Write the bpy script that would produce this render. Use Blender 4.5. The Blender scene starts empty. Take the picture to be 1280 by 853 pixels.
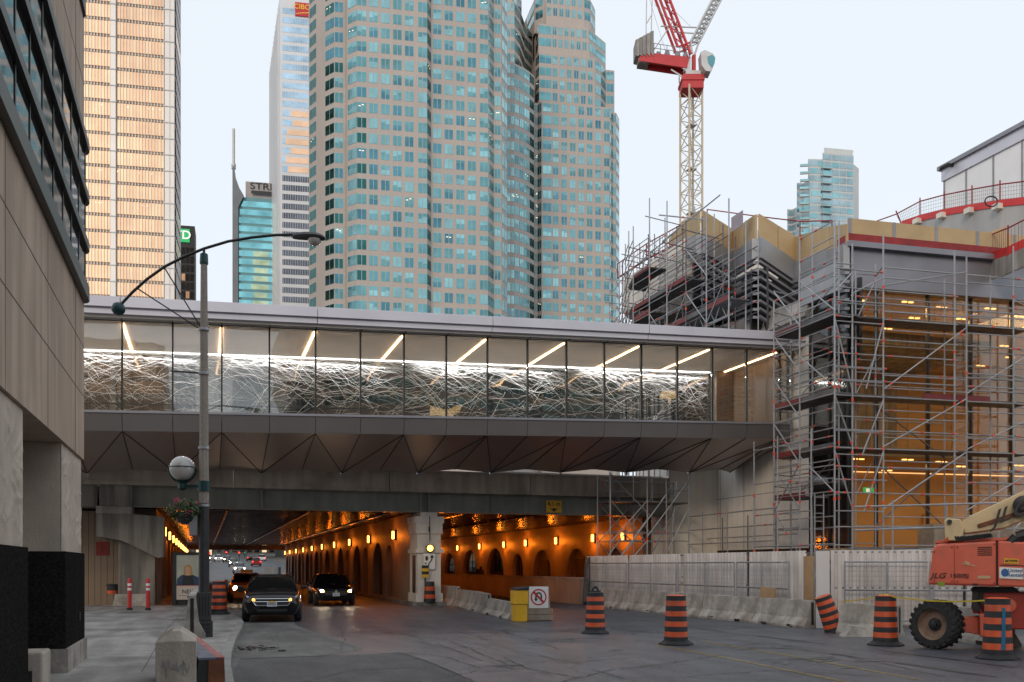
import bpy, bmesh, math, random
from mathutils import Vector, Matrix
R = math.radians
rng = random.Random(7)
sc = bpy.context.scene
COL = sc.collection

# ------------------------------------------------------------------ camera model (real metres)
F, VPX, HOR, CAMZ = 1180.0, 255.0, 708.0, 1.8
TH = math.atan((640 - VPX) / F)
SF, CF = math.sin(TH), math.cos(TH)
def ray(px, py=HOR):
    u, v = (px - 640) / F, (HOR - py) / F
    return SF + CF * u, CF - SF * u, v
def PT(px, py, t):
    a, b, c = ray(px, py); return Vector((a * t, b * t, CAMZ + c * t))
def PYY(px, py, Y):
    a, b, c = ray(px, py); t = Y / b; return Vector((a * t, Y, CAMZ + c * t))
def PXX(px, py, X):
    a, b, c = ray(px, py); t = X / a; return Vector((X, b * t, CAMZ + c * t))
def PZ(px, py, z=0.0):
    a, b, c = ray(px, py); t = (z - CAMZ) / c; return Vector((a * t, b * t, z))
cam = bpy.data.cameras.new('camera'); co = bpy.data.objects.new('camera', cam); COL.objects.link(co)
co.location = (0, 0, CAMZ); co.rotation_euler = (R(90), 0, -TH)
cam.sensor_width = 36; cam.lens = 36 * F / 1280; cam.shift_y = (HOR - 426.5) / 1280
cam.clip_end = 6000; cam.clip_start = 0.1
sc.camera = co

# ------------------------------------------------------------------ materials
def mat(name, col, rough=0.6, metal=0.0, var=0.12, scale=2.0, bump=0.0, bscale=None, spec=0.5, streak=0.0, coat=0.0, dirt=None):
    m = bpy.data.materials.new(name); m.use_nodes = True
    nt = m.node_tree; N = nt.nodes; L = nt.links
    b = N['Principled BSDF']
    b.inputs['Roughness'].default_value = rough; b.inputs['Metallic'].default_value = metal
    b.inputs['Specular IOR Level'].default_value = spec
    b.inputs['Coat Weight'].default_value = coat
    tc = N.new('ShaderNodeTexCoord')
    vec = tc.outputs['Object']
    def noise(s, d=5, stretch=None):
        n = N.new('ShaderNodeTexNoise'); n.inputs['Scale'].default_value = s; n.inputs['Detail'].default_value = d
        if stretch:
            mp = N.new('ShaderNodeMapping'); mp.inputs['Scale'].default_value = stretch
            L.new(vec, mp.inputs[0]); L.new(mp.outputs[0], n.inputs['Vector'])
        else: L.new(vec, n.inputs['Vector'])
        return n.outputs['Fac']
    cur = None
    if var > 0:
        r = N.new('ShaderNodeValToRGB')
        r.color_ramp.elements[0].position = 0.3; r.color_ramp.elements[1].position = 0.7
        r.color_ramp.elements[0].color = (*[c * (1 - var) for c in col], 1)
        r.color_ramp.elements[1].color = (*[min(1, c * (1 + var)) for c in col], 1)
        L.new(noise(scale), r.inputs[0]); cur = r.outputs[0]
    if streak > 0:
        mx = N.new('ShaderNodeMix'); mx.data_type = 'RGBA'; mx.blend_type = 'MULTIPLY'
        r2 = N.new('ShaderNodeValToRGB')
        r2.color_ramp.elements[0].position = 0.42; r2.color_ramp.elements[1].position = 0.6
        r2.color_ramp.elements[0].color = (1 - streak,) * 3 + (1,); r2.color_ramp.elements[1].color = (1, 1, 1, 1)
        L.new(noise(1.0, 6, (3.0, 3.0, 0.25)), r2.inputs[0])
        mx.inputs[0].default_value = 1.0
        if cur: L.new(cur, mx.inputs[6])
        else: mx.inputs[6].default_value = (*col, 1)
        L.new(r2.outputs[0], mx.inputs[7]); cur = mx.outputs[2]
    if dirt:
        mx = N.new('ShaderNodeMix'); mx.data_type = 'RGBA'
        r3 = N.new('ShaderNodeValToRGB'); r3.color_ramp.elements[0].position = 0.52; r3.color_ramp.elements[1].position = 0.68
        L.new(noise(dirt[1], 8), r3.inputs[0]); L.new(r3.outputs[0], mx.inputs[0])
        if cur: L.new(cur, mx.inputs[6])
        else: mx.inputs[6].default_value = (*col, 1)
        mx.inputs[7].default_value = (*dirt[0], 1); cur = mx.outputs[2]
    if cur: L.new(cur, b.inputs['Base Color'])
    else: b.inputs['Base Color'].default_value = (*col, 1)
    if bump > 0:
        bp = N.new('ShaderNodeBump'); bp.inputs['Strength'].default_value = bump; bp.inputs['Distance'].default_value = 0.05
        L.new(noise(bscale or scale * 8, 8), bp.inputs['Height']); L.new(bp.outputs[0], b.inputs['Normal'])
    return m
def emis(name, col, st):
    m = bpy.data.materials.new(name); m.use_nodes = True
    b = m.node_tree.nodes['Principled BSDF']
    b.inputs['Base Color'].default_value = (*[min(.8, c) for c in col], 1)
    b.inputs['Emission Color'].default_value = (*col, 1); b.inputs['Emission Strength'].default_value = st
    return m
def glass(name, tint=(1, 1, 1), k=1.0, base=0.0, rough=0.0, wav=0.0):
    m = bpy.data.materials.new(name); m.use_nodes = True
    nt = m.node_tree; N = nt.nodes; L = nt.links; N.clear()
    out = N.new('ShaderNodeOutputMaterial'); mix = N.new('ShaderNodeMixShader')
    tr = N.new('ShaderNodeBsdfTransparent'); tr.inputs[0].default_value = (*tint, 1)
    gl = N.new('ShaderNodeBsdfGlossy'); gl.inputs['Roughness'].default_value = rough
    fr = N.new('ShaderNodeFresnel'); fr.inputs[0].default_value = 1.5
    ma = N.new('ShaderNodeMath'); ma.operation = 'MULTIPLY_ADD'; ma.use_clamp = True
    ma.inputs[1].default_value = k; ma.inputs[2].default_value = base
    L.new(fr.outputs[0], ma.inputs[0]); L.new(ma.outputs[0], mix.inputs[0])
    if wav:
        tc = N.new('ShaderNodeTexCoord'); n = N.new('ShaderNodeTexNoise'); n.inputs['Scale'].default_value = 0.5
        bp = N.new('ShaderNodeBump'); bp.inputs['Strength'].default_value = wav; bp.inputs['Distance'].default_value = 0.1
        L.new(tc.outputs['Object'], n.inputs['Vector']); L.new(n.outputs[0], bp.inputs['Height']); L.new(bp.outputs[0], gl.inputs['Normal'])
    L.new(tr.outputs[0], mix.inputs[1]); L.new(gl.outputs[0], mix.inputs[2]); L.new(mix.outputs[0], out.inputs[0])
    return m
def tinted(name, col, rough=0.08, metal=1.0, wav=0.3, var=0.3, wscale=0.25):
    """mirror-like coated window glass: reflects sky and neighbours through its own tint"""
    m = mat(name, col, rough, metal, var, 0.15)
    nt = m.node_tree; N = nt.nodes; L = nt.links
    tc = N.new('ShaderNodeTexCoord'); n = N.new('ShaderNodeTexNoise'); n.inputs['Scale'].default_value = wscale
    bp = N.new('ShaderNodeBump'); bp.inputs['Strength'].default_value = wav; bp.inputs['Distance'].default_value = 0.3
    L.new(tc.outputs['Object'], n.inputs['Vector']); L.new(n.outputs[0], bp.inputs['Height']); L.new(bp.outputs[0], N['Principled BSDF'].inputs['Normal'])
    return m

M = {}
M['concrete'] = mat('concrete', (.33, .31, .29), .85, 0, .18, .8, .25, 14, streak=.35)
M['concrete_dark'] = mat('concrete_weathered', (.24, .225, .205), .85, 0, .22, .7, .25, 14, streak=.45)
M['concrete_pale'] = mat('concrete_pale', (.72, .68, .62), .8, 0, .1, .5, .15, 14, streak=.07)
M['parapet'] = mat('parapet_concrete', (.44, .385, .32), .85, 0, .2, .5, .25, 14, streak=.22, dirt=((.26, .22, .18), .6))
M['barrier'] = mat('barrier_concrete', (.40, .37, .33), .85, 0, .16, 1.6, .3, 18, streak=.25, dirt=((.24, .21, .18), 1.1))
M['limestone'] = mat('limestone', (.50, .385, .295), .8, 0, .14, .5, .15, 25, streak=.25, dirt=((.40, .305, .235), .25))
M['stone_joint'] = mat('stone_joint', (.13, .10, .08), .9, 0, 0)
M['relief'] = mat('limestone_relief', (.50, .425, .35), .8, 0, .16, 1.5, .15, 30)
M['granite'] = mat('polished_black_granite', (.022, .020, .020), .4, 0, .5, 30, 0, spec=0)
M['dark_metal'] = mat('dark_bronze_metal', (.03, .032, .034), .35, .3, .2, 3)
M['concrete_mid'] = mat('concrete_mid', (.40, .40, .40), .8, 0, .12, .5, .15, 14, streak=.08)
M['steel_green'] = mat('painted_steel_girder', (.24, .25, .225), .5, 0, .15, 1.0, .05, streak=.15)
M['ceil_steel'] = mat('sooty_deck_steel', (.05, .038, .03), .22, .5, .5, 2.0, .25, 5)
M['tunnel_wall'] = mat('tunnel_render', (.27, .21, .165), .55, 0, .25, .5, .2, 8, streak=.12)
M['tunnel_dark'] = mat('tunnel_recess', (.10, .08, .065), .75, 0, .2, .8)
M['asphalt'] = mat('asphalt', (.070, .076, .091), .42, 0, .25, 1.1, .5, 45, dirt=((.095, .098, .106), .28))
M['apron'] = mat('concrete_apron', (.125, .122, .115), .8, 0, .18, .6, .3, 30, dirt=((.10, .095, .09), .8))
M['sidewalk'] = mat('sidewalk_concrete', (.29, .275, .26), .8, 0, .15, .7, .2, 30, dirt=((.16, .145, .135), .5))
M['ground'] = mat('ground', (.12, .115, .105), .9, 0, .2, .2)
M['fascia'] = mat('fascia_aluminium', (.58, .58, .65), .42, .25, .05, .6)
M['soffit'] = mat('soffit_bronze_panel', (.40, .33, .31), .36, .45, .06, .5)
M['soffit_band'] = mat('band_panel', (.185, .175, .175), .42, .5, .06, .6)
M['seam'] = mat('seam_black', (.012, .012, .012), .6, 0, 0)
M['ceiling'] = mat('bridge_ceiling', (.78, .73, .68), .6, 0, .04, .5)
M['bridge_floor'] = mat('bridge_floor', (.5, .47, .44), .35, 0, .1, 1)
M['line'] = mat('white_film_line', (.85, .85, .86), .5, 0, 0)
M['end_wood'] = mat('end_wood', (.15, .10, .06), .5, 0, .1, .6)
M['led_warm'] = emis('led_warm', (1, .62, .32), 11)
M['led_white'] = emis('led_white', (1, .97, .93), 12)
M['sodium'] = emis('sodium_lens', (1, .42, .07), 7)
M['amber'] = emis('amber_lens', (1, .45, .05), 10)
M['glass_bridge'] = glass('bridge_glass', (.90, .91, .90), 2.6, .0, 0, .10)
M['glass_back'] = glass('bridge_back_glass', (.46, .44, .41), 1.5, .05, 0, .5)
M['glass_podium'] = glass('podium_glass', (.85, .82, .76), .35, .0)
M['tube'] = mat('galvanised_tube', (.34, .35, .37), .42, .5, .15, 2)
M['tube_dark'] = mat('weathered_tube', (.13, .13, .14), .5, .5, .15, 2)
M['clip'] = mat('red_coupler', (.65, .07, .03), .5, 0, .1)
M['deckplank'] = mat('steel_deck', (.10, .10, .105), .6, .3, .25, 2)
M['toeboard'] = mat('red_toeboard', (.15, .025, .025), .65, 0, .25, 2, .1)
M['gold_board'] = mat('ochre_sheathing', (.46, .335, .185), .75, 0, .10, .8, .08, 20)
M['tape'] = mat('grey_tape', (.27, .27, .29), .6, 0, .1)
M['redwrap'] = mat('red_membrane', (.24, .018, .018), .6, 0, .3, 2)
M['spandrel'] = mat('spandrel_steel', (.26, .26, .29), .45, .5, .1, .7)
M['wood'] = mat('tan_wood_panel', (.50, .335, .155), .55, 0, .10, .6)
M['plaster'] = mat('warm_plaster', (.52, .38, .22), .7, 0, .05, .6)
M['downlight'] = emis('downlight', (1, .55, .17), 3.2)
M['cove'] = emis('cove', (1, .58, .25), 1.6)
M['exit_green'] = emis('exit_green', (.02, .45, .15), .6)
M['hoarding'] = mat('white_corrugated_hoarding', (.66, .625, .61), .6, 0, .12, 1.5, streak=.2)
M['plywood'] = mat('plywood', (.36, .23, .12), .8, 0, .2, 1.5)
M['timber'] = mat('old_timber', (.27, .22, .17), .85, 0, .25, 3)
M['whiteboard'] = mat('white_board', (.62, .60, .60), .6, 0, .06, 1)
M['orange'] = mat('reflective_orange', (.60, .078, .012), .5, 0, .16, 4, dirt=((.30, .06, .025), 2.2))
M['blackrub'] = mat('black_rubber', (.022, .022, .024), .75, 0, .3, 5)
M['black'] = mat('black_plastic', (.02, .02, .022), .5, 0, .2, 3)
M['yellow'] = mat('yellow_plastic', (.75, .42, .02), .5, 0, .1, 3)
M['white'] = mat('white_paint', (.78, .78, .76), .5, 0, .05, 3)
M['red'] = mat('red_paint', (.55, .03, .03), .5, 0, .1, 3)
M['blue'] = mat('blue_paint', (.03, .12, .32), .5, 0, .1, 3)
M['teal_iron'] = mat('dark_teal_iron', (.012, .05, .055), .4, .2, .2, 4)
M['pole'] = mat('aggregate_pole', (.30, .26, .225), .8, 0, .5, 60, .2, 80)
M['pole_wrap'] = mat('dark_pole_wrap', (.03, .03, .033), .6, 0, .3, 6)
M['globe'] = mat('opal_globe', (.45, .43, .41), .15, 0, .05, 3, coat=.6)
M['carblack'] = mat('car_black', (.006, .006, .008), .16, 0, 0, spec=.35, coat=.35)
M['carglass'] = mat('car_glass', (.006, .007, .008), .04, 0, 0, spec=.45)
M['chrome'] = mat('chrome', (.7, .7, .72), .12, 1, 0)
M['carsilver'] = mat('car_silver', (.38, .39, .41), .25, .6, 0, coat=.8)
M['carblue'] = mat('car_blue', (.04, .06, .10), .2, .3, 0, coat=.8)
M['carred'] = mat('car_red', (.25, .02, .02), .2, .1, 0, coat=.8)
M['carwhite'] = mat('car_white', (.65, .65, .65), .3, 0, 0, coat=.8)
M['carorange'] = mat('car_orange', (.55, .16, .02), .3, 0, 0, coat=.8)
M['cargreen'] = mat('car_green', (.25, .35, .05), .3, 0, 0, coat=.8)
M['headlamp'] = emis('headlamp_on', (1, .80, .55), 260)
M['headlamp_far'] = emis('headlamp_far', (1, .80, .55), 30)
M['parklamp'] = emis('turn_lamp_on', (1, .33, .04), 8)
M['tail'] = emis('tail_lamp', (1, .03, .02), 6)
M['lens'] = mat('lamp_lens', (.62, .62, .64), .25, .1, 0)
M['jib_red'] = mat('crane_red', (.50, .035, .04), .5, 0, .1, 1)
M['crane_cream'] = mat('crane_cream', (.55, .46, .34), .55, 0, .1, 1)
M['crane_grey'] = mat('crane_grey', (.52, .52, .52), .5, .2, .1, 1)
M['lift_red'] = mat('lift_orange_red', (.66, .135, .08), .45, 0, .14, 1.5, .03, dirt=((.45, .12, .08), 1.5))
M['lift_dark'] = mat('lift_dark_red', (.30, .03, .02), .5, 0, .2, 2)
M['lift_cream'] = mat('lift_cream', (.62, .48, .28), .5, 0, .12, 1.5, dirt=((.42, .33, .2), 2))
M['tyre'] = mat('tyre', (.028, .027, .027), .8, 0, .3, 6, .3, 30)
M['rim'] = mat('rusty_rim', (.30, .20, .14), .6, .3, .3, 6)
M['leaf'] = mat('basket_leaf', (.05, .10, .025), .6, 0, .4, 9)
M['flower'] = mat('pink_flower', (.55, .05, .16), .6, 0, .3, 9)
M['skin'] = mat('skin', (.55, .32, .24), .5, 0, .05)
M['cloth'] = mat('dark_cloth', (.015, .015, .018), .9, 0, .2, 4)

def grit(m, s1=16, a=.35, crack=0.0, cs=.35):
    """fine aggregate speckle and (optionally) a net of fine cracks multiplied into a ground material"""
    nt = m.node_tree; N = nt.nodes; L = nt.links; b = N['Principled BSDF']
    src = b.inputs['Base Color'].links[0].from_socket; tc = N.new('ShaderNodeTexCoord')
    n = N.new('ShaderNodeTexNoise'); n.inputs['Scale'].default_value = s1; n.inputs['Detail'].default_value = 3; L.new(tc.outputs['Object'], n.inputs['Vector'])
    r = N.new('ShaderNodeMapRange'); r.inputs[1].default_value = .3; r.inputs[2].default_value = .7; r.inputs[3].default_value = 1 - a; r.inputs[4].default_value = 1 + a; L.new(n.outputs['Fac'], r.inputs[0])
    n2 = N.new('ShaderNodeTexNoise'); n2.inputs['Scale'].default_value = 2.2; n2.inputs['Detail'].default_value = 6
    mp = N.new('ShaderNodeMapping'); mp.inputs['Scale'].default_value = (1, .22, 1); L.new(tc.outputs['Object'], mp.inputs[0]); L.new(mp.outputs[0], n2.inputs['Vector'])
    r2 = N.new('ShaderNodeMapRange'); r2.inputs[1].default_value = .35; r2.inputs[2].default_value = .68; r2.inputs[3].default_value = .78; r2.inputs[4].default_value = 1.28; L.new(n2.outputs['Fac'], r2.inputs[0])
    mu = N.new('ShaderNodeMath'); mu.operation = 'MULTIPLY'; L.new(r.outputs[0], mu.inputs[0]); L.new(r2.outputs[0], mu.inputs[1]); fac = mu.outputs[0]
    if crack:
        v = N.new('ShaderNodeTexVoronoi'); v.feature = 'DISTANCE_TO_EDGE'; v.inputs['Scale'].default_value = cs
        n3 = N.new('ShaderNodeTexNoise'); n3.inputs['Scale'].default_value = 1.3; n3.inputs['Detail'].default_value = 6; L.new(tc.outputs['Object'], n3.inputs['Vector'])
        va = N.new('ShaderNodeVectorMath'); va.operation = 'MULTIPLY_ADD'; va.inputs[1].default_value = (.9, .9, 0); L.new(n3.outputs['Color'], va.inputs[0]); L.new(tc.outputs['Object'], va.inputs[2]); L.new(va.outputs[0], v.inputs['Vector'])
        r3 = N.new('ShaderNodeMapRange'); r3.inputs[1].default_value = 0; r3.inputs[2].default_value = .012; r3.inputs[3].default_value = 1 - crack; r3.inputs[4].default_value = 1; L.new(v.outputs['Distance'], r3.inputs[0])
        m2 = N.new('ShaderNodeMath'); m2.operation = 'MULTIPLY'; L.new(fac, m2.inputs[0]); L.new(r3.outputs[0], m2.inputs[1]); fac = m2.outputs[0]
    mx = N.new('ShaderNodeVectorMath'); mx.operation = 'SCALE'; L.new(src, mx.inputs[0]); L.new(fac, mx.inputs['Scale']); L.new(mx.outputs[0], b.inputs['Base Color'])
grit(M['asphalt'], 14, .35, .6, .30); grit(M['apron'], 16, .22, .5, .45); grit(M['sidewalk'], 18, .14); grit(M['barrier'], 9, .14)
# ------------------------------------------------------------------ mesh builder
class MB:
    def __init__(s): s.v = []; s.f = []; s.m = []
    def face(s, pts, mi=0):
        n = len(s.v); s.v += [tuple(p) for p in pts]; s.f.append(tuple(range(n, n + len(pts)))); s.m.append(mi)
    def box(s, x0, x1, y0, y1, z0, z1, mi=0, X=None):
        n = len(s.v)
        P = [(x0, y0, z0), (x1, y0, z0), (x1, y1, z0), (x0, y1, z0), (x0, y0, z1), (x1, y0, z1), (x1, y1, z1), (x0, y1, z1)]
        if X is not None: P = [tuple(X @ Vector(p)) for p in P]
        s.v += P
        for q in ((0, 3, 2, 1), (4, 5, 6, 7), (0, 1, 5, 4), (1, 2, 6, 5), (2, 3, 7, 6), (3, 0, 4, 7)):
            s.f.append(tuple(n + i for i in q)); s.m.append(mi)
    def hexa(s, P, mi=0):
        n = len(s.v); s.v += [tuple(p) for p in P]
        for q in ((0, 3, 2, 1), (4, 5, 6, 7), (0, 1, 5, 4), (1, 2, 6, 5), (2, 3, 7, 6), (3, 0, 4, 7)):
            s.f.append(tuple(n + i for i in q)); s.m.append(mi)
    def prism(s, poly, z0, z1, mi=0):
        a = 0
        for i in range(len(poly)):
            x0, y0 = poly[i][:2]; x1, y1 = poly[(i + 1) % len(poly)][:2]; a += x0 * y1 - x1 * y0
        if a < 0: poly = poly[::-1]
        n = len(s.v); k = len(poly)
        s.v += [(p[0], p[1], z0) for p in poly] + [(p[0], p[1], z1) for p in poly]
        s.f.append(tuple(range(n + k - 1, n - 1, -1))); s.f.append(tuple(range(n + k, n + 2 * k))); s.m += [mi, mi]
        for i in range(k):
            j = (i + 1) % k; s.f.append((n + i, n + j, n + k + j, n + k + i)); s.m.append(mi)
    def extrude(s, poly3, d, mi=0):
        """a flat 3D polygon given depth by the vector d"""
        n = len(s.v); k = len(poly3); d = Vector(d)
        s.v += [tuple(p) for p in poly3] + [tuple(Vector(p) + d) for p in poly3]
        s.f.append(tuple(range(n, n + k))); s.f.append(tuple(range(n + 2 * k - 1, n + k - 1, -1))); s.m += [mi, mi]
        for i in range(k):
            j = (i + 1) % k; s.f.append((n + j, n + i, n + k + i, n + k + j)); s.m.append(mi)
    def tube(s, p, q, r, n=6, mi=0, r2=None):
        p, q = Vector(p), Vector(q); d = q - p
        if d.length < 1e-6: return
        d.normalize(); a = d.orthogonal().normalized(); b = d.cross(a); k = len(s.v); r2 = r if r2 is None else r2
        for c, rr in ((p, r), (q, r2)):
            for i in range(n):
                t = 2 * math.pi * i / n; s.v.append(tuple(c + (a * math.cos(t) + b * math.sin(t)) * rr))
        for i in range(n):
            j = (i + 1) % n; s.f.append((k + i, k + j, k + n + j, k + n + i)); s.m.append(mi)
        s.f.append(tuple(range(k + n - 1, k - 1, -1))); s.f.append(tuple(range(k + n, k + 2 * n))); s.m += [mi, mi]
    def path(s, pts, r, n=6, mi=0):
        for a, b in zip(pts, pts[1:]): s.tube(a, b, r, n, mi)
    def lathe(s, prof, n=20, mi=None, X=None, cap=True):
        k = len(s.v)
        for (r, z) in prof:
            for i in range(n):
                t = 2 * math.pi * i / n; p = (r * math.cos(t), r * math.sin(t), z)
                s.v.append(tuple(X @ Vector(p)) if X is not None else p)
        for a in range(len(prof) - 1):
            for i in range(n):
                j = (i + 1) % n; s.f.append((k + a * n + i, k + a * n + j, k + (a + 1) * n + j, k + (a + 1) * n + i)); s.m.append(mi[a] if mi else 0)
        if cap:
            e = (len(prof) - 1) * n
            s.f.append(tuple(range(k + n - 1, k - 1, -1))); s.m.append(mi[0] if mi else 0)
            s.f.append(tuple(k + e + i for i in range(n))); s.m.append(mi[-1] if mi else 0)
    def loft(s, rings, mi=0, cap=True):
        k = len(s.v); n = len(rings[0])
        for r in rings: s.v += [tuple(p) for p in r]
        for a in range(len(rings) - 1):
            for i in range(n):
                j = (i + 1) % n; s.f.append((k + a * n + i, k + a * n + j, k + (a + 1) * n + j, k + (a + 1) * n + i)); s.m.append(mi)
        if cap:
            s.f.append(tuple(range(k + n - 1, k - 1, -1))); s.f.append(tuple(k + (len(rings) - 1) * n + i for i in range(n))); s.m += [mi, mi]
    def build(s, name, mats, parent=None, smooth=False, bevel=0, local=False, label=None, fix=False):
        if not isinstance(mats, (list, tuple)): mats = [mats]
        me = bpy.data.meshes.new(name)
        off = Vector((0, 0, 0)) if (local or parent is None) else root_loc(parent)
        me.from_pydata([(x - off.x, y - off.y, z - off.z) for x, y, z in s.v], [], s.f)
        for m in mats: me.materials.append(M[m] if isinstance(m, str) else m)
        for p, mi in zip(me.polygons, s.m): p.material_index = min(mi, len(mats) - 1)
        if fix:
            bm = bmesh.new(); bm.from_mesh(me); bmesh.ops.recalc_face_normals(bm, faces=bm.faces); bm.to_mesh(me); bm.free()
        if smooth:
            for p in me.polygons: p.use_smooth = True
        me.update()
        o = bpy.data.objects.new(name, me); COL.objects.link(o)
        if parent is not None: o.parent = parent
        if bevel:
            b = o.modifiers.new('bevel', 'BEVEL'); b.width = bevel; b.segments = 2; b.limit_method = 'ANGLE'
        if smooth:
            try:
                e = o.modifiers.new('split', 'EDGE_SPLIT'); e.split_angle = R(40)
            except Exception: pass
        if label: o['label'] = label
        return o
def root_loc(o):
    v = Vector((0, 0, 0))
    while o is not None: v += o.location; o = o.parent
    return v
def tag(o, label=None, cat=None, group=None, kind=None):
    if label: o['label'] = label
    if cat: o['category'] = cat
    if group: o['group'] = group
    if kind: o['kind'] = kind
    return o
def thing(name, label, cat, loc=(0, 0, 0), rz=0, group=None):
    o = bpy.data.objects.new(name, None); COL.objects.link(o); o.empty_display_size = .3
    o.location = loc; o.rotation_euler = (0, 0, rz)
    return tag(o, label, cat, group)
KIDS = {}
def copy_tree(o, parent=None):
    c = o.copy(); COL.objects.link(c); c.parent = parent
    for ch in [k for k in o.children]: copy_tree(ch, c)
    return c
def dup(o, loc, rz, label, group=None, rx=0, ry=0):
    c = copy_tree(o); c.location = loc; c.rotation_euler = (rx, ry, rz); c['label'] = label
    if group: c['group'] = group
    return c
def struct(name, mb, m, **k):
    o = mb.build(name, m, **k); o['kind'] = 'structure'; return o
def text(body, size, loc, X, mname, parent, name='lettering', extrude=.004, align='CENTER', shear=0, sx=1):
    """flat lettering; X = (right, up, normal) world axes; loc in world"""
    cu = bpy.data.curves.new(name, 'FONT'); cu.body = body; cu.size = size; cu.extrude = extrude; cu.align_x = align; cu.align_y = 'CENTER'; cu.shear = shear; cu.offset = size * .012
    cu.materials.append(M[mname])
    o = bpy.data.objects.new(name, cu); COL.objects.link(o)
    r, u, n = [Vector(a).normalized() for a in X]
    mt = Matrix((r, u, n)).transposed().to_4x4()
    off = root_loc(parent) if parent else Vector((0, 0, 0))
    mt.translation = Vector(loc) - off
    mt = mt @ Matrix.Diagonal((sx, 1, 1, 1))
    bpy.context.view_layer.update()
    me = bpy.data.meshes.new_from_object(o.evaluated_get(bpy.context.evaluated_depsgraph_get()))
    me.transform(mt); bpy.data.objects.remove(o)
    if not me.materials: me.materials.append(M[mname])
    o = bpy.data.objects.new(name, me); COL.objects.link(o)
    if parent: o.parent = parent
    return o
def lamp(parent, loc, col, W, size=.12, kind='POINT', rot=None, sx=None, sy=None, name='lamp_light'):
    l = bpy.data.lights.new(name, kind); l.energy = W; l.color = col
    if kind == 'AREA':
        l.shape = 'RECTANGLE'; l.size = sx; l.size_y = sy
    else: l.shadow_soft_size = size
    o = bpy.data.objects.new(name, l); COL.objects.link(o); o.parent = parent
    o.location = Vector(loc) - root_loc(parent)
    if rot: o.rotation_euler = rot
    return o
# ------------------------------------------------------------------ world and sun
w = bpy.data.worlds.new('World'); sc.world = w; w.use_nodes = True
nt = w.node_tree; bg = nt.nodes['Background']
sky = nt.nodes.new('ShaderNodeTexSky'); sky.sky_type = 'NISHITA'; sky.sun_disc = False
SUN_EL, SUN_AZ = 22.0, 217.0          # degrees; azimuth clockwise from +Y (street direction)
sky.sun_elevation = R(SUN_EL); sky.sun_rotation = R(SUN_AZ); sky.air_density = 1.0; sky.dust_density = 3.0; sky.ozone_density = 1.0
hs = nt.nodes.new('ShaderNodeMix'); hs.data_type = 'RGBA'; hs.inputs[0].default_value = 0.90
hs.inputs[7].default_value = (8.5, 9.1, 9.75, 1)      # bright even twilight veil of thin high cloud
nt.links.new(sky.outputs[0], hs.inputs[6]); nt.links.new(hs.outputs[2], bg.inputs[0]); bg.inputs[1].default_value = 0.1
sl = bpy.data.lights.new('sun', 'SUN'); sl.energy = 0.95; sl.angle = R(15); sl.color = (1, .80, .60); sl.specular_factor = .15
so = bpy.data.objects.new('sun', sl); COL.objects.link(so)
a = R(SUN_AZ); e = R(SUN_EL)
sdir = Vector((math.sin(a) * math.cos(e), math.cos(a) * math.cos(e), math.sin(e)))
so.rotation_euler = sdir.to_track_quat('Z', 'Y').to_euler()
sc.view_settings.view_transform = 'Standard'; sc.view_settings.look = 'None'; sc.view_settings.exposure = 0.12; sc.view_settings.gamma = 1
sc.cycles.max_bounces = 8; sc.cycles.diffuse_bounces = 3; sc.cycles.glossy_bounces = 4; sc.cycles.transparent_max_bounces = 16
sc.cycles.use_denoising = True; sc.cycles.sample_clamp_indirect = 6
sc.cycles.caustics_reflective = False; sc.cycles.caustics_refractive = False

# ------------------------------------------------------------------ ground, road, pavement
def gz(Y):
    return 0.0 if Y < 118 else min((Y - 118) * .0245, 7.2)
YS = [-60, 20, 60, 118, 125, 150, 200, 260, 330, 412, 900, 4000]
mb = MB()
for a_, b_ in zip(YS, YS[1:]):
    mb.face([(-3000, a_, gz(a_) - .01), (3000, a_, gz(a_) - .01), (3000, b_, gz(b_) - .01), (-3000, b_, gz(b_) - .01)])
struct('ground', mb, 'ground')
mb = MB()
mb.face([(-.2, -40, 0), (30, -40, 0), (30, 43, 0), (-.2, 43, 0)])
for a_, b_ in ((43, 118), (118, 125), (125, 200), (200, 412)):
    mb.face([(-.2, a_, gz(a_)), (17.2, a_, gz(a_)), (17.2, b_, gz(b_)), (-.2, b_, gz(b_))])
struct('road', mb, 'asphalt')
kerb = [Vector((.42, -40, .12)), PZ(291, 853, .12), PZ(287, 832, .12), PZ(288, 815, .12), PZ(294, 797, .12), PZ(301, 785, .12), PZ(304, 778, .12),
        PZ(300, 772, .12), PZ(286, 767, .12), PZ(272, 763, .12)]
kerb.append(Vector((kerb[-1].x, 47, .12))); kerb.append(Vector((kerb[-1].x, 118, .12)))
mb = MB(); mb.prism([(-40, -40)] + [(p.x, p.y) for p in kerb] + [(-40, 118)], -.2, .12)
struct('sidewalk', mb, 'sidewalk')
mb = MB()
for p, q in zip(kerb, kerb[1:]):
    d = (q - p).normalized(); n_ = Vector((-d.y, d.x, 0)) * .16; f_ = Vector((d.y, -d.x, 0)) * .02
    mb.hexa([p + f_ - Vector((0, 0, .3)), q + f_ - Vector((0, 0, .3)), q + n_ - Vector((0, 0, .3)), p + n_ - Vector((0, 0, .3)),
             p + f_ + Vector((0, 0, .004)), q + f_ + Vector((0, 0, .004)), q + n_ + Vector((0, 0, .005)), p + n_ + Vector((0, 0, .005))])
struct('kerb', mb, mat('kerb_concrete', (.26, .25, .235), .8, 0, .2, 1.5, .2, 20))
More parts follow.
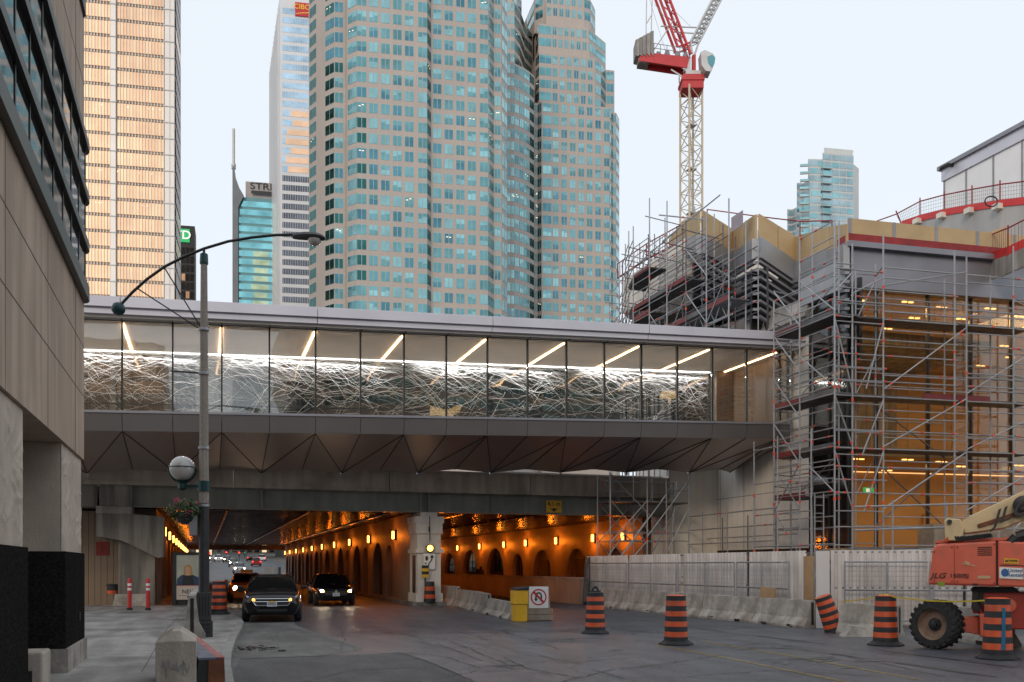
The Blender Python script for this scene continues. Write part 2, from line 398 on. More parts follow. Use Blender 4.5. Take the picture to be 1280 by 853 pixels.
# sidewalk joints
mb = MB()
for y in (17, 19.4, 21.8, 24.2, 26.6, 29, 32, 35, 38):
    mb.box(-2.0, .2, y, y + .018, .1205, .1212)
for (x0, y0, x1, y1) in ((-.95, 16, -.95, 27), (-.95, 27, -.6, 44)):
    mb.hexa([(x0, y0, .1205), (x0 + .015, y0, .1205), (x1 + .015, y1, .1205), (x1, y1, .1205), (x0, y0, .1216), (x0 + .015, y0, .1216), (x1 + .015, y1, .1216), (x1, y1, .1216)])
struct('pavement_joints', mb, 'seam')
# pale concrete apron along the kerb, dark patch and faded yellow lines on the asphalt
mb = MB(); mb.face([tuple(PZ(px, py, .004)) for px, py in ((286, 853), (250, 853), (262, 800), (262, 762), (352, 762), (372, 783), (440, 806), (455, 812), (400, 820), (300, 823))])
apron = struct('road_apron', mb, 'apron')
mb = MB(); mb.face([tuple(PZ(px, py, .003)) for px, py in ((200, 880), (200, 824), (300, 824), (400, 820.5), (500, 816), (512, 818), (560, 836), (600, 856), (620, 880))])
M['patch'] = mat('asphalt_patch', (.072, .071, .072), .7, 0, .25, .9, .45, 50, dirt=((.055, .055, .058), .9))
grit(M['patch'], 15, .3); struct('road_patch', mb, 'patch')
M['fade_yellow'] = mat('faded_yellow', (.24, .17, .055), .7, 0, .5, 9)
M['fade_white'] = mat('faded_white', (.19, .19, .19), .7, 0, .4, 8)
mb = MB()
def strip(pts, wdt, mi=0, z=.006):
    P = [PZ(px, py, z) for px, py in pts]
    for p, q in zip(P, P[1:]):
        d = (q - p).normalized(); n_ = Vector((-d.y, d.x, 0)) * wdt / 2
        mb.face([p - n_, q - n_, q + n_, p + n_], mi)
strip([(820, 806), (900, 821), (1000, 841), (1085, 858)], .09)
strip([(880, 802), (1000, 822), (1150, 850)], .09)
strip([(455, 742), (462, 744)], .12, 1); strip([(575, 806), (610, 812)], .10, 1)
strip([(505, 752), (640, 778)], .07, 1)
strip([(880, 778), (1000, 800)], .05, 1)
struct('road_markings', mb, ['fade_yellow', 'fade_white'])
mb = MB()
def crack(pts, wdt, z=.0085):
    P = []
    for (a_, b_) in zip(pts, pts[1:]):
        for i in range(14):
            t = i / 14; P.append(PZ(a_[0] + (b_[0] - a_[0]) * t + rng.uniform(-1.5, 1.5), a_[1] + (b_[1] - a_[1]) * t + rng.uniform(-.45, .45), z))
    P.append(PZ(*pts[-1], z))
    for p, q in zip(P, P[1:]):
        d = (q - p).normalized(); n_ = Vector((-d.y, d.x, 0)) * wdt * rng.uniform(.2, .6)
        mb.face([p - n_, q - n_, q + n_, p + n_])
crack([(500, 816), (540, 829), (600, 855)], .05)
crack([(620, 826), (700, 829), (800, 822)], .035)
crack([(630, 822), (660, 836), (730, 848)], .03)
crack([(455, 786), (560, 800), (640, 833)], .03)
crack([(600, 835), (560, 822), (512, 816)], .03)
crack([(860, 846), (960, 838), (1100, 845)], .03)
crack([(425, 784), (430, 800), (425, 815)], .03)
crack([(300, 824), (400, 820), (500, 816)], .035)
crack([(700, 775), (800, 790), (900, 801)], .03)
crack([(700, 853), (760, 838), (830, 830), (905, 818)], .03)
crack([(540, 850), (600, 838), (690, 842)], .025)
crack([(380, 853), (440, 838), (520, 834)], .03)
crack([(560, 775), (640, 792), (700, 812)], .03)
crack([(1000, 812), (1090, 826), (1180, 846)], .03)
crack([(470, 768), (520, 775), (610, 800)], .02)
struct('road_cracks', mb, 'seam')
mb = MB(); M['track'] = mat('tyre_track', (.040, .042, .048), .45, 0, .5, 3)
for (x0, x1) in ((5.0, 5.3), (6.4, 6.7), (12.2, 12.5), (13.6, 13.9)):
    for k in range(11):
        y = rng.uniform(12, 46); l_ = rng.uniform(.6, 3.0); o_ = rng.gauss(0, .06); w_ = rng.uniform(.02, .10)
        mb.face([(x0 + o_, y, .0062), (x0 + o_ + w_, y, .0062), (x0 + o_ + w_ * .7 + rng.gauss(0, .03), y + l_, .0062), (x0 + o_ + rng.gauss(0, .03), y + l_, .0062)])
struct('road_tracks', mb, 'track')
mb = MB(); c_ = PZ(905, 832, .007); mb.prism([(c_.x + .38 * math.cos(k * .2618), c_.y + .38 * math.sin(k * .2618)) for k in range(24)], .002, .0075)
mh = mb.build('manhole_cover', 'dark_metal'); tag(mh, 'round iron manhole cover in the asphalt between barrels', 'manhole') if False else bpy.data.objects.remove(mh)
mb = MB()
for (px, py, rx, ry, n_) in ((715, 800, 55, 4, 60), (800, 790, 45, 3, 26), (715, 788, 25, 2.5, 16), (930, 808, 70, 4, 30), (770, 813, 14, 2, 8), (640, 832, 16, 3, 8), (480, 790, 60, 6, 14), (1000, 826, 90, 6, 22)):
    for k in range(n_):
        c_ = PZ(px + rng.gauss(0, rx * .5), py + rng.gauss(0, ry * .5), .0075); l_ = abs(rng.gauss(0, .22)) + .03; w_ = abs(rng.gauss(0, .035)) + .008; a_ = rng.gauss(.1, .35)
        ca_, sa_ = math.cos(a_), math.sin(a_)
        mb.face([(c_.x + ca_ * l_ * math.cos(q_) - sa_ * w_ * math.sin(q_) * rng.uniform(.6, 1.2), c_.y + sa_ * l_ * math.cos(q_) + ca_ * w_ * math.sin(q_) * rng.uniform(.6, 1.2), .0075 + k * 1e-5) for q_ in [j * .785 for j in range(8)]])
M['dust'] = mat('dried_slurry', (.10, .098, .097), .85, 0, .35, 1.5)
struct('road_stains', mb, 'dust')
# broken asphalt by the kerb
mb = MB(); c = PZ(322, 812, 0)
for i in range(46):
    x, y, r = c.x + rng.gauss(0, .2), c.y + rng.gauss(0, .35), rng.uniform(.02, .10)
    mb.prism([(x + r * math.cos(k * 1.05) * rng.uniform(.6, 1), y + r * math.sin(k * 1.05) * rng.uniform(.6, 1)) for k in range(6)], 0, rng.uniform(.015, .05), rng.choice([0, 0, 1]))
tag(mb.build('asphalt_rubble', ['patch', 'timber']), 'small dark heap of broken asphalt in the road by the kerb bulge', 'rubble', kind='stuff')
# inside the underpass, low road wall beyond
mb = MB(); mb.box(9.0, 10.8, 42.2, 118, -.1, .15); struct('median_kerb', mb, 'concrete_dark')
mb = MB(); mb.box(17.25, 24.9, 43.6, 118, -.3, .1); struct('raised_path', mb, 'sidewalk')

# ------------------------------------------------------------------ arcade walls
def arch_wall(mb, P, S0, S1, H, arches, T, z0=0.0, mi=0, n=12):
    def q(*pts): mb.face([P(*p) for p in pts], mi)
    cuts = [S0]
    for (c, w_, zs) in arches: cuts += [c - w_ / 2, c + w_ / 2]
    cuts.append(S1)
    for i in range(0, len(cuts), 2):
        a_, b_ = cuts[i], cuts[i + 1]
        q((a_, z0, 0), (b_, z0, 0), (b_, H, 0), (a_, H, 0)); q((b_, z0, T), (a_, z0, T), (a_, H, T), (b_, H, T))
    for (c, w_, zs) in arches:
        r = w_ / 2; pts = [(c - r * math.cos(math.pi * k / n), zs + r * math.sin(math.pi * k / n)) for k in range(n + 1)]
        for (s0, y0), (s1, y1) in zip(pts, pts[1:]):
            q((s0, y0, 0), (s1, y1, 0), (s1, H, 0), (s0, H, 0)); q((s1, y1, T), (s0, y0, T), (s0, H, T), (s1, H, T))
            q((s0, y0, 0), (s0, y0, T), (s1, y1, T), (s1, y1, 0))
        q((c - r, z0, 0), (c - r, z0, T), (c - r, zs, T), (c - r, zs, 0)); q((c + r, z0, T), (c + r, z0, 0), (c + r, zs, 0), (c + r, zs, T))
    q((S0, H, 0), (S1, H, 0), (S1, H, T), (S0, H, T)); q((S0, z0, 0), (S0, H, 0), (S0, H, T), (S0, z0, T)); q((S1, z0, T), (S1, H, T), (S1, H, 0), (S1, z0, 0))
BH = 4.33
def wall_lamp(loc, nrm, label, W=55, group=None):
    t = thing('wall_lamp', label, 'lamp', loc, 0, group)
    n_ = Vector(nrm)
    mb = MB(); s_ = abs(n_.x) > .5
    def bx(mb, d0, d1, hw, z0, z1):
        if s_: x = sorted((loc[0] + n_.x * d0, loc[0] + n_.x * d1)); mb.box(x[0], x[1], loc[1] - hw, loc[1] + hw, loc[2] + z0, loc[2] + z1)
        else: y = sorted((loc[1] + n_.y * d0, loc[1] + n_.y * d1)); mb.box(loc[0] - hw, loc[0] + hw, y[0], y[1], loc[2] + z0, loc[2] + z1)
    bx(mb, 0, .12, .13, -.26, .26); mb.build('bracket', 'dark_metal', t)
    mb = MB(); bx(mb, .123, .215, .085, -.2, .2); mb.build('lens', 'sodium', t)
    lamp(t, (loc[0] + n_.x * .5, loc[1] + n_.y * .5, loc[2] - .05), (1, .20, .008), W, .15)
    return t
# west wall of the underpass
t = thing('arcade_wall', 'west arcade wall of the underpass beside the sidewalk, lit by a row of lamps', 'wall', (-2, 44, 0))
mb = MB(); ar = [(49 + 6.2 * k, 4.2, 1.55) for k in range(11)]
arch_wall(mb, lambda s_, z, d: (-2 - d, s_, z), 44.6, 118, BH, ar, .9); mb.build('wall_face', 'tunnel_wall', t)
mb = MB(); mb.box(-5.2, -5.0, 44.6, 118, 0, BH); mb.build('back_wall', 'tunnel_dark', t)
mb = MB()
for k in range(11): mb.box(-2.003, -1.86, 46.0 + 6.2 * k - .35, 46.0 + 6.2 * k + .35, 0.12, 3.9)
mb.build('pilaster', 'tunnel_wall', t)
for k in range(11):
    wall_lamp((-1.857, 46.0 + 6.2 * k, 3.38), (1, 0, 0), 'glowing orange box lamp on the west arcade wall above the sidewalk', 34 if k < 5 else 20, 'lamps along the west arcade wall')
# median arcade
t = thing('arcade_wall', 'middle arcade wall of dark arches dividing the two underpass carriageways', 'wall', (9.9, 44, 0))
ar = []
for k in range(9):
    y = 50.0 + 7.7 * k; ar += [(y, 1.9, 2.0), (y + 3.5, 3.1, 1.6)]
mb = MB(); arch_wall(mb, lambda s_, z, d: (9.4 + d, s_, z), 44.4, 117, BH, ar, .95); mb.build('wall_face', 'tunnel_wall', t)
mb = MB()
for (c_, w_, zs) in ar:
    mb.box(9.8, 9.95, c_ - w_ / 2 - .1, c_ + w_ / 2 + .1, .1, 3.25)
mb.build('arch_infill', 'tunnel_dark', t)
for k in range(10):
    wall_lamp((9.4, 48.0 + 7.7 * k if k < 9 else 116.2, 3.4), (-1, 0, 0), 'glowing orange box lamp on the west face of the middle arcade wall', 40 if k < 4 else 22, 'lamps along the middle arcade wall')
# east arcade
t = thing('arcade_wall', 'east arcade wall with glazed and blind arches behind the raised path', 'wall', (21.5, 44, 0))
ar = [(47.6, 3.2, 1.2), (53.2, 3.4, 1.2), (59.5, 3.4, 1.2), (64.6, 2.4, 1.5), (70.2, 4.6, .9), (77.5, 4.4, 1.0), (84.5, 3.6, 1.2), (91, 3.6, 1.2), (98, 3.6, 1.2), (105, 3.6, 1.2)]
mb = MB(); arch_wall(mb, lambda s_, z, d: (21.5 + d, s_, z), 44.2, 117, BH, ar, .5); mb.build('wall_face', 'tunnel_wall', t)
mb = MB()
for c_, w_, zs in ar[:3]: mb.box(21.80, 21.95, c_ - w_ / 2 - .2, c_ + w_ / 2 + .2, 0, 3.2)
mb.build('blind_panel', 'tunnel_wall', t)
for c_, w_, zs in ar[:3]:
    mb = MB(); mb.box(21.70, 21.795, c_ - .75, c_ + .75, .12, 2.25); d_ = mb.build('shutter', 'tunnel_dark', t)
    mb = MB(); mb.box(21.67, 21.697, c_ - .75, c_ + .75, 1.1, 1.16); mb.build('rail', 'dark_metal', d_)
mb = MB()
for c_, w_, zs in ar[3:]: mb.box(21.75, 21.77, c_ - w_ / 2 - .05, c_ + w_ / 2 + .05, 0, 3.3)
mb.build('arch_glazing', glass('arcade_glass', (.75, .7, .6), 1.5, .03), t)
mb = MB()
for c_, w_, zs in ar[3:]:
    for k in range(-1, 2): mb.box(21.72, 21.745, c_ + k * w_ / 4 - .03, c_ + k * w_ / 4 + .03, 0, 3.2)
mb.build('glazing_bars', 'dark_metal', t)
M['hall'] = emis('lit_hall', (.55, .28, .10), .22)
mb = MB(); mb.box(25.2, 25.4, 60, 117, 0, 4); mb.box(22.2, 25.2, 60, 117, 4.0, 4.1); mb.build('hall_wall', 'plaster', t)
for k in range(5):
    mb = MB(); y = 63 + 5.5 * k; mb.box(24.9, 25.1, y - .12, y + .12, 2.75, 3.15); l_ = mb.build('hall_lamp', 'sodium', t)
    if k < 4: lamp(t, (24.3, y, 3.0), (1, .5, .15), 14, .2)
for k in range(9):
    wall_lamp((21.5, [46.3, 50.4, 56.4, 62.4, 67.4, 74, 81, 88, 95][k], 3.42), (-1, 0, 0), 'glowing orange box lamp on the east arcade wall over the raised path', 75 if k < 6 else 40, 'lamps along the east arcade wall')
for k in range(7):
    wall_lamp((10.35, 45.2 + 8.5 * k, 3.4), (1, 0, 0), 'orange box lamp on the hidden east face of the middle arcade wall', 115, 'lamps on the far side of the middle arcade wall')
t = thing('abutment_wall', 'pale concrete return wall closing the east side of the underpass behind the tube tower', 'wall', (23, 44, 0))
mb = MB(); mb.box(21.7, 22.2, 43.31, 43.6, 0, 4.7); mb.box(22.21, 24.99, 42.7, 43.3, 0, 7.2); mb.box(24.9, 25.4, 44.11, 52, 0, 9); mb.build('wall_face', 'concrete_pale', t)
t = thing('parapet_wall', 'low orange-lit wall between the carriageway and the raised path of the underpass', 'wall', (17, 44, 0))
mb = MB(); mb.box(16.9, 17.2, 41.3, 110, 0, 1.18); mb.build('wall_face', 'tunnel_wall', t)
mb = MB(); mb.box(16.86, 17.24, 41.25, 110, 1.181, 1.26); mb.build('coping', 'concrete', t)

# ------------------------------------------------------------------ railway bridge
t = thing('railway_bridge', 'weathered concrete and steel railway bridge over the dark road underpass', 'bridge', (9, 43, 4.3))
def pbox(mb, x0, x1, y0, y1, z0, z1, mi=0): mb.box(x0, x1, y0, y1, z0, z1, mi)
for i, (x0, x1) in enumerate(((-5.3, 1.2), (1.23, 8.0), (8.03, 14.8), (14.83, 22.2))):
    mb = MB(); mb.box(x0, x1, 42.55, 42.95, 5.36, 6.13); mb.box(x0, x1, 42.48, 43.0, 5.2, 5.357); mb.box(x0, x1, 42.50, 43.0, 6.133, 6.21)
    mb.build('parapet', 'parapet', t)
mb = MB(); mb.box(-3.6, 22.2, 43.02, 43.06, 4.36, 5.198); mb.box(-3.6, 22.2, 42.88, 43.3, 4.30, 4.357); mb.box(-3.6, 22.2, 42.9, 43.3, 5.15, 5.197)
mb.build('edge_girder', 'steel_green', t)
for x in [2.4, 9.55, 9.95, 13.0, 19.5] : 
    mb = MB(); mb.box(x - .05, x + .05, 42.84, 43.015, 4.36, 5.148 if x not in (9.55, 9.95) else 5.9); mb.build('stiffener', 'steel_green', t)
mb = MB(); mb.box(-6, 26, 43.32, 118, 4.72, 5.19); mb.build('deck_slab', 'ceil_steel', t)
for k in range(68):
    y = 44.0 + k * 1.09
    mb = MB(); mb.box(-5.5, 25.4, y - .02, y + .02, 4.40, 4.717); mb.box(-5.5, 25.4, y - .16, y + .16, 4.34, 4.397); mb.build('deck_beam', 'ceil_steel', t)
mb = MB(); mb.box(-1.9, 9.35, 117.3, 118, 3.75, 4.33); mb.build('far_beam', 'ceil_steel', t)
mb = MB()
for k in range(5): mb.tube((1.0 + k * 3.6, 43.6, 4.28), (1.0 + k * 3.6, 117, 4.28), .05, 8)
mb.build('conduit', 'ceil_steel', t)
M['truss'] = M['tube']
mb = MB()
for k in range(62): mb.box(13.9 + k * .17, 14.09 + k * .17, 44.5, 44.6, 6.02, 6.35)
mb.box(13.0, 24.5, 44.45, 44.65, 6.36, 6.48); mb.build('platform_grating', 'whiteboard', t)
# portal pier between the carriageways
t = thing('portal_pier', 'pale painted concrete pier with a keep-right sign, between the two openings', 'pier', (9.9, 43.2, 0))
mb = MB(); mb.box(9.35, 10.45, 42.7, 44.38, .15, 3.3); mb.build('shaft', 'concrete_pale', t)
mb = MB(); mb.box(9.24, 10.56, 42.60, 44.37, 2.42, 2.60); mb.build('band', 'concrete_pale', t)
mb = MB(); mb.box(9.28, 10.52, 42.63, 44.385, 3.303, 4.05); mb.box(9.22, 10.58, 42.58, 44.37, 3.80, 4.10); mb.box(9.5, 10.3, 42.75, 44.36, 4.101, 4.298); mb.build('cap', 'concrete_pale', t)
mb = MB(); mb.box(9.27, 10.53, 42.63, 44.379, .15, .55); mb.build('plinth', 'concrete_pale', t)
mb = MB(); mb.box(9.30, 9.347, 43.1, 43.6, .56, 2.3); mb.build('recess_door', 'dark_metal', t)
mb = MB(); mb.box(9.84, 9.92, 42.56, 42.575, 3.4, 3.62); mb.tube((9.9, 42.57, 4.1), (9.9, 42.57, 2.95), .02); mb.build('cable', 'dark_metal', t)
# amber beacon, signs on the pier
def S(px, py, y): return PYY(px, py, y)
t = thing('warning_beacon', 'round amber warning light glowing on the pale pier', 'light', (9.93, 42.55, 2.72))
c = S(537.5, 685.5, 42.5)
mb = MB(); mb.lathe([(.19, 0), (.2, .06), (.16, .1)], 18, X=Matrix.Translation((c.x, 42.57, c.z)) @ Matrix.Rotation(R(90), 4, 'X')); mb.build('housing', 'dark_metal', t)
mb = MB(); mb.lathe([(.14, .101), (.13, .14), (.08, .17)], 18, X=Matrix.Translation((c.x, 42.57, c.z)) @ Matrix.Rotation(R(90), 4, 'X')); mb.build('lens', 'amber', t)
EAST, UP, SOUTH = (1, 0, 0), (0, 0, 1), (0, -1, 0)
c = S(537, 702, 42.55)
t = thing('keep_right_sign', 'white traffic sign with a black curved arrow on the pale pier', 'sign', (c.x, 42.57, c.z))
mb = MB(); mb.box(c.x - .27, c.x + .27, 42.575, 42.595, c.z - .36, c.z + .36); mb.build('plate', 'white', t)
mb = MB()
def poly(mb, cx, cz, y, pts, th=.006, mi=0): mb.extrude([(cx + a_, y, cz + b_) for a_, b_ in pts], (0, -th, 0), mi)
P_ = [(-.08, -.28), (-.02, -.10), (.10, .06), (.12, .18)]
for (a_, b_), (c_, d_) in zip(P_, P_[1:]): poly(mb, c.x, c.z, 42.574, [(a_ - .03, b_), (a_ + .03, b_), (c_ + .03, d_), (c_ - .03, d_)])
poly(mb, c.x, c.z, 42.5735, [(.02, .17), (.22, .17), (.12, .32)])
poly(mb, c.x, c.z, 42.574, [(-.19, .08), (-.13, .02), (-.07, .08), (-.07, .24), (-.19, .24)]); poly(mb, c.x, c.z, 42.574, [(-.22, -.12), (-.14, -.12), (-.14, -.06), (-.22, -.06)])
mb.build('arrow', 'black', t)
c = S(692.5, 633.5, 42.84)
t = thing('clearance_sign', 'yellow clearance sign reading 4.1 m hung on the girder', 'sign', (c.x, 42.85, c.z))
mb = MB(); mb.box(c.x - .4, c.x + .4, 42.85, 42.87, c.z - .29, c.z + .29); mb.build('plate', 'yellow', t)
text('4.1 m', .3, (c.x, 42.848, c.z + .12), (EAST, UP, SOUTH), 'black', t)
mb = MB(); poly(mb, c.x, c.z, 42.848, [(-.25, -.04), (-.08, -.12), (-.05, -.06), (.05, -.06), (.08, -.12), (.25, -.04), (.1, -.18), (0, -.25), (-.1, -.18)]); mb.build('arrow', 'black', t)
# hazard markers stacked at the pier foot
c = PZ(532, 750, .15)
t = thing('hazard_marker', 'yellow and black striped board leaning at the foot of the pier', 'marker', (10.0, 42.45, .15))
mb = MB()
x = S(532, 720, 42.45).x
for k in range(4): mb.box(x - .16, x + .16, 42.50, 42.53, 1.28 + k * .14, 1.42 + k * .14, k % 2)
mb.box(x - .03, x + .03, 42.531, 42.56, .15, 1.8, 1); mb.build('board', ['yellow', 'black'], t)
t = thing('barrel_stack', 'orange and black striped marker standing between pier and concrete barrier', 'traffic barrel', (10.1, 42.4, .15))
mb = MB(); x = S(537, 730, 42.3).x
mb.lathe([(.27, .15), (.27, .32), (.26, .33), (.26, .5), (.25, .51), (.25, .68), (.24, .69), (.24, .86), (.23, .87), (.23, 1.04), (.22, 1.1)], 16, [1, 1, 0, 0, 1, 1, 0, 0, 1, 1], Matrix.Translation((x, 42.3, .0))); mb.build('drum', ['orange', 'black'], t, smooth=True)
# west abutment block
t = thing('bridge_abutment', 'stained concrete abutment with corbel and column beside the sidewalk', 'abutment', (-2.8, 43.2, .12))
X0 = lambda px: PYY(px, 700, 42.9).x
mb = MB(); mb.box(X0(147), -2.003, 43.2, 44.55, .12, 3.2); mb.build('column', 'concrete_dark', t)
mb = MB(); mb.hexa([(X0(140), 43.0, .12), (X0(184), 43.0, .12), (X0(184), 43.9, .12), (X0(140), 43.9, .12), (X0(144), 43.05, .62), (X0(182), 43.05, .62), (X0(182), 43.9, .62), (X0(144), 43.9, .62)]); mb.build('base_block', 'barrier', t)
mb = MB()
x0, x1, x2 = X0(121), X0(164), X0(205)
pf = [(x0, 3.05), (x0, 4.0), (x1, 4.0), (x2, 3.9), (x2, 2.2), (x2 - .25, 2.15), (x1 + .2, 2.6), (x1 - .1, 2.75), (X0(150), 2.9)]
mb.extrude([(a_, 42.8, b_) for a_, b_ in pf], (0, 1.8, 0)); mb.build('corbel', 'concrete_dark', t)
mb = MB(); mb.box(x0 - .02, x1 + .05, 42.74, 44.5, 4.004, 4.32); mb.build('corbel_cap', 'concrete', t)
mb = MB(); mb.box(X0(125), X0(166), 42.6, 44.5, 4.324, 5.19); mb.build('upper_block', 'concrete_dark', t)
mb = MB(); mb.box(-9, X0(121), 43.1, 44.5, 4.3, 5.8); mb.build('wing', 'concrete_dark', t)
t = thing('plank_hoarding', 'tan vertical plank hoarding left of the abutment column, with a red notice', 'hoarding', (-5, 44.6, .12))
mb = MB()
for k in range(22): mb.box(-9 + k * .25, -8.765 + k * .25, 44.56, 44.59, .12, 4.2)
mb.build('planks', mat('tan_plank', (.23, .175, .13), .75, 0, .12, 1), t)
c = S(128, 686, 44.5); mb = MB(); mb.box(c.x - .26, c.x + .26, 44.53, 44.555, c.z - .3, c.z + .3); nb = mb.build('notice', mat('notice_red', (.22, .03, .025), .7, 0, .1), t)
mb = MB(); mb.box(c.x - .18, c.x + .18, 44.52, 44.528, c.z + .02, c.z + .05); mb.box(c.x - .02, c.x + .02, 44.52, 44.529, c.z - .2, c.z + .2); mb.build('notice_mark', 'toeboard', nb)

# ------------------------------------------------------------------ office block south of the street, mirrored in the bridge glass
t = thing('mirrored_office', 'dark stone office block mirrored in the skybridge glass', 'building', (40, -70, 0))
mb = MB(); mb.box(11, 95, -90, -60, 0, 38); mb.build('wall', mat('south_stone', (.20, .165, .135), .8, 0, .2, .1), t)
for k in range(9):
    mb = MB(); mb.box(12, 94, -60.0, -59.9, 3 + k * 4, 5.4 + k * 4); mb.build('window_band', mat('south_win', (.05, .06, .065), .1, .3, .3, .15) if k == 0 else bpy.data.materials['south_win'], t)
for k in range(9):
    mb = MB(); x = 16 + k * 7.3 + rng.uniform(-2, 2); z = 3.4 + 4 * rng.randint(1, 6); mb.box(x, x + rng.uniform(2, 6), -59.88, -59.8, z, z + 1.6); mb.build('lit_window', emis('south_lit', (1, .62, .25), 1.2) if k == 0 else bpy.data.materials['south_lit'], t)
# ------------------------------------------------------------------ skybridge
SL = .0315
XB0, XB1 = -12.0, 24.75
def zz(z, X): return z + SL * (X + 4)
MX = [-2.75 + 1.683 * i for i in range(-5, 17)]
t = thing('skybridge', 'glazed pedestrian skybridge with faceted bronze underside crossing over the street', 'bridge', (10, 38, 8))
sky_t = t
def slab(mb, x0, x1, y0, y1, z0, z1, mi=0):
    mb.hexa([(x0, y0, zz(z0, x0)), (x1, y0, zz(z0, x1)), (x1, y1, zz(z0, x1)), (x0, y1, zz(z0, x0)), (x0, y0, zz(z1, x0)), (x1, y0, zz(z1, x1)), (x1, y1, zz(z1, x1)), (x0, y1, zz(z1, x0))], mi)
ex = [XB0] + MX[1::4] + [XB1 + .6]
for a_, b_ in zip(ex, ex[1:]):
    mb = MB(); slab(mb, a_ + .012, b_ - .012, 35.2, 35.9, 10.72, 11.08); slab(mb, a_ + .012, b_ - .012, 35.32, 35.9, 10.50, 10.717); mb.build('roof_fascia', 'fascia', t, bevel=.01)
mb = MB(); slab(mb, XB0, XB1, 35.903, 41.6, 10.78, 11.1); mb.build('roof', 'fascia', t)
mb = MB(); slab(mb, XB0, XB1, 35.5, 41.4, 10.42, 10.498); mb.build('ceiling', 'ceiling', t)
mb = MB()
for x in MX: slab(mb, x - .012, x + .012, 35.55, 35.97, 10.405, 10.419)
slab(mb, XB0, XB1, 35.86, 35.88, 10.40, 10.418); mb.build('ceiling_joint', 'seam', t)
mb = MB(); slab(mb, XB0, XB1, 36.31, 41.2, 6.98, 7.16); mb.build('floor', 'bridge_floor', t)
mb = MB(); slab(mb, XB0, XB1, 35.86, 36.1, 7.165, 7.25); mb.build('sill', 'spandrel', t)
for a_, b_ in zip(MX, MX[1:] + [XB1]):
    mb = MB(); slab(mb, a_ + .03, b_ - .03, 35.99, 36.01, 7.252, 10.418); mb.build('glass_pane', 'glass_bridge', t)
for x in MX:
    mb = MB(); slab(mb, x - .028, x + .028, 35.93, 36.08, 7.253, 10.417); mb.build('mullion', 'seam', t)
for i in range(0, len(MX)):
    if i % 2 == 1:
        x = MX[i]; mb = MB(); slab(mb, x - .035, x + .035, 36.25, 40.75, 10.38, 10.416); mb.build('strip_light', 'led_warm', t)
# back glass wall with its film of tangled white lines
mb = MB(); slab(mb, XB0, 23.7, 41.0, 41.03, 7.165, 10.415); mb.build('back_glass', 'glass_back', t)
mb = MB()
for x in MX: slab(mb, x - .02, x + .02, 41.04, 41.12, 7.165, 10.4)
slab(mb, XB0, 23.7, 40.9, 40.93, 8.28, 8.32); mb.build('back_rail', 'dark_metal', t)
mb = MB(); slab(mb, XB0, 23.6, 40.88, 40.90, 10.395, 10.414); mb.build('cove_light', 'led_white', t)
for k in range(4):
    x = -6 + k * 7.9
    lamp(t, (x + 2, 40.55, zz(10.33, x + 2)), (1, .97, .94), 290, kind='AREA', sx=7.4, sy=.12, rot=(R(0), 0, 0), name='cove_light_source')
mb = MB()
for k in range(720):
    u_ = rng.random(); zc = 10.38 - .34 * rng.random() if k < 260 else 10.36 - 3.1 * (u_ ** 2.5 if rng.random() < .5 else rng.random())
    if rng.random() < .16: zc = 7.3 + rng.random() * .25
    x = rng.uniform(XB0, 22.5); L_ = rng.uniform(1.5, 6)
    pts = []; z = zc; ang = rng.gauss(0, .10 if zc > 9.9 else .3); xx = x; n = int(L_ / .22)
    yy = 40.86 + rng.uniform(0, .12)
    for i in range(n):
        pts.append((xx, yy, zz(z, xx)))
        ang += rng.gauss(0, .22) - ang * .06; ang = max(-1.1, min(1.1, ang)); xx += .22 * math.cos(ang); z += .22 * math.sin(ang)
        if z > 10.36: z = 10.36; ang = -abs(ang) * .4
        if z < 7.22: z = 7.22; ang = abs(ang) * .4
        if xx > 23.5: break
    mb.path(pts, rng.choice([.0025, .003, .004, .005, .007]), 4)
mb.build('line_artwork', 'line', t)
mb = MB(); slab(mb, 23.72, XB1 + .2, 40.6, 40.8, 7.165, 10.41); slab(mb, 24.68, 24.72, 36.2, 40.58, 7.165, 10.41); mb.build('end_panel', 'end_wood', t)
# faceted underside
zb, zk = 6.55, 5.32
for a_, b_ in zip([XB0] + MX, MX + [XB1]):
    mb = MB()
    mb.hexa([(a_ + .01, 36.05, zz(zb, a_)), (b_ - .01, 36.05, zz(zb, b_)), (b_ - .01, 36.3, zz(zb, b_)), (a_ + .01, 36.3, zz(zb, a_)),
             (a_ + .01, 35.9, zz(7.16, a_)), (b_ - .01, 35.9, zz(7.16, b_)), (b_ - .01, 36.3, zz(7.16, b_)), (a_ + .01, 36.3, zz(7.16, a_))]); mb.build('fascia_panel', 'soffit_band', t)
TP = [XB0] + MX + [XB1]
mbp, mbs, mbe = MB(), MB(), MB()
def soff(pts):
    pts = [Vector(p) for p in pts]; c_ = sum(pts, Vector()) / len(pts)
    pts = [p + (c_ - p).normalized() * .012 for p in pts]
    mbp.extrude(pts, (0, 0, .02))
YK, ZK = 41.1, 5.53
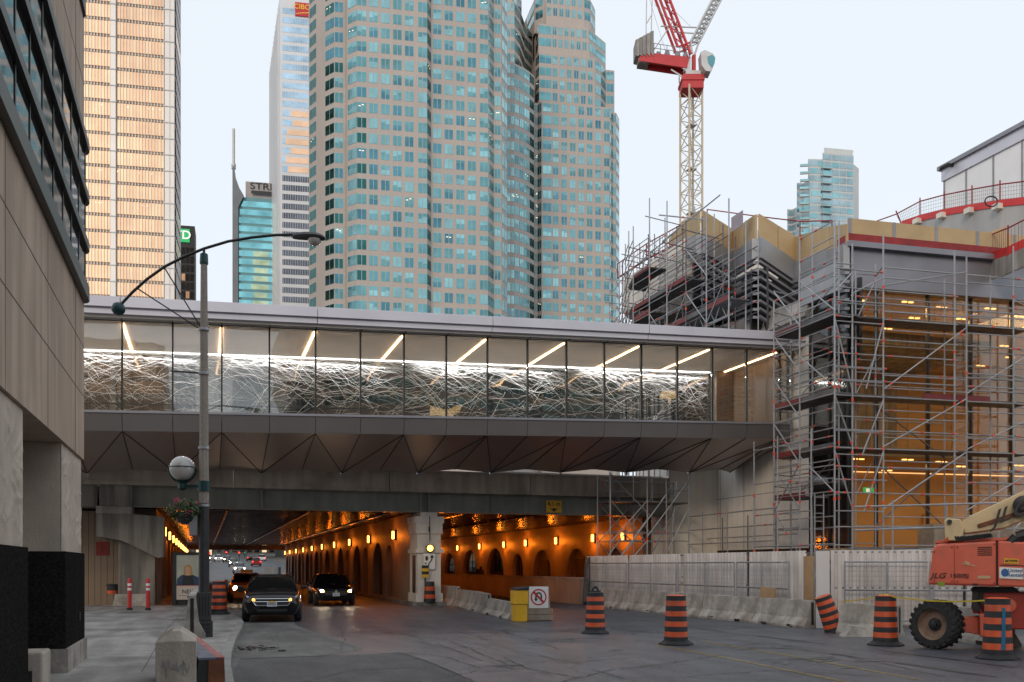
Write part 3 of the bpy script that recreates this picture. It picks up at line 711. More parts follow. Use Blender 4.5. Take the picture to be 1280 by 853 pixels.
for i in range(len(TP) - 1):
    a_, b_ = TP[i], TP[i + 1]
    T0 = (a_, 36.05, zz(zb, a_)); T1 = (b_, 36.05, zz(zb, b_))
    lowA = i % 2 == 1
    K0 = (a_, YK, zz(ZK if lowA else ZK + .16, a_)); K1 = (b_, YK, zz(ZK + .16 if lowA else ZK, b_))
    tri = ((T0, T1, K0), (T1, K1, K0)) if lowA else ((T0, T1, K1), (T0, K1, K0))
    for q_ in tri: soff(q_)
    soff((K0, K1, (b_, YK + .05, zz(6.9, b_)), (a_, YK + .05, zz(6.9, a_))))
    dn = Vector((0, .0, -.012))
    for e0, e1 in ((T0, K0), (T1, K0) if lowA else (T0, K1)): mbe.tube(Vector(e0) + dn, Vector(e1) + dn, .017, 4)
    if lowA: mbs.tube(Vector(K0) + Vector((0, -.1, -.07)), Vector(K0) + Vector((0, .1, -.02)), .065, 8)
mbp.build('soffit_panel', 'soffit', t); mbs.build('soffit_node', 'tube', t); mbe.build('soffit_joint', 'seam', t)
mb = MB(); slab(mb, XB0, XB1, 36.31, 41.0, 6.62, 6.95); mb.build('deck_frame', 'seam', t)
# ------------------------------------------------------------------ towers
M['granite_pink'] = mat('pink_granite_cladding', (.44, .385, .345), .7, 0, .06, .05, streak=.06)
M['win_a'] = tinted('window_teal', (.15, .33, .35), .10, 1.0, .15)
M['win_b'] = tinted('window_pale_teal', (.255, .475, .49), .14, 1.0, .15)
M['win_c'] = tinted('window_blue', (.095, .24, .29), .10, 1.0, .15)
M['win_d'] = tinted('window_dark_green', (.035, .13, .125), .08, .9, .1)
M['win_frame'] = mat('window_frame_pale', (.33, .42, .43), .5, .2, 0)
M['office_light'] = emis('office_light', (1, .82, .60), .8)
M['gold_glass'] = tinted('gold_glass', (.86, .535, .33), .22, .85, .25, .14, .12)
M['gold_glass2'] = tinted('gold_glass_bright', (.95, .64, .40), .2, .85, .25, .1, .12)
M['gold_band'] = mat('gold_spandrel', (.30, .20, .13), .4, .5, .2, .2)
M['pilaster'] = mat('pale_metal_pilaster', (.62, .60, .58), .4, .4, .05, .2)
M['white_steel'] = mat('white_tower_steel', (.60, .61, .63), .45, .2, .04, .1)
M['blue_strip'] = tinted('blue_window_strip', (.42, .58, .70), .1, 1.0, .2)
M['teal_glass'] = tinted('teal_tower_glass', (.22, .52, .56), .1, 1.0, .25)
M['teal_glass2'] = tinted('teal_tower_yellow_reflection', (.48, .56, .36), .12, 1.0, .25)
M['teal_band'] = mat('teal_tower_band', (.12, .26, .28), .4, .4, .1, .2)
M['black_tower'] = mat('black_steel', (.018, .019, .022), .4, .3, .1, .3)
M['black_glass'] = tinted('black_tower_glass', (.12, .13, .15), .1, 1, .2)
M['condo_glass'] = tinted('condo_glass', (.34, .46, .50), .3, .8, .1)
M['condo_slab'] = mat('condo_slab', (.52, .54, .53), .6, 0, .05, .2)
M['sign_red'] = mat('sign_red', (.50, .02, .03), .5, 0, 0); M['sign_yellow'] = mat('sign_yellow', (.85, .5, .03), .5, 0, 0)
M['sign_green'] = emis('sign_green', (.02, .40, .12), .5); M['sign_white'] = emis('sign_white', (.9, .9, .9), .6)
ALPHA = R(-7.4)
E1 = Vector((math.cos(ALPHA), math.sin(ALPHA), 0)); E2 = Vector((-math.sin(ALPHA), math.cos(ALPHA), 0))
def on_plane(px, base, d):
    """the point where the sight line of px meets the vertical plane through base along E1, pushed d metres back"""
    a, b, c = ray(px); t = (base.dot(E2) + d) / (a * E2.x + b * E2.y); return Vector((a * t, b * t, 0))
class Tower:
    def __init__(s, root): s.root = root; s.wall = MB(); s.wins = []; s.lights = MB()
    def facade(s, p0, p1, z0, z1, fh, wins, zw0=0, wh=(.19, .87), kinds='aaaabbbcc', off=.06, lit=.05):
        """wall p0->p1 (seen from the outside, left to right) with windows at fractions wins"""
        s.wall.face([(p0.x, p0.y, z0), (p1.x, p1.y, z0), (p1.x, p1.y, z1), (p0.x, p0.y, z1)])
        d = p1 - p0; L = d.length
        if L < .01: return
        n = Vector((d.y, -d.x, 0)).normalized()
        nf = int((z1 - z0) / fh + .001)
        for k in range(nf):
            za = z1 - (k + 1) * fh
            if za < zw0: break
            rowlit = rng.random() < lit
            for w_ in wins:
                a_, b_ = w_[0], w_[1]; panes = w_[2] if len(w_) > 2 else 2
                mb = MB(); P = lambda f, z, o: tuple(p0 + d * f + n * o)[:2] + (z,)
                zb_, zt_ = za + fh * wh[0], za + fh * wh[1]
                mb.face([P(a_, zb_, off * .4), P(b_, zb_, off * .4), P(b_, zt_, off * .4), P(a_, zt_, off * .4)], 0)
                g = .09 / L; mi = rng.choice(kinds); split = rng.random()
                for q in range(panes):
                    f0 = a_ + (b_ - a_) * q / panes + g; f1 = a_ + (b_ - a_) * (q + 1) / panes - g
                    ki = 'abcd'.index(mi) + 1
                    if split < .35:
                        zs = zt_ - (zt_ - zb_) * rng.uniform(.25, .6)
                        mb.face([P(f0, zb_ + .1, off), P(f1, zb_ + .1, off), P(f1, zs, off), P(f0, zs, off)], ki)
                        mb.face([P(f0, zs, off), P(f1, zs, off), P(f1, zt_ - .1, off), P(f0, zt_ - .1, off)], {1: 2, 2: 1, 3: 1, 4: 4}[ki])
                    else:
                        mb.face([P(f0, zb_ + .1, off), P(f1, zb_ + .1, off), P(f1, zt_ - .1, off), P(f0, zt_ - .1, off)], ki)
                if rng.random() < (.55 if rowlit else .012):
                    for q in range(2):
                        fa = a_ + (b_ - a_) * (.15 + .35 * q + rng.uniform(0, .1)); zl = zt_ - rng.uniform(.35, 1.2)
                        mb.face([P(fa, zl, off * 1.6), P(fa + .5 / L, zl, off * 1.6), P(fa + .5 / L, zl + .2, off * 1.6), P(fa, zl + .2, off * 1.6)], 5)
                s.wins.append(mb)
    def roof(s, pts, z): s.wall.face([(p.x, p.y, z) for p in pts])
    def finish(s, wallmat='granite_pink', n=100, name='window'):
        mats = ['win_frame', 'win_a', 'win_b', 'win_c', 'win_d', 'office_light']
        s.wall.build('wall', wallmat, s.root)
        vis = s.wins[:n]
        for mb in vis: mb.build(name, mats, s.root)
        rest = MB()
        for mb in s.wins[n:]:
            k = len(rest.v); rest.v += mb.v; rest.f += [tuple(i + k for i in f) for f in mb.f]; rest.m += mb.m
        if rest.v: tag(rest.build('windows', mats, s.root), kind='stuff')
def chain(T, base, pts, z0, z1, fh, segs, close=40, **k):
    P = [on_plane(px, base, d) for px, d in pts]
    for (p, q), w_ in zip(zip(P, P[1:]), segs):
        kk = dict(k)
        if isinstance(w_, tuple): w_, kk['kinds'] = w_
        T.facade(p, q, z0, z1, fh, w_, **kk)
    b0, b1 = P[0] + E2 * close, P[-1] + E2 * close
    T.wall.face([(P[-1].x, P[-1].y, z0), (b1.x, b1.y, z0), (b1.x, b1.y, z1), (P[-1].x, P[-1].y, z1)])
    T.wall.face([(b0.x, b0.y, z0), (P[0].x, P[0].y, z0), (P[0].x, P[0].y, z1), (b0.x, b0.y, z1)])
    T.wall.face([(b1.x, b1.y, z0), (b0.x, b0.y, z0), (b0.x, b0.y, z1), (b1.x, b1.y, z1)])
    T.roof(P + [b1, b0], z1)
    return P
F4 = [(.035, .215), (.275, .455), (.515, .695), (.755, .935)]
B1 = PT(500, HOR, 243)
t = thing('office_tower', 'tallest granite office tower with teal windows and folded bays, rising past the picture top', 'tower', tuple(B1 + E2 * 15))
T = Tower(t); FH = 3.9; ZT = 163.8
chain(T, B1, [(386, 16), (396, 12), (406, 7), (418, 4), (431, 4), (434, 2.5), (446, 0), (459, 0), (521, 0), (534, 0), (539, 2.5), (599, 2.5), (610, 2.5), (617, 6), (627, 6), (634, 10)], 0, ZT, FH,
      [([(.1, .92)], 'ddd'), [], ([(.05, .98)], 'ddc'), ([(.02, .85)], 'dca'), [], ([(.06, 1)], 'bba'), ([(0, .94)], 'aacd'), F4, ([(.12, 1)], 'aab'), ([(0, .9)], 'dda'), F4, ([(.06, 1)], 'aab'), ([(0, 1)], 'bbb'), [(.12, .88)], ([(0, .97)], 'bbb')], zw0=42)
T.wins.sort(key=lambda m: -sum(v[2] for v in m.v[:4]))
T.wins = [w_ for w_ in T.wins if w_.v[0][2] < 146] + [w_ for w_ in T.wins if w_.v[0][2] >= 146]
T.finish()
B2 = PT(715, HOR, 297)
t = thing('office_tower', 'granite office tower stepping back to a narrow crown, behind the tallest one', 'tower', tuple(B2 + E2 * 15))
T = Tower(t); HZ = lambda y: CAMZ + (708 - y) / F * (299 + max(0, 134 - y) * .085)
F8 = [(.015 + .163 * k, .125 + .163 * k) for k in range(6)]
chain(T, B2, [(652, 5), (664, 2), (668.5, 1.5), (672, 1.5), (677, 0), (690, 0), (755, 0), (762, 0), (766, 3), (770, 3), (774, 7)], 0, HZ(134), FH,
      [[(.1, .9)], ([(0, 1)], 'ddd'), ([(.1, .9)], 'dd'), ([(0, 1)], 'dab'), [(.1, .95)], F8, [(.0, .95)], ([(0, 1)], 'bbb'), [(.1, .9)], ([(0, 1)], 'bba')], zw0=42)
chain(T, B2, [(669, 6), (674, 3.0), (690, 3), (744, 3), (751, 5), (757, 9), (768, 9)], HZ(134), HZ(78), FH, [([(.1, 1)], 'ab'), [(.02, .95)], F8, ([(0, 1)], 'bb'), ([(0, 1)], 'ba'), [(.1, .9)]])
chain(T, B2, [(670, 12), (673, 6), (690, 6), (736, 6), (745, 9), (757, 13)], HZ(78), HZ(42), FH, [([(.1, 1)], 'ab'), [(.02, .95)], F8, ([(0, 1)], 'bb'), ([(0, 1)], 'ba')])
chain(T, B2, [(655, 26), (668, 12), (680, 9), (683, 8), (730, 8), (738, 9), (744, 14)], HZ(42), HZ(6), FH, [([(.3, .98, 4)], 'aab'), [(.1, .9)], [], F8, [(.05, .95)], ([(0, .9)], 'bb')])
chain(T, B2, [(672, 22), (686, 13), (720, 13), (733, 18)], HZ(6), HZ(-3), FH, [[], [], []])
# shoulder beside the taller tower
chain(T, B2, [(633, -6), (643, -6), (655, -4), (662, -2), (668, .5)], 0, HZ(108), FH, [[(.1, .5), (.6, .98)], [(.05, .45), (.55, .95)], ([(0, .95)], 'abb'), ([(0, .9)], 'dd')], zw0=42)
chain(T, B2, [(633, -2), (643, -2), (650, 2), (656, 9), (666, 14)], HZ(108), HZ(38), FH, [[(.1, .5), (.6, .98)], ([(.05, .95)], 'abb'), ([(0, .95)], 'aac'), ([(0, .9)], 'ab')])
chain(T, B2, [(633, 3), (640, 3), (646, 8), (652, 12)], HZ(38), HZ(2), FH, [[(.1, .9)], ([(.05, .95)], 'abb'), ([(0, .95)], 'aac')])
T.wins.sort(key=lambda m: -sum(v[2] for v in m.v[:4]))
T.finish()

# golden tower
B3 = PT(160, HOR, 235)
t = thing('golden_tower', 'gold mirrored office tower with white pilasters behind the stone building', 'tower', tuple(B3 + E2 * 15))
P = lambda px, d=0: on_plane(px, B3, d)
ZG = CAMZ + 760 / F * 235; fh = 20.3 / F * 235
def quadw(mb, p, q, z0, z1, mi=0, n_=None, o=0):
    d = (q - p); n_ = Vector((d.y, -d.x, 0)).normalized() * o
    mb.face([(p.x + n_.x, p.y + n_.y, z0), (q.x + n_.x, q.y + n_.y, z0), (q.x + n_.x, q.y + n_.y, z1), (p.x + n_.x, p.y + n_.y, z1)], mi)
def vbox(mb, p, q, z0, z1, th, mi=0):
    d = (q - p); n_ = Vector((d.y, -d.x, 0)).normalized() * th
    mb.hexa([(p.x + n_.x, p.y + n_.y, z0), (q.x + n_.x, q.y + n_.y, z0), (q.x, q.y, z0), (p.x, p.y, z0), (p.x + n_.x, p.y + n_.y, z1), (q.x + n_.x, q.y + n_.y, z1), (q.x, q.y, z1), (p.x, p.y, z1)], mi)
mb = MB(); quadw(mb, P(60), P(219), 0, ZG); p, q = P(219), P(226, 14); quadw(mb, p, q, 0, ZG); mb.build('wall', 'gold_band', t)
nfl = int(ZG / fh)
for k in range(nfl):
    z0 = ZG - (k + 1) * fh
    if z0 < 40: break
    GM = ['gold_glass', 'gold_glass2', 'crane_grey', 'office_light']
    for (a_, b_) in ((60, 138), (146.5, 205)):
        n = int((b_ - a_) / 3.9); mb = MB()
        for i in range(n):
            quadw(mb, P(a_ + (b_ - a_) * (i + .09) / n), P(a_ + (b_ - a_) * (i + .91) / n), z0 + .85, z0 + fh, rng.choice([0, 0, 1]), o=.12)
        if a_ < 100: mb.build('window_band', GM, t)
    if rng.random() < .25:
        for i in range(6):
            x = rng.uniform(108, 200); mb2 = MB(); quadw(mb2, P(x), P(x + 1.3), z0 + fh - .9, z0 + fh - .55, 3, o=.2); mb2.build('office_lamp', GM, t)
    mb.build('window_band', GM, t)
    mb = MB(); quadw(mb, P(219.6), P(225.5, 13), z0 + .5, z0 + fh * .93, 2 if rng.random() < .8 else 1, o=.1); mb.build('side_window', GM, t)
mb = MB()
for (a_, b_) in ((60, 138), (146.5, 205)):
    n = int((b_ - a_) / 3.9)
    for i in range(n + 1):
        x = a_ + (b_ - a_) * i / n; vbox(mb, P(x - .28), P(x + .28), 30, ZG, .35)
mb.build('fins', 'pilaster', t)
for (a_, b_) in ((139, 145.5), (206.5, 218.6)):
    mb = MB(); vbox(mb, P(a_), P(b_), 20, ZG, .8); pl = mb.build('pilaster', 'pilaster', t)
    mb = MB()
    for k in range(nfl):
        z = ZG - k * fh; vbox(mb, P(a_ - .4), P(b_ + .4), z - .12, z + .12, .95); 
    if b_ > 200: vbox(mb, P(212.6), P(213.2), 20, ZG, .9)
    mb.build('joint', 'crane_grey', pl)
mb = MB()
for k in range(nfl):
    z = ZG - k * fh
    for x in range(61, 206, 4):
        if 137 < x < 147: continue
        vbox(mb, P(x), P(x + 1.6), z + .12, z + .42, .3)
mb.build('spandrel_ornament', 'crane_grey', t)

# white steel tower with the bank sign
B4 = PT(350, HOR, 397)
P = lambda px, d=0: on_plane(px, B4, d)
t = thing('white_tower', 'tall white ribbed office tower with a red bank sign at its top', 'tower', tuple(B4 + E2 * 15))
ZC = CAMZ + 716 / F * 397; fh = 11.65 / F * 397
pL = Vector((B4.x, B4.y, 0)); far = PXX(338.5, HOR, B4.x); far.z = 0
p0, p1 = P(350), P(402)
mb = MB(); quadw(mb, far, pL, 0, ZC); quadw(mb, p0, p1, 0, ZC); mb.face([(p0.x, p0.y, ZC), (p1.x, p1.y, ZC), (p1.x + 5, p1.y + 60, ZC), (far.x, far.y, ZC)]); mb.build('wall', 'white_steel', t)
mb = MB()
for i in range(13):
    a_ = far + (pL - far) * (i + .5) / 13; b_ = a_ + (pL - far).normalized() * 1.6; vbox(mb, a_, b_, 0, ZC - 6, -.9 if False else .9)
mb.build('ribs', 'white_steel', t)
M['ribgap'] = mat('rib_gap', (.25, .27, .30), .5, .2, 0)
mb = MB()
for i in range(13):
    a_ = far + (pL - far) * (i + .0) / 13; b_ = a_ + (pL - far).normalized() * 1.2; quadw(mb, a_, b_, 0, ZC - 6, o=.05)
mb.build('rib_windows', 'ribgap', t)
for k in range(1, 50):
    z0 = ZC - 5.5 - k * fh
    if z0 < 60: break
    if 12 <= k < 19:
        mb = MB(); xs = 352.9 + rng.uniform(4, 14); quadw(mb, P(xs), P(400), z0 + fh * .30, z0 + fh * .92, 1, o=.09); mb.build('painted_gold_reflection', ['blue_strip', 'gold_glass', 'black_glass', 'white_steel'], t)  # gold reflection on these rows, put in as gold-coloured panes
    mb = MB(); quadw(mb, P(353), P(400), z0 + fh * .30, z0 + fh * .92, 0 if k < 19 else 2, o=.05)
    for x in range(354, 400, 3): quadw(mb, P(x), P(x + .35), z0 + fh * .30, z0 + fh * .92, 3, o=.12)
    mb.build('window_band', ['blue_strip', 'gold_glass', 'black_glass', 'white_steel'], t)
pc = P(378.5); zc = CAMZ + (708 - 10) / F * 397
nS = -E2
mb = MB(); vbox(mb, P(369), P(388), zc - 2.8, zc + 2.9, .5); sg = mb.build('sign_panel', 'sign_red', t)
text('CIBC', 2.9, tuple(P(377.2) - E2 * .6 + Vector((0, 0, zc + 1.0))), (E1, UP, nS), 'sign_yellow', t, extrude=.02)
mb = MB()
for i in range(8):
    f = i / 8; g = (i + 1) / 8
    a_, b_ = P(369.5 + 16.5 * f, -.55), P(369.5 + 16.5 * g, -.55)
    mb.face([(a_.x, a_.y, zc - 2.3 + 1.0 * f ** .6), (b_.x, b_.y, zc - 2.3 + 1.0 * g ** .6), (b_.x, b_.y, zc - 1.9 + 1.1 * g ** .6), (a_.x, a_.y, zc - 2.2 + 1.1 * f ** .6)])
mb.build('sign_swoosh', 'sign_yellow', t)

# teal tower with spire
B5 = PT(310, HOR, 430); P = lambda px, d=0: on_plane(px, B5, d); HZ5 = lambda y: CAMZ + (708 - y) / F * 430
t = thing('teal_tower', 'teal glass office tower with a curved grey fin and a needle mast', 'tower', tuple(B5 + E2 * 15))
mb = MB(); mb.prism([P(298), P(345), P(345, 40), P(298, 40)], 0, HZ5(247)); mb.prism([P(292.5), P(297.9), P(297.9, 40), P(292.5, 40)], 0, HZ5(268)); mb.build('wall', 'teal_band', t)
k = 0; z = HZ5(249)
while z > 60:
    mb = MB(); a_ = 293 if z < HZ5(268) else 299.5
    if z >= HZ5(308): quadw(mb, P(a_ + .5), P(344), z - 3.6, z - 1.0, 0, o=.1)
    if z < HZ5(308):
        x = 314 + rng.randint(0, 4); quadw(mb, P(a_ + .5), P(344), z - 3.6, z - 1.0, 0, o=.1); mb2 = MB(); quadw(mb2, P(x), P(334 + rng.randint(-2, 3)), z - 3.5, z - 1.2, 1, o=.2); mb2.build('painted_yellow_reflection', ['teal_glass', 'teal_glass2'], t)  # yellow reflection painted on as separate panes over the teal band
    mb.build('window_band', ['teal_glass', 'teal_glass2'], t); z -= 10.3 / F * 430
mb = MB(); mb.extrude([P(291, -1) + Vector((0, 0, z_)) for z_ in (0,)] + [P(298, -1), P(298, -1) + Vector((0, 0, HZ5(262))), P(305, -1) + Vector((0, 0, HZ5(247))), P(299.5, -1) + Vector((0, 0, HZ5(238))), P(295, -1) + Vector((0, 0, HZ5(226))), P(293, -1) + Vector((0, 0, HZ5(212))), P(290.8, -1) + Vector((0, 0, HZ5(210)))], E2 * -1.0)
mb.build('fin', 'crane_grey' if False else mat('grey_fin', (.16, .17, .19), .5, .3, .1, .2), t)
mb = MB(); p = P(292, -1); mb.tube((p.x, p.y, HZ5(214)), (p.x, p.y, HZ5(208)), 1.0, 8); mb.tube((p.x, p.y, HZ5(208)), (p.x, p.y, HZ5(164)), .62, 8); mb.build('mast', 'crane_grey', t)
mb = MB(); mb.prism([P(307, 1), P(346, 1), P(346, 30), P(307, 30)], HZ5(247), HZ5(226)); mb.build('sign_block', mat('sign_block', (.40, .37, .36), .6, 0, .1, .2), t)
mb = MB(); quadw(mb, P(314), P(345), HZ5(242), HZ5(238), o=.2); mb.build('louvre', 'dark_metal', t)
text('STRI', 4.2, tuple(P(326.5, .8) + Vector((0, 0, HZ5(231.5)))), (E1, UP, nS), 'dark_metal', t, extrude=.02, sx=1.25)

# black tower with green sign
B6 = PT(235, HOR, 320); P = lambda px, d=0: on_plane(px, B6, d); HZ6 = lambda y: CAMZ + (708 - y) / F * 320
t = thing('black_tower', 'slim black office tower with a green square letter sign', 'tower', tuple(B6 + E2 * 12))
mb = MB(); mb.prism([P(206), P(243.5), P(245.2, 10), P(206, 10)], 0, HZ6(282.5)); mb.build('wall', 'black_tower', t)
z = HZ6(309)
while z > 55:
    mb = MB()
    for i in range(3):
        x0 = 227 + i * 5.4; quadw(mb, P(x0), P(x0 + 4.4), z - 2.5, z - .2, 0 if rng.random() < .9 else 1, o=.08)
    mb.build('window_band', ['black_glass', 'gold_glass'], t); z -= 11 / F * 320
mb = MB(); vbox(mb, P(219), P(237.3), HZ6(303.5), HZ6(287), .4); mb.build('sign_panel', 'sign_green', t)
text('TD', 4.0, tuple(P(228.3, -.6) + Vector((0, 0, HZ6(295.3)))), (E1, UP, nS), 'sign_white', t, extrude=.02)

# distant condominium on the right
B7 = PT(1040, HOR, 370); P = lambda px, d=0: on_plane(px, B7, d); HZ7 = lambda y: CAMZ + (708 - y) / F * 370
t = thing('condo_tower', 'pale glass condominium tower with stacked balconies beyond the scaffolding', 'tower', tuple(B7 + E2 * 12))
blocks = [((984, 6), (990, 6), (997, 3), 258), ((996, 3), (1003, 3), (1012, 0), 228), ((1010, 1), (1014, .8), (1030, .2), 200), ((1028, 0), (1040, 0), (1067, 0), 192), ((1030, 3), (1045, 3), (1066, 3), 181), ((1064, 4), (1068, 4), (1073.5, 7), 198)]
mbw = MB()
for i, (a_, b_, c_, y) in enumerate(blocks):
    pts = [P(*a_), P(*b_), P(*c_), P(c_[0], 25), P(a_[0], 25)]; mbw.prism(pts, 0, HZ7(y))
mbw.build('wall', 'condo_slab', t)
nb = 0
for i, (a_, b_, c_, y) in enumerate(blocks):
    z = HZ7(y) - .4
    while z > 70:
        mb = MB()
        if i != 4 or z < HZ7(192):
            for (p, q) in ((P(*a_), P(*b_)), (P(*b_), P(*c_))):
                n = max(1, int((q - p).length / 2.4))
                for k in range(n): quadw(mb, p + (q - p) * (k + .06) / n, p + (q - p) * (k + .94) / n, z - 2.3, z - .15, 0 if rng.random() < .8 else 1, o=.1)
        else:
            quadw(mb, P(1046), P(1064), z - 1.5, z - .3, 2, o=.1)
        if mb.v: mb.build('window_row', ['condo_glass', 'win_b', 'dark_metal'], t) if nb < 100 else None
        nb += 1; z -= 9.4 / F * 370
for k in range(30):
    z = HZ7(212) - k * 9.4 / F * 370
    mb = MB(); p, q = P(1028, -.6), P(1040, -.6); vbox(mb, p, q, z - .15, z + .05, .5); vbox(mb, p, q, z + .05, z + 1.0, .06, 1); mb.build('balcony', ['condo_slab', 'win_b'], t); mb = MB()
    p, q = P(1000, 0), P(1011, -1.0); vbox(mb, p, q, z - .15, z + .05, .8); vbox(mb, p, q, z + .05, z + 1.0, .06, 1)
    mb.build('balcony', ['condo_slab', 'win_b'], t)
mb = MB()
for px, d in ((1052, 8), (1061, 8)):
    p = P(px, d); z = HZ7(181); mb.tube((p.x, p.y, z), (p.x, p.y, z + 1.6), .12); mb.tube((p.x, p.y, z + 1.6), (p.x + 2.4, p.y, z + 2.0), .1)
p = P(1001, 8); z = HZ7(228); mb.tube((p.x, p.y, z), (p.x, p.y, z + 3), .12)
mb.build('roof_davits', 'crane_grey', t)

# ------------------------------------------------------------------ tower crane
tc = 112.0
CB = PT(864, HOR, tc); CB.z = 0
CZ = lambda y: CAMZ + (708 - y) / F * tc
t = thing('tower_crane', 'red and cream luffing tower crane rising behind the scaffolding', 'crane', tuple(CB))
RV = Vector((CF, -SF, 0)); FV = Vector((SF, CF, 0))
ca, sa = math.cos(R(25)), math.sin(R(25)); A1 = RV * ca + FV * sa; A2 = -RV * sa + FV * ca
hw = .92
mb = MB(); z0, z1 = 6, CZ(112)
cs = [CB + A1 * hw * i + A2 * hw * j for i, j in ((-1, -1), (1, -1), (1, 1), (-1, 1))]
for c_ in cs: mb.tube((c_.x, c_.y, z0), (c_.x, c_.y, z1), .13, 6)
z = z1; k = 0
while z > 30:
    for i in range(4):
        a_, b_ = cs[i], cs[(i + 1) % 4]; zz_ = z - 1.75
        if k % 2: a_, b_ = b_, a_
        mb.tube((a_.x, a_.y, z), (b_.x, b_.y, zz_), .055, 5); mb.tube((a_.x, a_.y, z), (b_.x, b_.y, z), .05, 5)
    z -= 1.75; k += 1
mb.build('mast', 'crane_cream', t)
mb = MB(); z = z1; 
while z > 34: mb.box(CB.x - .5, CB.x + .5, CB.y - .5, CB.y + .5, z - 4.4, z - 4.3); mb.tube((CB.x + .2, CB.y, z - 4.3), (CB.x - .1, CB.y, z), .06); z -= 5.2
mb.build('mast_ladder', 'crane_grey', t)
def cp(px, py, d=0): return PT(px, py, tc) + FV * d
XM = Matrix((RV, FV, Vector((0, 0, 1)))).transposed().to_4x4(); XM.translation = CB
mb = MB(); mb.box(-1.25, 1.25, -1.2, 1.2, CZ(116), CZ(107), X=XM); mb.box(-1.35, 1.35, -1.3, 1.3, CZ(106.6), CZ(103), X=XM); mb.box(-1.2, 1.2, -1.2, 1.2, CZ(102.6), CZ(99), X=XM); mb.build('slewing_ring', 'jib_red', t)
mb = MB(); mb.box(-.8, 1.0, -.9, .9, CZ(98.6), CZ(93), X=XM); mb.box(.1, .5, -.3, .3, CZ(93), CZ(70), X=XM, mi=1); mb.box(-1.0, -.2, -.8, -.2, CZ(93), CZ(78), X=XM); mb.build('turntable', ['crane_grey', 'jib_red'], t)
mb = MB()
for d in (-.9, .7): mb.extrude([cp(797, 81, d), cp(800, 70, d), cp(860, 76.5, d), cp(857, 90, d)], FV * .25)
mb.extrude([cp(800, 74, -.6), cp(858, 80, -.6), cp(858, 83, -.6), cp(800, 77, -.6)], FV * 1.3); mb.build('counter_jib', 'jib_red', t)
mb = MB()
for k in range(5):
    x = 793 + k * 4.6; mb.hexa([cp(x, 75 + k * -1 , -1), cp(x + 4.2, 76, -1), cp(x + 4.2, 76, 1), cp(x, 75 - k, 1), cp(x, 56 - k * 2.6, -1), cp(x + 4.2, 54 - k * 2.4, -1), cp(x + 4.2, 54 - k * 2.4, 1), cp(x, 56 - k * 2.6, 1)])
mb.hexa([cp(797, 82, -.8), cp(810, 83, -.8), cp(810, 83, .8), cp(797, 82, .8), cp(797, 77, -.8), cp(811, 78, -.8), cp(811, 78, .8), cp(797, 77, .8)])
mb.build('counterweight', 'concrete', t)
mb = MB()
for (x, y, s_) in ((822, 69, 3.5), (833, 68, 4), (846, 70, 4), (855, 71, 3)):
    mb.hexa([cp(x - s_, y + 4, -.5), cp(x + s_, y + 5, -.5), cp(x + s_, y + 5, .5), cp(x - s_, y + 4, .5), cp(x - s_ * .5, y - s_ * .6, -.5), cp(x + s_ * .7, y - s_ * .4, -.5), cp(x + s_ * .7, y - s_ * .4, .5), cp(x - s_ * .5, y - s_ * .6, .5)])
mb.tube(cp(815, 60, -1), cp(858, 67, -1), .04); mb.tube(cp(815, 66, -1), cp(858, 72, -1), .04)
for x in range(816, 860, 8): mb.tube(cp(x, 60 + (x - 815) * .16, -1), cp(x, 73, -1), .04)
mb.build('winch_deck', 'spandrel', t)
mb = MB()
for d in (-.7, .7):
    for (a_, b_) in (((817, -14), (846, 63)), ((829, -14), (862, 72))): mb.tube(cp(*a_, d), cp(*b_, d), .17, 6)
    mb.tube(cp(846, 63, d), cp(862, 72 - 15, d), .1)
for k in range(6):
    f = k / 6; g = (k + .7) / 6
    mb.tube(cp(817 + 29 * f, -14 + 77 * f, -.7), cp(829 + 33 * g, -14 + 86 * g, -.7), .07); mb.tube(cp(829 + 33 * f, -14 + 86 * f, -.7), cp(829 + 33 * f, -14 + 86 * f, .7), .07)
mb.build('a_frame', 'jib_red', t)
mb = MB(); jb = (cp(866, 72), cp(908, -14)); 
for (o, d) in ((-6, -.7), (-6, .7), (4.5, 0)):
    mb.tube(cp(866 + o * .35, 71, d), cp(868 + o, 56, d), .11); mb.tube(cp(868 + o, 56, d), cp(904 + o, -14, d), .12)
n = 12
for k in range(n):
    f, g = k / n, (k + .5) / n; lx = lambda o, f: (868 + o + 36 * f, 56 - 70 * f)
    for d in (-.7, .7):
        mb.tube(cp(*lx(-6, f), d), cp(*lx(4.5, g), 0), .06); mb.tube(cp(*lx(4.5, g), 0), cp(*lx(-6, (k + 1) / n), d), .06)
    mb.tube(cp(*lx(-6, f), -.7), cp(*lx(-6, g), .7), .05)
mb.build('jib', 'crane_grey', t)
mb = MB()
for a_, b_ in (((826, 33), (880, 35)), ((840, 40), (868, 42))): mb.tube(cp(*a_), cp(*b_), .08)
for a_, b_ in (((807.5, 45), (808.5, -14)), ((814, 45), (815.5, -14)), ((808, 30), (815, 18)), ((818, 62), (843, 24))): mb.tube(cp(*a_), cp(*b_), .06)
for a_, b_ in (((818, 5), (870, 70)), ((834, 5), (864, 34)), ((812, 0), (833, 68))): mb.tube(cp(*a_), cp(*b_), .025)
mb.tube(cp(838, 90, -.5), cp(852, 101, -.8), .1); mb.tube(cp(844, 82, -.5), cp(855, 92, -.8), .1); mb.tube(cp(849, 104), cp(849, 96), .08)
mb.build('stays', 'crane_grey', t)
mb = MB()
poly_ = [(873, 92), (872, 76), (877, 73.5), (887, 78), (890, 83), (889, 90), (884, 100), (878, 99)]
mb.extrude([cp(x, y, -1.9) for x, y in poly_], FV * 1.6); cb = mb.build('cab', 'crane_grey', t)
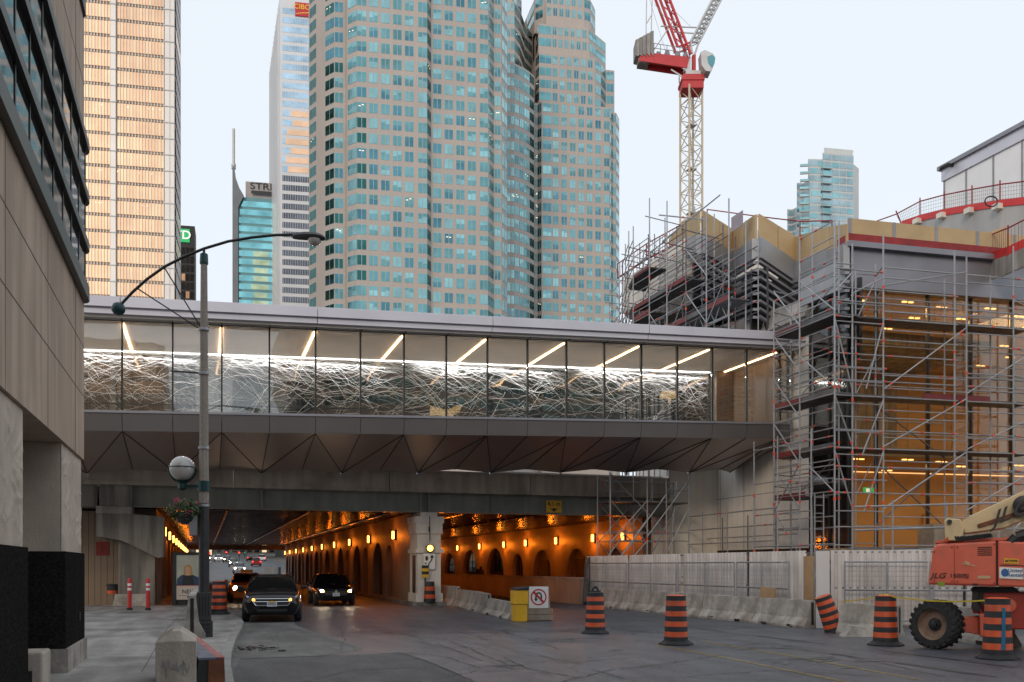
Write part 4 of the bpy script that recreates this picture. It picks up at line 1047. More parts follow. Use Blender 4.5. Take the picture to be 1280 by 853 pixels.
mb = MB(); mb.extrude([cp(x, y, -1.93) for x, y in ((880, 82), (886, 79.5), (889.5, 83), (889, 90), (886, 96), (881, 90))], FV * .02); mb.build('cab_window', 'win_a', cb)
text('CRANE', .55, tuple(cp(826, 76.5, -1.0)), ((RV + Vector((0, 0, -.1))), UP, -FV), 'white', t) if False else None

# ------------------------------------------------------------------ stone arena on the left
XA = PZ(105, 823, .12).x
HA = lambda px, py: PXX(px, py, XA)
YA = PZ(105, 823, .12).y
Z_gr = HA(104, 692).z; Z_re = HA(103, 573).z
YR0, YR1 = HA(34, 700).y, HA(81, 700).y
Zb = [HA(107, y).z for y in (375, 318, 259, 196)]
t = thing('stone_arena', 'brown limestone building with black granite base and carved panels beside the sidewalk', 'building', (XA, 10, .12))
mb = MB()
mb.box(XA - 18, XA, -25, YA, Z_re, Zb[0]); mb.box(XA - 18, XA, -25, YA, Zb[3], 13.6); mb.box(XA - 18, XA - .35, -25, YA - .35, Zb[0], Zb[3])
mb.box(XA - 18, XA - 2.4, -25, YA, .12, Z_re)
mb.build('wall', 'limestone', t)
mb = MB()
for z in (Zb[0] - .95 - .003, Zb[0] - 1.85, Zb[3] + 1.2, Zb[3] + 2.6): mb.box(XA, XA + .004, -25, YA + .004, z, z + .015)
for y in (YA - 1.2, YA - 4.2, YA - 7.2, YA - 10.2): mb.box(XA, XA + .004, y, y + .012, Z_re, Zb[0] - .15); mb.box(XA, XA + .004, y, y + .012, Zb[3] + .2, 13.6)
mb.build('wall_joint', 'stone_joint', t)
# carved relief piers
def relief(mb, y0, y1, z0, z1, x):
    ny, nz = max(2, int((y1 - y0) / .04)), max(2, int((z1 - z0) / .035))
    blobs = []
    for k in range(int((y1 - y0) * 26)):
        cy, cz = rng.uniform(y0, y1), rng.uniform(z0 + .1, z1 - .1); an = rng.uniform(0, 3.14); L_ = rng.uniform(.08, .32)
        blobs.append((cy, cz, math.cos(an), math.sin(an), L_, rng.uniform(.014, .034), rng.uniform(.5, 1)))
    def h(y, z):
        v = 0
        for cy, cz, c_, s_, L_, r_, a_ in blobs:
            u_ = (y - cy) * c_ + (z - cz) * s_; w_ = -(y - cy) * s_ + (z - cz) * c_ - .25 * u_ * u_
            d2 = (u_ / L_) ** 2 + (w_ / r_) ** 2
            if d2 < 3: v = max(v, a_ * math.exp(-d2))
        e_ = min(1, (y - y0) / .12, (y1 - y) / .12, (z - z0) / .1, (z1 - z) / .1)
        return max(0, v * e_) * .034
    G = [[(x + h(y0 + (y1 - y0) * i / ny, z0 + (z1 - z0) * j / nz), y0 + (y1 - y0) * i / ny, z0 + (z1 - z0) * j / nz) for j in range(nz + 1)] for i in range(ny + 1)]
    k = len(mb.v); mb.v += [p for r_ in G for p in r_]
    for i in range(ny):
        for j in range(nz):
            a_ = k + i * (nz + 1) + j; mb.f.append((a_, a_ + nz + 1, a_ + nz + 2, a_ + 1)); mb.m.append(0)
for (y0, y1) in ((-12, YR0), (YR1, YA)):
    mb = MB(); mb.box(XA - 2.35, XA - .06, y0, y1 - .002, Z_gr + .002, Z_re - .004); mb.build('pier', 'relief', t)
    mb = MB(); relief(mb, max(y0, 6), y1, Z_gr + .01, Z_re - .01, XA - .05); mb.build('carved_panel', 'relief', t, smooth=True)
    mb = MB(); mb.box(XA - 2.38, XA + .01, y0, y1 + .004, .5, Z_gr); mb.build('granite_base', 'granite', t)
    mb = MB(); mb.box(XA - 2.4, XA + .05, y0, y1 + .03, .12, .497); mb.build('plinth', 'barrier' if y1 > 15 else 'granite', t)
mb = MB(); mb.box(XA + .011, XA + .013, YA - 1.1, YA - 1.088, .5, Z_gr); mb.box(XA + .011, XA + .03, YA - .9, YA - .75, .85, 1.0); mb.build('granite_joint', 'seam', t)
# projecting window band with three rows of panes
XW = XA + .05
mb = MB(); mb.box(XA - .3, XW - .03, -25, YA - .1, Zb[0], Zb[3]); mb.build('window_backing', 'black', t)
M['arena_glass'] = tinted('arena_glass', (.20, .235, .30), .05, 1.0, .12, .3)
ys = [YA - .25 - .95 * k for k in range(18)]
for r_ in range(3):
    for i in range(len(ys) - 1):
        mb = MB(); mb.box(XW - .02, XW - .004, ys[i + 1] + .04, ys[i] - .04, Zb[r_] + .1, Zb[r_ + 1] - .1); mb.build('pane', 'arena_glass', t)
for r_ in range(4):
    mb = MB(); c_ = XW + .06; h_ = .13 if r_ in (0,) else .075
    ybk = -25
    pts = [(c_, ybk), (c_, YA - .15), (c_ - .05, YA - .02), (c_ - .16, YA + .06), (c_ - .4, YA + .06), (c_ - .4, ybk)]
    mb.prism(pts, Zb[r_] - h_, Zb[r_] + h_); mb.build('rail', 'dark_metal', t)
mb = MB()
for y in ys: mb.box(XW - .03, XW + .006, y - .03, y + .03, Zb[0] + .1, Zb[3] - .1)
mb.box(XA - .3, XW - .02, YA - .25, YA - .1, Zb[0], Zb[3]); mb.build('mullions', 'dark_metal', t)
zt = HA(106, 30).z
mb = MB(); mb.prism([(XW, -25), (XW, YA - .15), (XW - .1, YA + .02), (XA - .3, YA + .02), (XA - .3, -25)], zt, 13.6); mb.build('upper_window_band', 'dark_metal', t)
# ------------------------------------------------------------------ glass podium under construction
XP = 25.0
M['zinc'] = mat('zinc_cladding', (.33, .34, .36), .45, .4, .12, .6)
DS = Vector((math.cos(R(-4)), math.sin(R(-4)), 0)); NS = Vector((-DS.y, DS.x, 0))   # south face runs along DS; NS points inwards
C0 = PXX(1062, HOR, XP); C0.z = 0
YG = PXX(1011, HOR, XP).y            # glass / stone joint on the west face
YN = 44.6
def SP(s_, d=0, z=0): p = C0 + DS * s_ + NS * d; return Vector((p.x, p.y, z))
def sz(px, py): # height of an image row on the south face at px
    a, b, c = ray(px); n = NS; t_ = C0.dot(n) / (a * n.x + b * n.y); return CAMZ + (HOR - py) / F * t_
Z0, ZF2, ZGT, ZSP, ZRD, ZGO = 2.55, 6.75, sz(1130, 366), sz(1130, 312), sz(1130, 303), sz(1130, 286)
t = thing('podium_building', 'glass corner building with warm lit lobby and ochre roof boards behind scaffolding', 'building', (XP + 4, 36, 0))
LW = 17.0; LI = 27.0
mb = MB(); mb.box(XP, XP + .5, YG, YN, 2.6, 12.6); mb.build('stone_wall', 'concrete_pale', t)
mb = MB()
for z in (5.2, 7.9): mb.box(XP - .004, XP, YG, YN, z, z + .02)
for y in (37.5, 40.2, 42.4): mb.box(XP - .004, XP, y, y + .02, 2.6, 12)
mb.build('stone_joint', 'seam', t)
def shex(mb, s0, s1, d0, d1, z0, z1, mi=0):
    mb.hexa([SP(s0, d0, z0), SP(s1, d0, z0), SP(s1, d1, z0), SP(s0, d1, z0), SP(s0, d0, z1), SP(s1, d0, z1), SP(s1, d1, z1), SP(s0, d1, z1)], mi)
mb = MB(); shex(mb, .6, LI, .4, 15, 2.2, Z0); mb.build('lower_slab', 'plywood', t)
mb = MB(); shex(mb, .6, LI, .5, 15, ZF2 - .35, ZF2); mb.build('upper_slab', 'plaster', t)
mb = MB(); shex(mb, .3, LI, .35, 15, ZGT + .05, ZGT + .3); mb.build('lobby_ceiling', 'plaster', t)
mb = MB(); shex(mb, 1.0, LI, 6.5, 6.8, Z0, ZF2 - .36); shex(mb, .6, LI, 14, 14.3, ZF2, ZGT); mb.build('lobby_wall', 'wood', t)
mb = MB(); shex(mb, LI - .2, LI, .5, 15, Z0, ZGT); mb.build('side_wall', 'wood', t)
mb = MB(); mb.box(XP + .55, XP + .75, YG + .2, 47, Z0, ZGT); mb.build('west_lining', 'wood', t)
mb = MB()
for i in range(18): shex(mb, 1.2 + i * 1.5, 1.215 + i * 1.5, 13.98, 13.999, ZF2 + .1, ZGT)
for z in (8.2, 9.6, 11.0): shex(mb, 1.0, LI, 13.985, 13.999, z, z + .012)
mb.build('panel_joint', 'timber', t)
mb = MB(); shex(mb, 2.0, 4.6, 6.3, 6.49, Z0, 4.6); shex(mb, 8.4, 11, 6.3, 6.49, Z0, 4.4); mb.build('lobby_portal', 'wood', t)
mb = MB(); shex(mb, 1.2, 1.8, 5.5, 5.6, Z0 + .1, 4.9); mb.build('lit_panel', emis('lit_panel', (1, .55, .18), 1.6), t)
# ceiling downlights
dl = [(1.2, 1.5), (1.2, 3.5), (3.4, 1.2), (3.4, 4), (5.4, 1.6), (5.4, 3.4), (5.4, 5.4), (7.6, 1.2), (7.6, 3), (7.6, 5), (9.8, 2), (9.8, 4.5), (11.8, 1.5), (11.8, 3.6)] + [(2.0 + 2.3 * k, d_) for d_ in (7.0, 9.2, 11.4) for k in range(7)]
for zc in (ZGT, ZF2 - .4):
    for (s_, d_) in dl if zc == ZGT else dl[:14:2]:
        mb = MB()
        for k in (0, .32): shex(mb, s_ + k, s_ + k + .2, d_, d_ + .1, zc, zc + .045)
        mb.build('downlight', 'downlight', t)
mb = MB(); shex(mb, .9, LI - .3, 6.3, 6.36, ZF2 - .40, ZF2 - .352); mb.build('cove_light', 'cove', t)
for k in range(6):
    p = SP(2.2 + k * 4.0, 3.0); 
    lamp(t, (p.x, p.y, ZGT - .1), (1, .66, .34), 240, kind='AREA', sx=2.6, sy=3, name='lobby_light')
    lamp(t, (p.x, p.y, ZF2 - .5), (1, .64, .32), 85, kind='AREA', sx=2.6, sy=3, name='lobby_light')
lamp(t, (XP + .4, YG - .6, 9.5), (1, .7, .4), 18, .2)
# curtain wall
sm = [0.0, 1.3, 3.75, 5.85, 7.9, 9.9, 11.9, 14.2, LW]
for a_, b_ in zip(sm, sm[1:]):
    mb = MB(); shex(mb, a_ + .05, b_ - .05, .10, .13, Z0 + .05, ZGT - .02); mb.build('glass_pane', 'glass_podium', t)
for s_ in sm[1:]:
    mb = MB(); shex(mb, s_ - .035, s_ + .035, 0, .18, Z0, ZGT); mb.build('mullion', 'dark_metal', t)
mb = MB(); shex(mb, -.0, LW, -.02, .3, Z0 - .4, Z0 + .04); mb.build('sill', 'spandrel', t)
yw = [C0.y + .15, (C0.y + YG) / 2, YG - .05]
for a_, b_ in zip(yw, yw[1:]):
    mb = MB(); mb.box(XP + .06, XP + .09, a_ + .05, b_ - .05, Z0, ZGT); mb.build('glass_pane', glass('west_glass', (.4, .4, .4), 1.6, .06, .08), t)
for y in yw:
    mb = MB(); mb.box(XP, XP + .2, y - .05, y + .05, Z0, ZGT); mb.build('mullion', 'dark_metal', t)
# spandrel beam, red membrane, ochre sheathing boards at the roof edge
mb = MB(); shex(mb, -.1, LW, -.25, .34, ZGT, ZSP - .25); mb.build('spandrel_beam', 'spandrel', t)
mb = MB(); shex(mb, -.35, LW, -.5, .4, ZSP - .247, ZSP - .02); mb.build('cornice', 'spandrel', t)
mb = MB(); mb.box(XP - .25, XP + .35, C0.y - .05, YG + .4, ZGT, ZSP - .6); mb.build('spandrel_beam', 'zinc', t)
mb = MB(); shex(mb, -.3, LW, -.40, .42, ZSP - .017, ZRD); mb.build('membrane', 'redwrap', t)
mb = MB(); shex(mb, -.3, LW, -.44, .44, ZSP - .1, ZSP - .06); mb.build('flashing', 'teal_band', t)
bp = [-.3, 1.75, 3.75, 5.75, 7.6, 9.5]
for a_, b_ in zip(bp, bp[1:]):
    mb = MB(); shex(mb, a_, b_ - .02, -.38, -.3, ZRD + .003, ZGO + .05); mb.build('roof_board', 'gold_board', t)
    mb = MB(); shex(mb, a_ - .02, a_ + .13, -.40, -.383, ZRD + .005, ZGO + .05); mb.build('joint_tape', 'tape', t)
mb = MB(); shex(mb, 9.5, 10.3, -.2, -.1, ZRD, ZGO - .1); mb.build('roof_board', 'gold_board', t)
# folded roof parapet running north, seen above the scaffold
fold_px = [(1062, 280, 24.7), (1040, 283, 25.6), (994, 297, 26.4), (947, 268, 24.2), (917, 289, 26.6), (876, 263, 23.8), (852, 280, 25.2), (838, 300, 25.6)]
fold = [PXX(px, py, X) for px, py, X in fold_px]
low = [.85, 1.0, 1.25, 1.1, 1.3, 1.25, .85, .5]
for i in range(len(fold) - 1):
    p, q = fold[i], fold[i + 1]; d = (q - p).normalized(); n_ = Vector((-d.y, d.x, 0)).normalized() * .1
    for k in range(2):
        a_, b_ = p.lerp(q, k / 2 + .01), p.lerp(q, (k + 1) / 2 - .01); la, lb = low[i] + (low[i + 1] - low[i]) * k / 2, low[i] + (low[i + 1] - low[i]) * (k + 1) / 2
        mb = MB(); mb.extrude([a_, b_, b_ - Vector((0, 0, lb)), a_ - Vector((0, 0, la))], n_); mb.build('roof_board', 'gold_board', t)
    mb = MB(); mb.extrude([p - Vector((0, 0, low[i] + .01)), q - Vector((0, 0, low[i + 1] + .01)), q - Vector((0, 0, low[i + 1] + .95)), p - Vector((0, 0, low[i] + .95))], n_ * 2.5)
    mb.build('cladding', 'zinc', t)
    # louvre tiers below the cladding
    for k in range(8 if i < 5 else 0):
        h0 = 1.05 + k * .36
        mb = MB(); mb.extrude([p - Vector((0, 0, low[i] + h0)), q - Vector((0, 0, low[i + 1] + h0)), q - Vector((0, 0, low[i + 1] + h0 + .12)), p - Vector((0, 0, low[i] + h0 + .12))], n_ * 2); mb.build('louvre_blade', 'spandrel', t)
    if i >= 5: continue
    mb = MB(); mb.extrude([p - Vector((0, 0, low[i] + 1.3)) - n_ * 4, q - Vector((0, 0, low[i + 1] + 1.3)) - n_ * 4, q - Vector((0, 0, low[i + 1] + 4.6)) - n_ * 4, p - Vector((0, 0, low[i] + 4.6)) - n_ * 4], -n_); mb.build('louvre_backing', 'dark_metal', t)
# concrete cantilever nose over the tracks
def NPt(px, py, Y): return PYY(px, py, Y)
mb = MB()
nose = [PXX(776, 372, 24.6), PXX(790, 392, 25.4), PXX(800, 412, 26.0)]
yb = 53.6
pl = [(24.2, yb - 9), (24.2, yb - 1.2), (25.2, yb), (34, yb), (34, yb - 9)]
zt_ = PYY(778, 352, yb - 1).z
mb.prism(pl, zt_ - 2.0, zt_); mb.build('cantilever_slab', 'concrete_pale', t)
mb = MB(); mb.prism([(x + .7, y - .4) for x, y in pl], zt_ - 3.2, zt_ - 2.003); mb.build('cantilever_rib', 'concrete', t)
mb = MB(); mb.prism([(x + 2.4, y - 1.6) for x, y in pl], 6, zt_ - 3.203); mb.build('core_wall', 'concrete_dark', t)
mb = MB(); mb.box(26.9, 38, 38, 44.5, 12.6, 16.0); mb.build('roof_mass', 'concrete_dark', t)
mb = MB(); mb.box(26.5, 38, 45, 50, 16, 17.5); mb.build('roof_mass', 'concrete', t)
mb = MB(); mb.hexa([(24.6, YG - .2, 12.6), (27, YG - .2, 12.6), (27, YN, 12.6), (24.6, YN, 12.6), (24.9, YG - .2, 13.4), (27, YG - .2, 13.4), (27, YN, 14.2), (24.9, YN, 14.2)]); mb.build('ledge', 'concrete', t)
# dim undercroft beneath the lobby slab
mb = MB(); shex(mb, -1.2, LW, 3.5, 3.7, 0, 2.2); mb.box(XP + .8, XP + 1, YG, YN, 0, 2.6); mb.build('undercroft_wall', 'tunnel_dark', t)
mb = MB(); shex(mb, -1.4, LW, -.35, .35, 2.05, 2.5); mb.box(XP - .35, XP + .3, C0.y, YN, 2.05, 2.42); mb.build('edge_beam', 'timber', t)
mb = MB()
for k in range(14): 
    a_, b_ = SP(-1 + k * 1.1, 0, .2 if k % 2 else 2.0), SP(.1 + k * 1.1, 0, 2.0 if k % 2 else .2); mb.tube(a_, b_, .05)
mb.build('undercroft_truss', 'timber', t)
mb = MB(); shex(mb, 2.9, 6.6, -1.4, -.4, 2.52, 3.5); shex(mb, 6.3, 8, -1.3, -.5, 2.52, 3.8); mb.build('spoil_ramp', 'timber', t)
for (px, py) in ((1109, 507), (1167, 613)):
    a, b, c = ray(px); 
    s_ = (px - 1062) / 28.0; p = SP(s_, 4.5); 
    zq = CAMZ + (HOR - py) / F * (p.x * SF + p.y * CF)
    mb = MB(); shex(mb, s_, s_ + .6, 4.5, 4.56, zq - .13, zq + .13); sg = mb.build('exit_sign', 'exit_green', t)
    mb = MB(); shex(mb, s_ + .12, s_ + .3, 4.48, 4.498, zq - .08, zq + .08); mb.build('pictogram', 'sign_white', sg)

# ------------------------------------------------------------------ upper drum terrace and the glazed pavilion
t = thing('roof_terrace', 'curved grey concrete terrace wall with red toe board and mesh railing above ochre boards', 'terrace', (36, 42, 15))
arc = [PT(1128, 284, 56), PT(1150, 277, 54), PT(1180, 270, 52), PT(1215, 264, 50), PT(1250, 259, 48), PT(1300, 254, 46)]
for i in range(len(arc) - 1):
    p, q = arc[i], arc[i + 1]; n_ = Vector((-(q - p).y, (q - p).x, 0)).normalized() * .5
    mb = MB(); mb.extrude([p, q, q - Vector((0, 0, 3)), p - Vector((0, 0, 3))], n_); mb.build('concrete_panel', 'concrete_mid', t)
    mb = MB(); mb.extrude([p + Vector((0, 0, .005)) - n_ * .1, q + Vector((0, 0, .005)) - n_ * .1, q + Vector((0, 0, .36)) - n_ * .1, p + Vector((0, 0, .36)) - n_ * .1], n_ * .2); mb.build('toe_board', 'red', t)
    mb = MB(); p2 = p - n_ * .12; mb.box(p2.x - .3, p2.x + .3, p2.y - .2, p2.y + .2, p.z - .15, p.z + .12)
    mb.build('anchor_block', 'concrete_pale', t)
rail = [PT(1092, 278, 57), PT(1120, 268, 56.5)] + [p + Vector((0, 0, 1.15)) for p in arc[1:]]
mb = MB(); mb.path(rail, .035); 
mb.build('top_rail', 'redwrap', t)
for p, q in zip(rail[1:], arc[0:]):
    mb = MB(); mb.tube(p + Vector((0, 0, .2)), q, .04); mb.build('rail_post', 'redwrap', t)
mb = MB()
for i in range(len(arc) - 1):
    for k in range(14):
        a_ = arc[i].lerp(arc[i + 1], k / 14); r_ = (rail[i + 1]).lerp(rail[i + 2], k / 14); mb.tube(a_, r_, .008, 3)
    for k in range(1, 6): mb.tube(arc[i].lerp(rail[i + 1], k / 6), arc[i + 1].lerp(rail[i + 2], k / 6), .008, 3)
mb.build('mesh_panel', 'tube_dark', t)
mb = MB()
c = PT(1239, 257, 47.5)
for i in range(16): mb.tube(c + Vector((math.cos(i * .39) * .32 * CF, -math.cos(i * .39) * .32 * SF, .2 + math.sin(i * .39) * .26)), c + Vector((math.cos(i * .39 + .39) * .32 * CF, -math.cos(i * .39 + .39) * .32 * SF, .2 + math.sin(i * .39 + .39) * .26)), .035, 5)
tag(mb.build('cable_coil', 'black'), 'black cable coil leaning on the mesh railing of the roof terrace', 'cable')
t = thing('curved_beam', 'pale curved edge beam with red guard boards at the far right roof corner', 'beam', (36, 33, 14))
cb = [PT(1236, 327, 40), PT(1260, 319, 38.5), PT(1300, 300, 37)]
for p, q in zip(cb, cb[1:]):
    mb = MB(); mb.extrude([p, q, q - Vector((0, 0, .75)), p - Vector((0, 0, .75))], FV * .5); mb.build('beam', 'concrete', t)
    mb = MB(); mb.extrude([p + Vector((0, 0, .005)), q + Vector((0, 0, .005)), q + Vector((0, 0, .35)), p + Vector((0, 0, .35))], FV * .08); mb.build('guard_board', 'red', t)
    mb = MB(); u1 = Vector((0, 0, 1.1)); mb.tube(p + u1, q + u1, .03); mb.tube(p, p + u1 * 1.1, .035)
    for k in range(1, 9): mb.tube(p.lerp(q, k / 9) + u1, p.lerp(q, k / 9), .008, 3)
    mb.build('guard_rail', 'redwrap', t)
mb = MB(); mb.extrude([PT(1237, 290, 41), PT(1258, 283, 40.5), PT(1258, 316, 40.5), PT(1237, 322, 41)], FV * .08); mb.build('ply_screen', 'gold_board', t)
XV = 45.0
t = thing('glass_pavilion', 'white glazed pavilion with a grey flat roof edge above the terrace', 'pavilion', (XV, 44, 18))
v0, v1 = PXX(1180, 208, XV), PXX(1330, 208, XV); zT = v0.z; zg = PXX(1180, 227, XV).z
mb = MB(); mb.box(XV, XV + 12, v1.y, v0.y, 15, zg); mb.build('glass_wall', mat('fritted_glass', (.74, .74, .76), .22, .05, .06, .4), t)
mb = MB(); mb.box(XV - .12, XV + 12, v1.y, v0.y + .1, zg + .003, zT - .25); mb.build('fascia', 'fascia', t)
mb = MB(); mb.box(XV - .3, XV + 12, v1.y, v0.y + .3, zT - .247, zT); mb.build('roof_edge', 'spandrel', t)
for px in (1180.6, 1208, 1242, 1278):
    y = PXX(px, HOR, XV).y; mb = MB(); mb.box(XV - .05, XV - .002, y - .05, y + .05, 15, zg); mb.build('mullion', 'tape', t)
p = PXX(1193, 207.5, XV); mb = MB(); mb.box(XV - .6, XV - .121, p.y - .08, p.y + .08, p.z - .08, p.z + .08); mb.tube((XV - .7, p.y, p.z - .1), (XV - .7, p.y + .4, p.z - .1), .12, 8); mb.build('camera', 'black', t)

# ------------------------------------------------------------------ scaffolds
class Scaff:
    def __init__(s, name, label, loc): s.t = thing(name, label, 'scaffold', loc); s.n = {'standard': 0, 'ledger': 0, 'brace': 0}; s.rest = MB(); s.q = []
    def bar(s, kind, p, q, r=.026, m='tube', clips=True, big=None):
        r *= 1.2; mb = MB(); p, q = Vector(p), Vector(q); mb.tube(p, q, r, 6, 0)
        if clips:
            L = (q - p).length
            for z in ([.08, .5, .92] if kind != 'standard' else [i / max(1, int(L / 2)) for i in range(1, int(L / 2))]):
                if rng.random() < (.42 if kind == 'standard' else .18):
                    a_ = p.lerp(q, z); b_ = a_ + (q - p).normalized() * .11; mb.tube(a_, b_, r + .016, 6, 1)
                elif kind == 'standard': a_ = p.lerp(q, z); mb.tube(a_, a_ + (q - p).normalized() * .06, r + .02, 6, 0)
        s.q.append((kind, mb, m, (q - p).length / max(8, (p.x * SF + p.y * CF))))
    def deck(s, P4, toe=True, z=0, n=None):
        """P4: a,b along the run on the outer edge, c,d on the inner edge"""
        a, b, c, d = [Vector(p) for p in P4]; mb = MB(); up = Vector((0, 0, .06))
        k = 3
        for i in range(k):
            f, g = i / k + .01, (i + 1) / k - .01
            mb.hexa([a.lerp(d, f), b.lerp(c, f), b.lerp(c, g), a.lerp(d, g), a.lerp(d, f) + up, b.lerp(c, f) + up, b.lerp(c, g) + up, a.lerp(d, g) + up])
        mb.build('platform', 'deckplank', s.t)
        if toe:
            mb = MB(); dn = (a - d).normalized() * .03
            mb.hexa([a + dn, b + dn, b, a, a + dn + up * 3.6, b + dn + up * 3.6, b + up * 3.6, a + up * 3.6]); mb.build('toe_board', 'toeboard' if toe != 2 else 'deckplank', s.t)
    def finish(s):
        s.q.sort(key=lambda e: -e[3]); cnt = {}; rest = {}
        for kind, mb, m, L in s.q:
            cnt[kind] = cnt.get(kind, 0) + 1
            if cnt[kind] <= 100: mb.build(kind, [m, 'clip'], s.t)
            else:
                r_ = rest.setdefault(kind, MB()); k = len(r_.v); r_.v += mb.v; r_.f += [tuple(i + k for i in f) for f in mb.f]; r_.m += mb.m
        for kind, r_ in rest.items(): tag(r_.build(kind + 's', ['tube', 'clip'], s.t), kind='stuff')
    def ladder(s, p, q, side, w_=.4):
        mb = MB(); p, q, side = Vector(p), Vector(q), Vector(side).normalized() * w_ / 2
        mb.tube(p - side, q - side, .025); mb.tube(p + side, q + side, .025); n = int((q - p).length / .3)
        for i in range(n): c = p.lerp(q, (i + .5) / n); mb.tube(c - side, c + side, .016, 5)
        mb.build('ladder', 'tube', s.t)
# corner scaffold: south run along DS, west run along Y
S1 = Scaff('corner_scaffold', 'tall tube scaffold wrapping the glass corner, with steel decks and red toe boards', (24, 30, 0))
CO = Vector((C0.x - 1.5, C0.y - 2.1, 0)); CI = Vector((C0.x - .45, C0.y - .95, 0))
so_ = [CO + DS * s_ for s_ in (0, 1.35, 4.55, 5.1, 7.3, 9.6)]; si_ = [CI + DS * s_ for s_ in (0, .9, 4.1, 6.3, 8.6)]
wy = [0, 2.4, 4.5]
wo = [Vector((CO.x - .8, CO.y + .0 + d_, 0)) for d_ in (0.0, 2.2, 4.0)]
wi = [Vector((CO.x + .3, CO.y + d_, 0)) for d_ in (1.2, 2.9, 4.4)]
LZ = [2.6, 3.3, 4.6, 5.1, 5.6, 6.3, 7.0, 7.5, 8.3, 8.9, 9.4, 9.9, 10.5, 11.3, 11.9, 12.4, 13.3]
decks = [6.3, 8.35, 11.35]
def V(p, z): return Vector((p.x, p.y, z))
for i, p in enumerate(so_): S1.bar('standard', V(p, 0.05), V(p, 14.0 + [.1, .55, .2, .0, .6, .3][i]), .03)
for i, p in enumerate(si_): S1.bar('standard', V(p, 2.5), V(p, 13.6 + rng.uniform(-.3, .5)), .028)
for i, p in enumerate(wo): S1.bar('standard', V(p, 0.05), V(p, [14.9, 15.0, 12.9][i]), .03)
for i, p in enumerate(wi): S1.bar('standard', V(p, 0.05), V(p, [15.4, 15.9, 13.0][i]), .028)
for z in LZ:
    for a_, b_ in zip(so_, so_[1:]):
        if (b_ - a_).length > 1 and rng.random() < .88: S1.bar('ledger', V(a_, z), V(b_, z) + DS * .15, .022)
    for a_, b_ in zip(si_, si_[1:]):
        if rng.random() < .7: S1.bar('ledger', V(a_, z + .1), V(b_, z + .1), .02)
    for pts in (wo, wi):
        for a_, b_ in zip(pts, pts[1:]):
            if rng.random() < .85: S1.bar('ledger', V(a_, z + .05), V(b_, z + .05), .021)
    if z > 11:
        for pts in (wo, wi): S1.bar('ledger', V(pts[0], z + 1.6), V(pts[1], z + 1.6), .021, 'tube_dark')
    S1.bar('ledger', V(wo[0], z), V(so_[0], z), .021); S1.bar('ledger', V(wo[2], z + .03), V(wi[2], z + .03), .021)
    if rng.random() < .6: S1.bar('ledger', V(so_[4], z + .06), V(si_[4], z + .06), .021); 
    if rng.random() < .6: S1.bar('ledger', V(so_[1], z + .06), V(si_[1], z + .06), .021)
for z in decks:
    for (a_, b_) in ((0.1, 3.2), (3.25, 6.3), (6.35, 8.3)):
        S1.deck([V(CO + DS * a_ + NS * .15, z), V(CO + DS * b_ + NS * .15, z), V(CO + DS * b_ + NS * 1.25, z), V(CO + DS * a_ + NS * 1.25, z)], toe=(1 if (z == 8.35 and 1 < a_ < 5) else 0))
        mbd = MB()
    for (a_, b_) in ((0, 2.1), (2.15, 3.95)):
        S1.deck([V(wo[0], z) + Vector((.05, b_, 0)), V(wo[0], z) + Vector((.05, a_, 0)), V(wo[0], z) + Vector((1.15, a_, 0)), V(wo[0], z) + Vector((1.15, b_, 0))], toe=1 if a_ > 1 else 2)
for z in (3.7, 5.85, 6.75, 7.8, 8.65, 9.15, 10.9, 11.6, 12.9):
    S1.bar('ledger', V(so_[1], z), V(so_[3], z), .02); S1.bar('ledger', V(so_[3], z + .1), V(so_[5], z + .1), .02)
    S1.bar('ledger', V(wo[0], z), V(wo[2], z), .02); S1.bar('ledger', V(wo[0], z + .2), V(so_[1], z + .2), .02)
for (z0, z1) in ((.4, 2.4), (4.6, 6.2), (8.6, 10.2), (11.5, 13.2)):
    S1.bar('brace', V(wo[0], z0), V(wo[1], z1), .022); S1.bar('brace', V(wi[0], z1), V(wi[2], z0), .02); S1.bar('brace', V(si_[0], z0), V(si_[1], z1), .02)
for p in (wo[0] + Vector((-.9, .2, 0)), wo[1] + Vector((-.9, .2, 0)), wo[2] + Vector((-.9, .1, 0))):
    S1.bar('standard', V(p, .05), V(p, 7.0), .024)
for z in (1.0, 2.6, 3.9, 5.2, 6.6): S1.bar('ledger', V(wo[0] + Vector((-.9, .2, 0)), z), V(wo[2] + Vector((-.9, .1, 0)), z), .02); S1.bar('ledger', V(wo[1] + Vector((-.9, .2, 0)), z), V(wo[1], z), .02)
S1.deck([V(wo[1], 4.55) + Vector((.05, 1.8, 0)), V(wo[1], 4.55) + Vector((.05, -.3, 0)), V(wo[1], 4.55) + Vector((1.15, -.3, 0)), V(wo[1], 4.55) + Vector((1.15, 1.8, 0))], toe=1)
# truss ledgers under the decks
for z in decks:
    for k in range(26):
        a_ = CO + DS * (.1 + k * .32); mbk = None
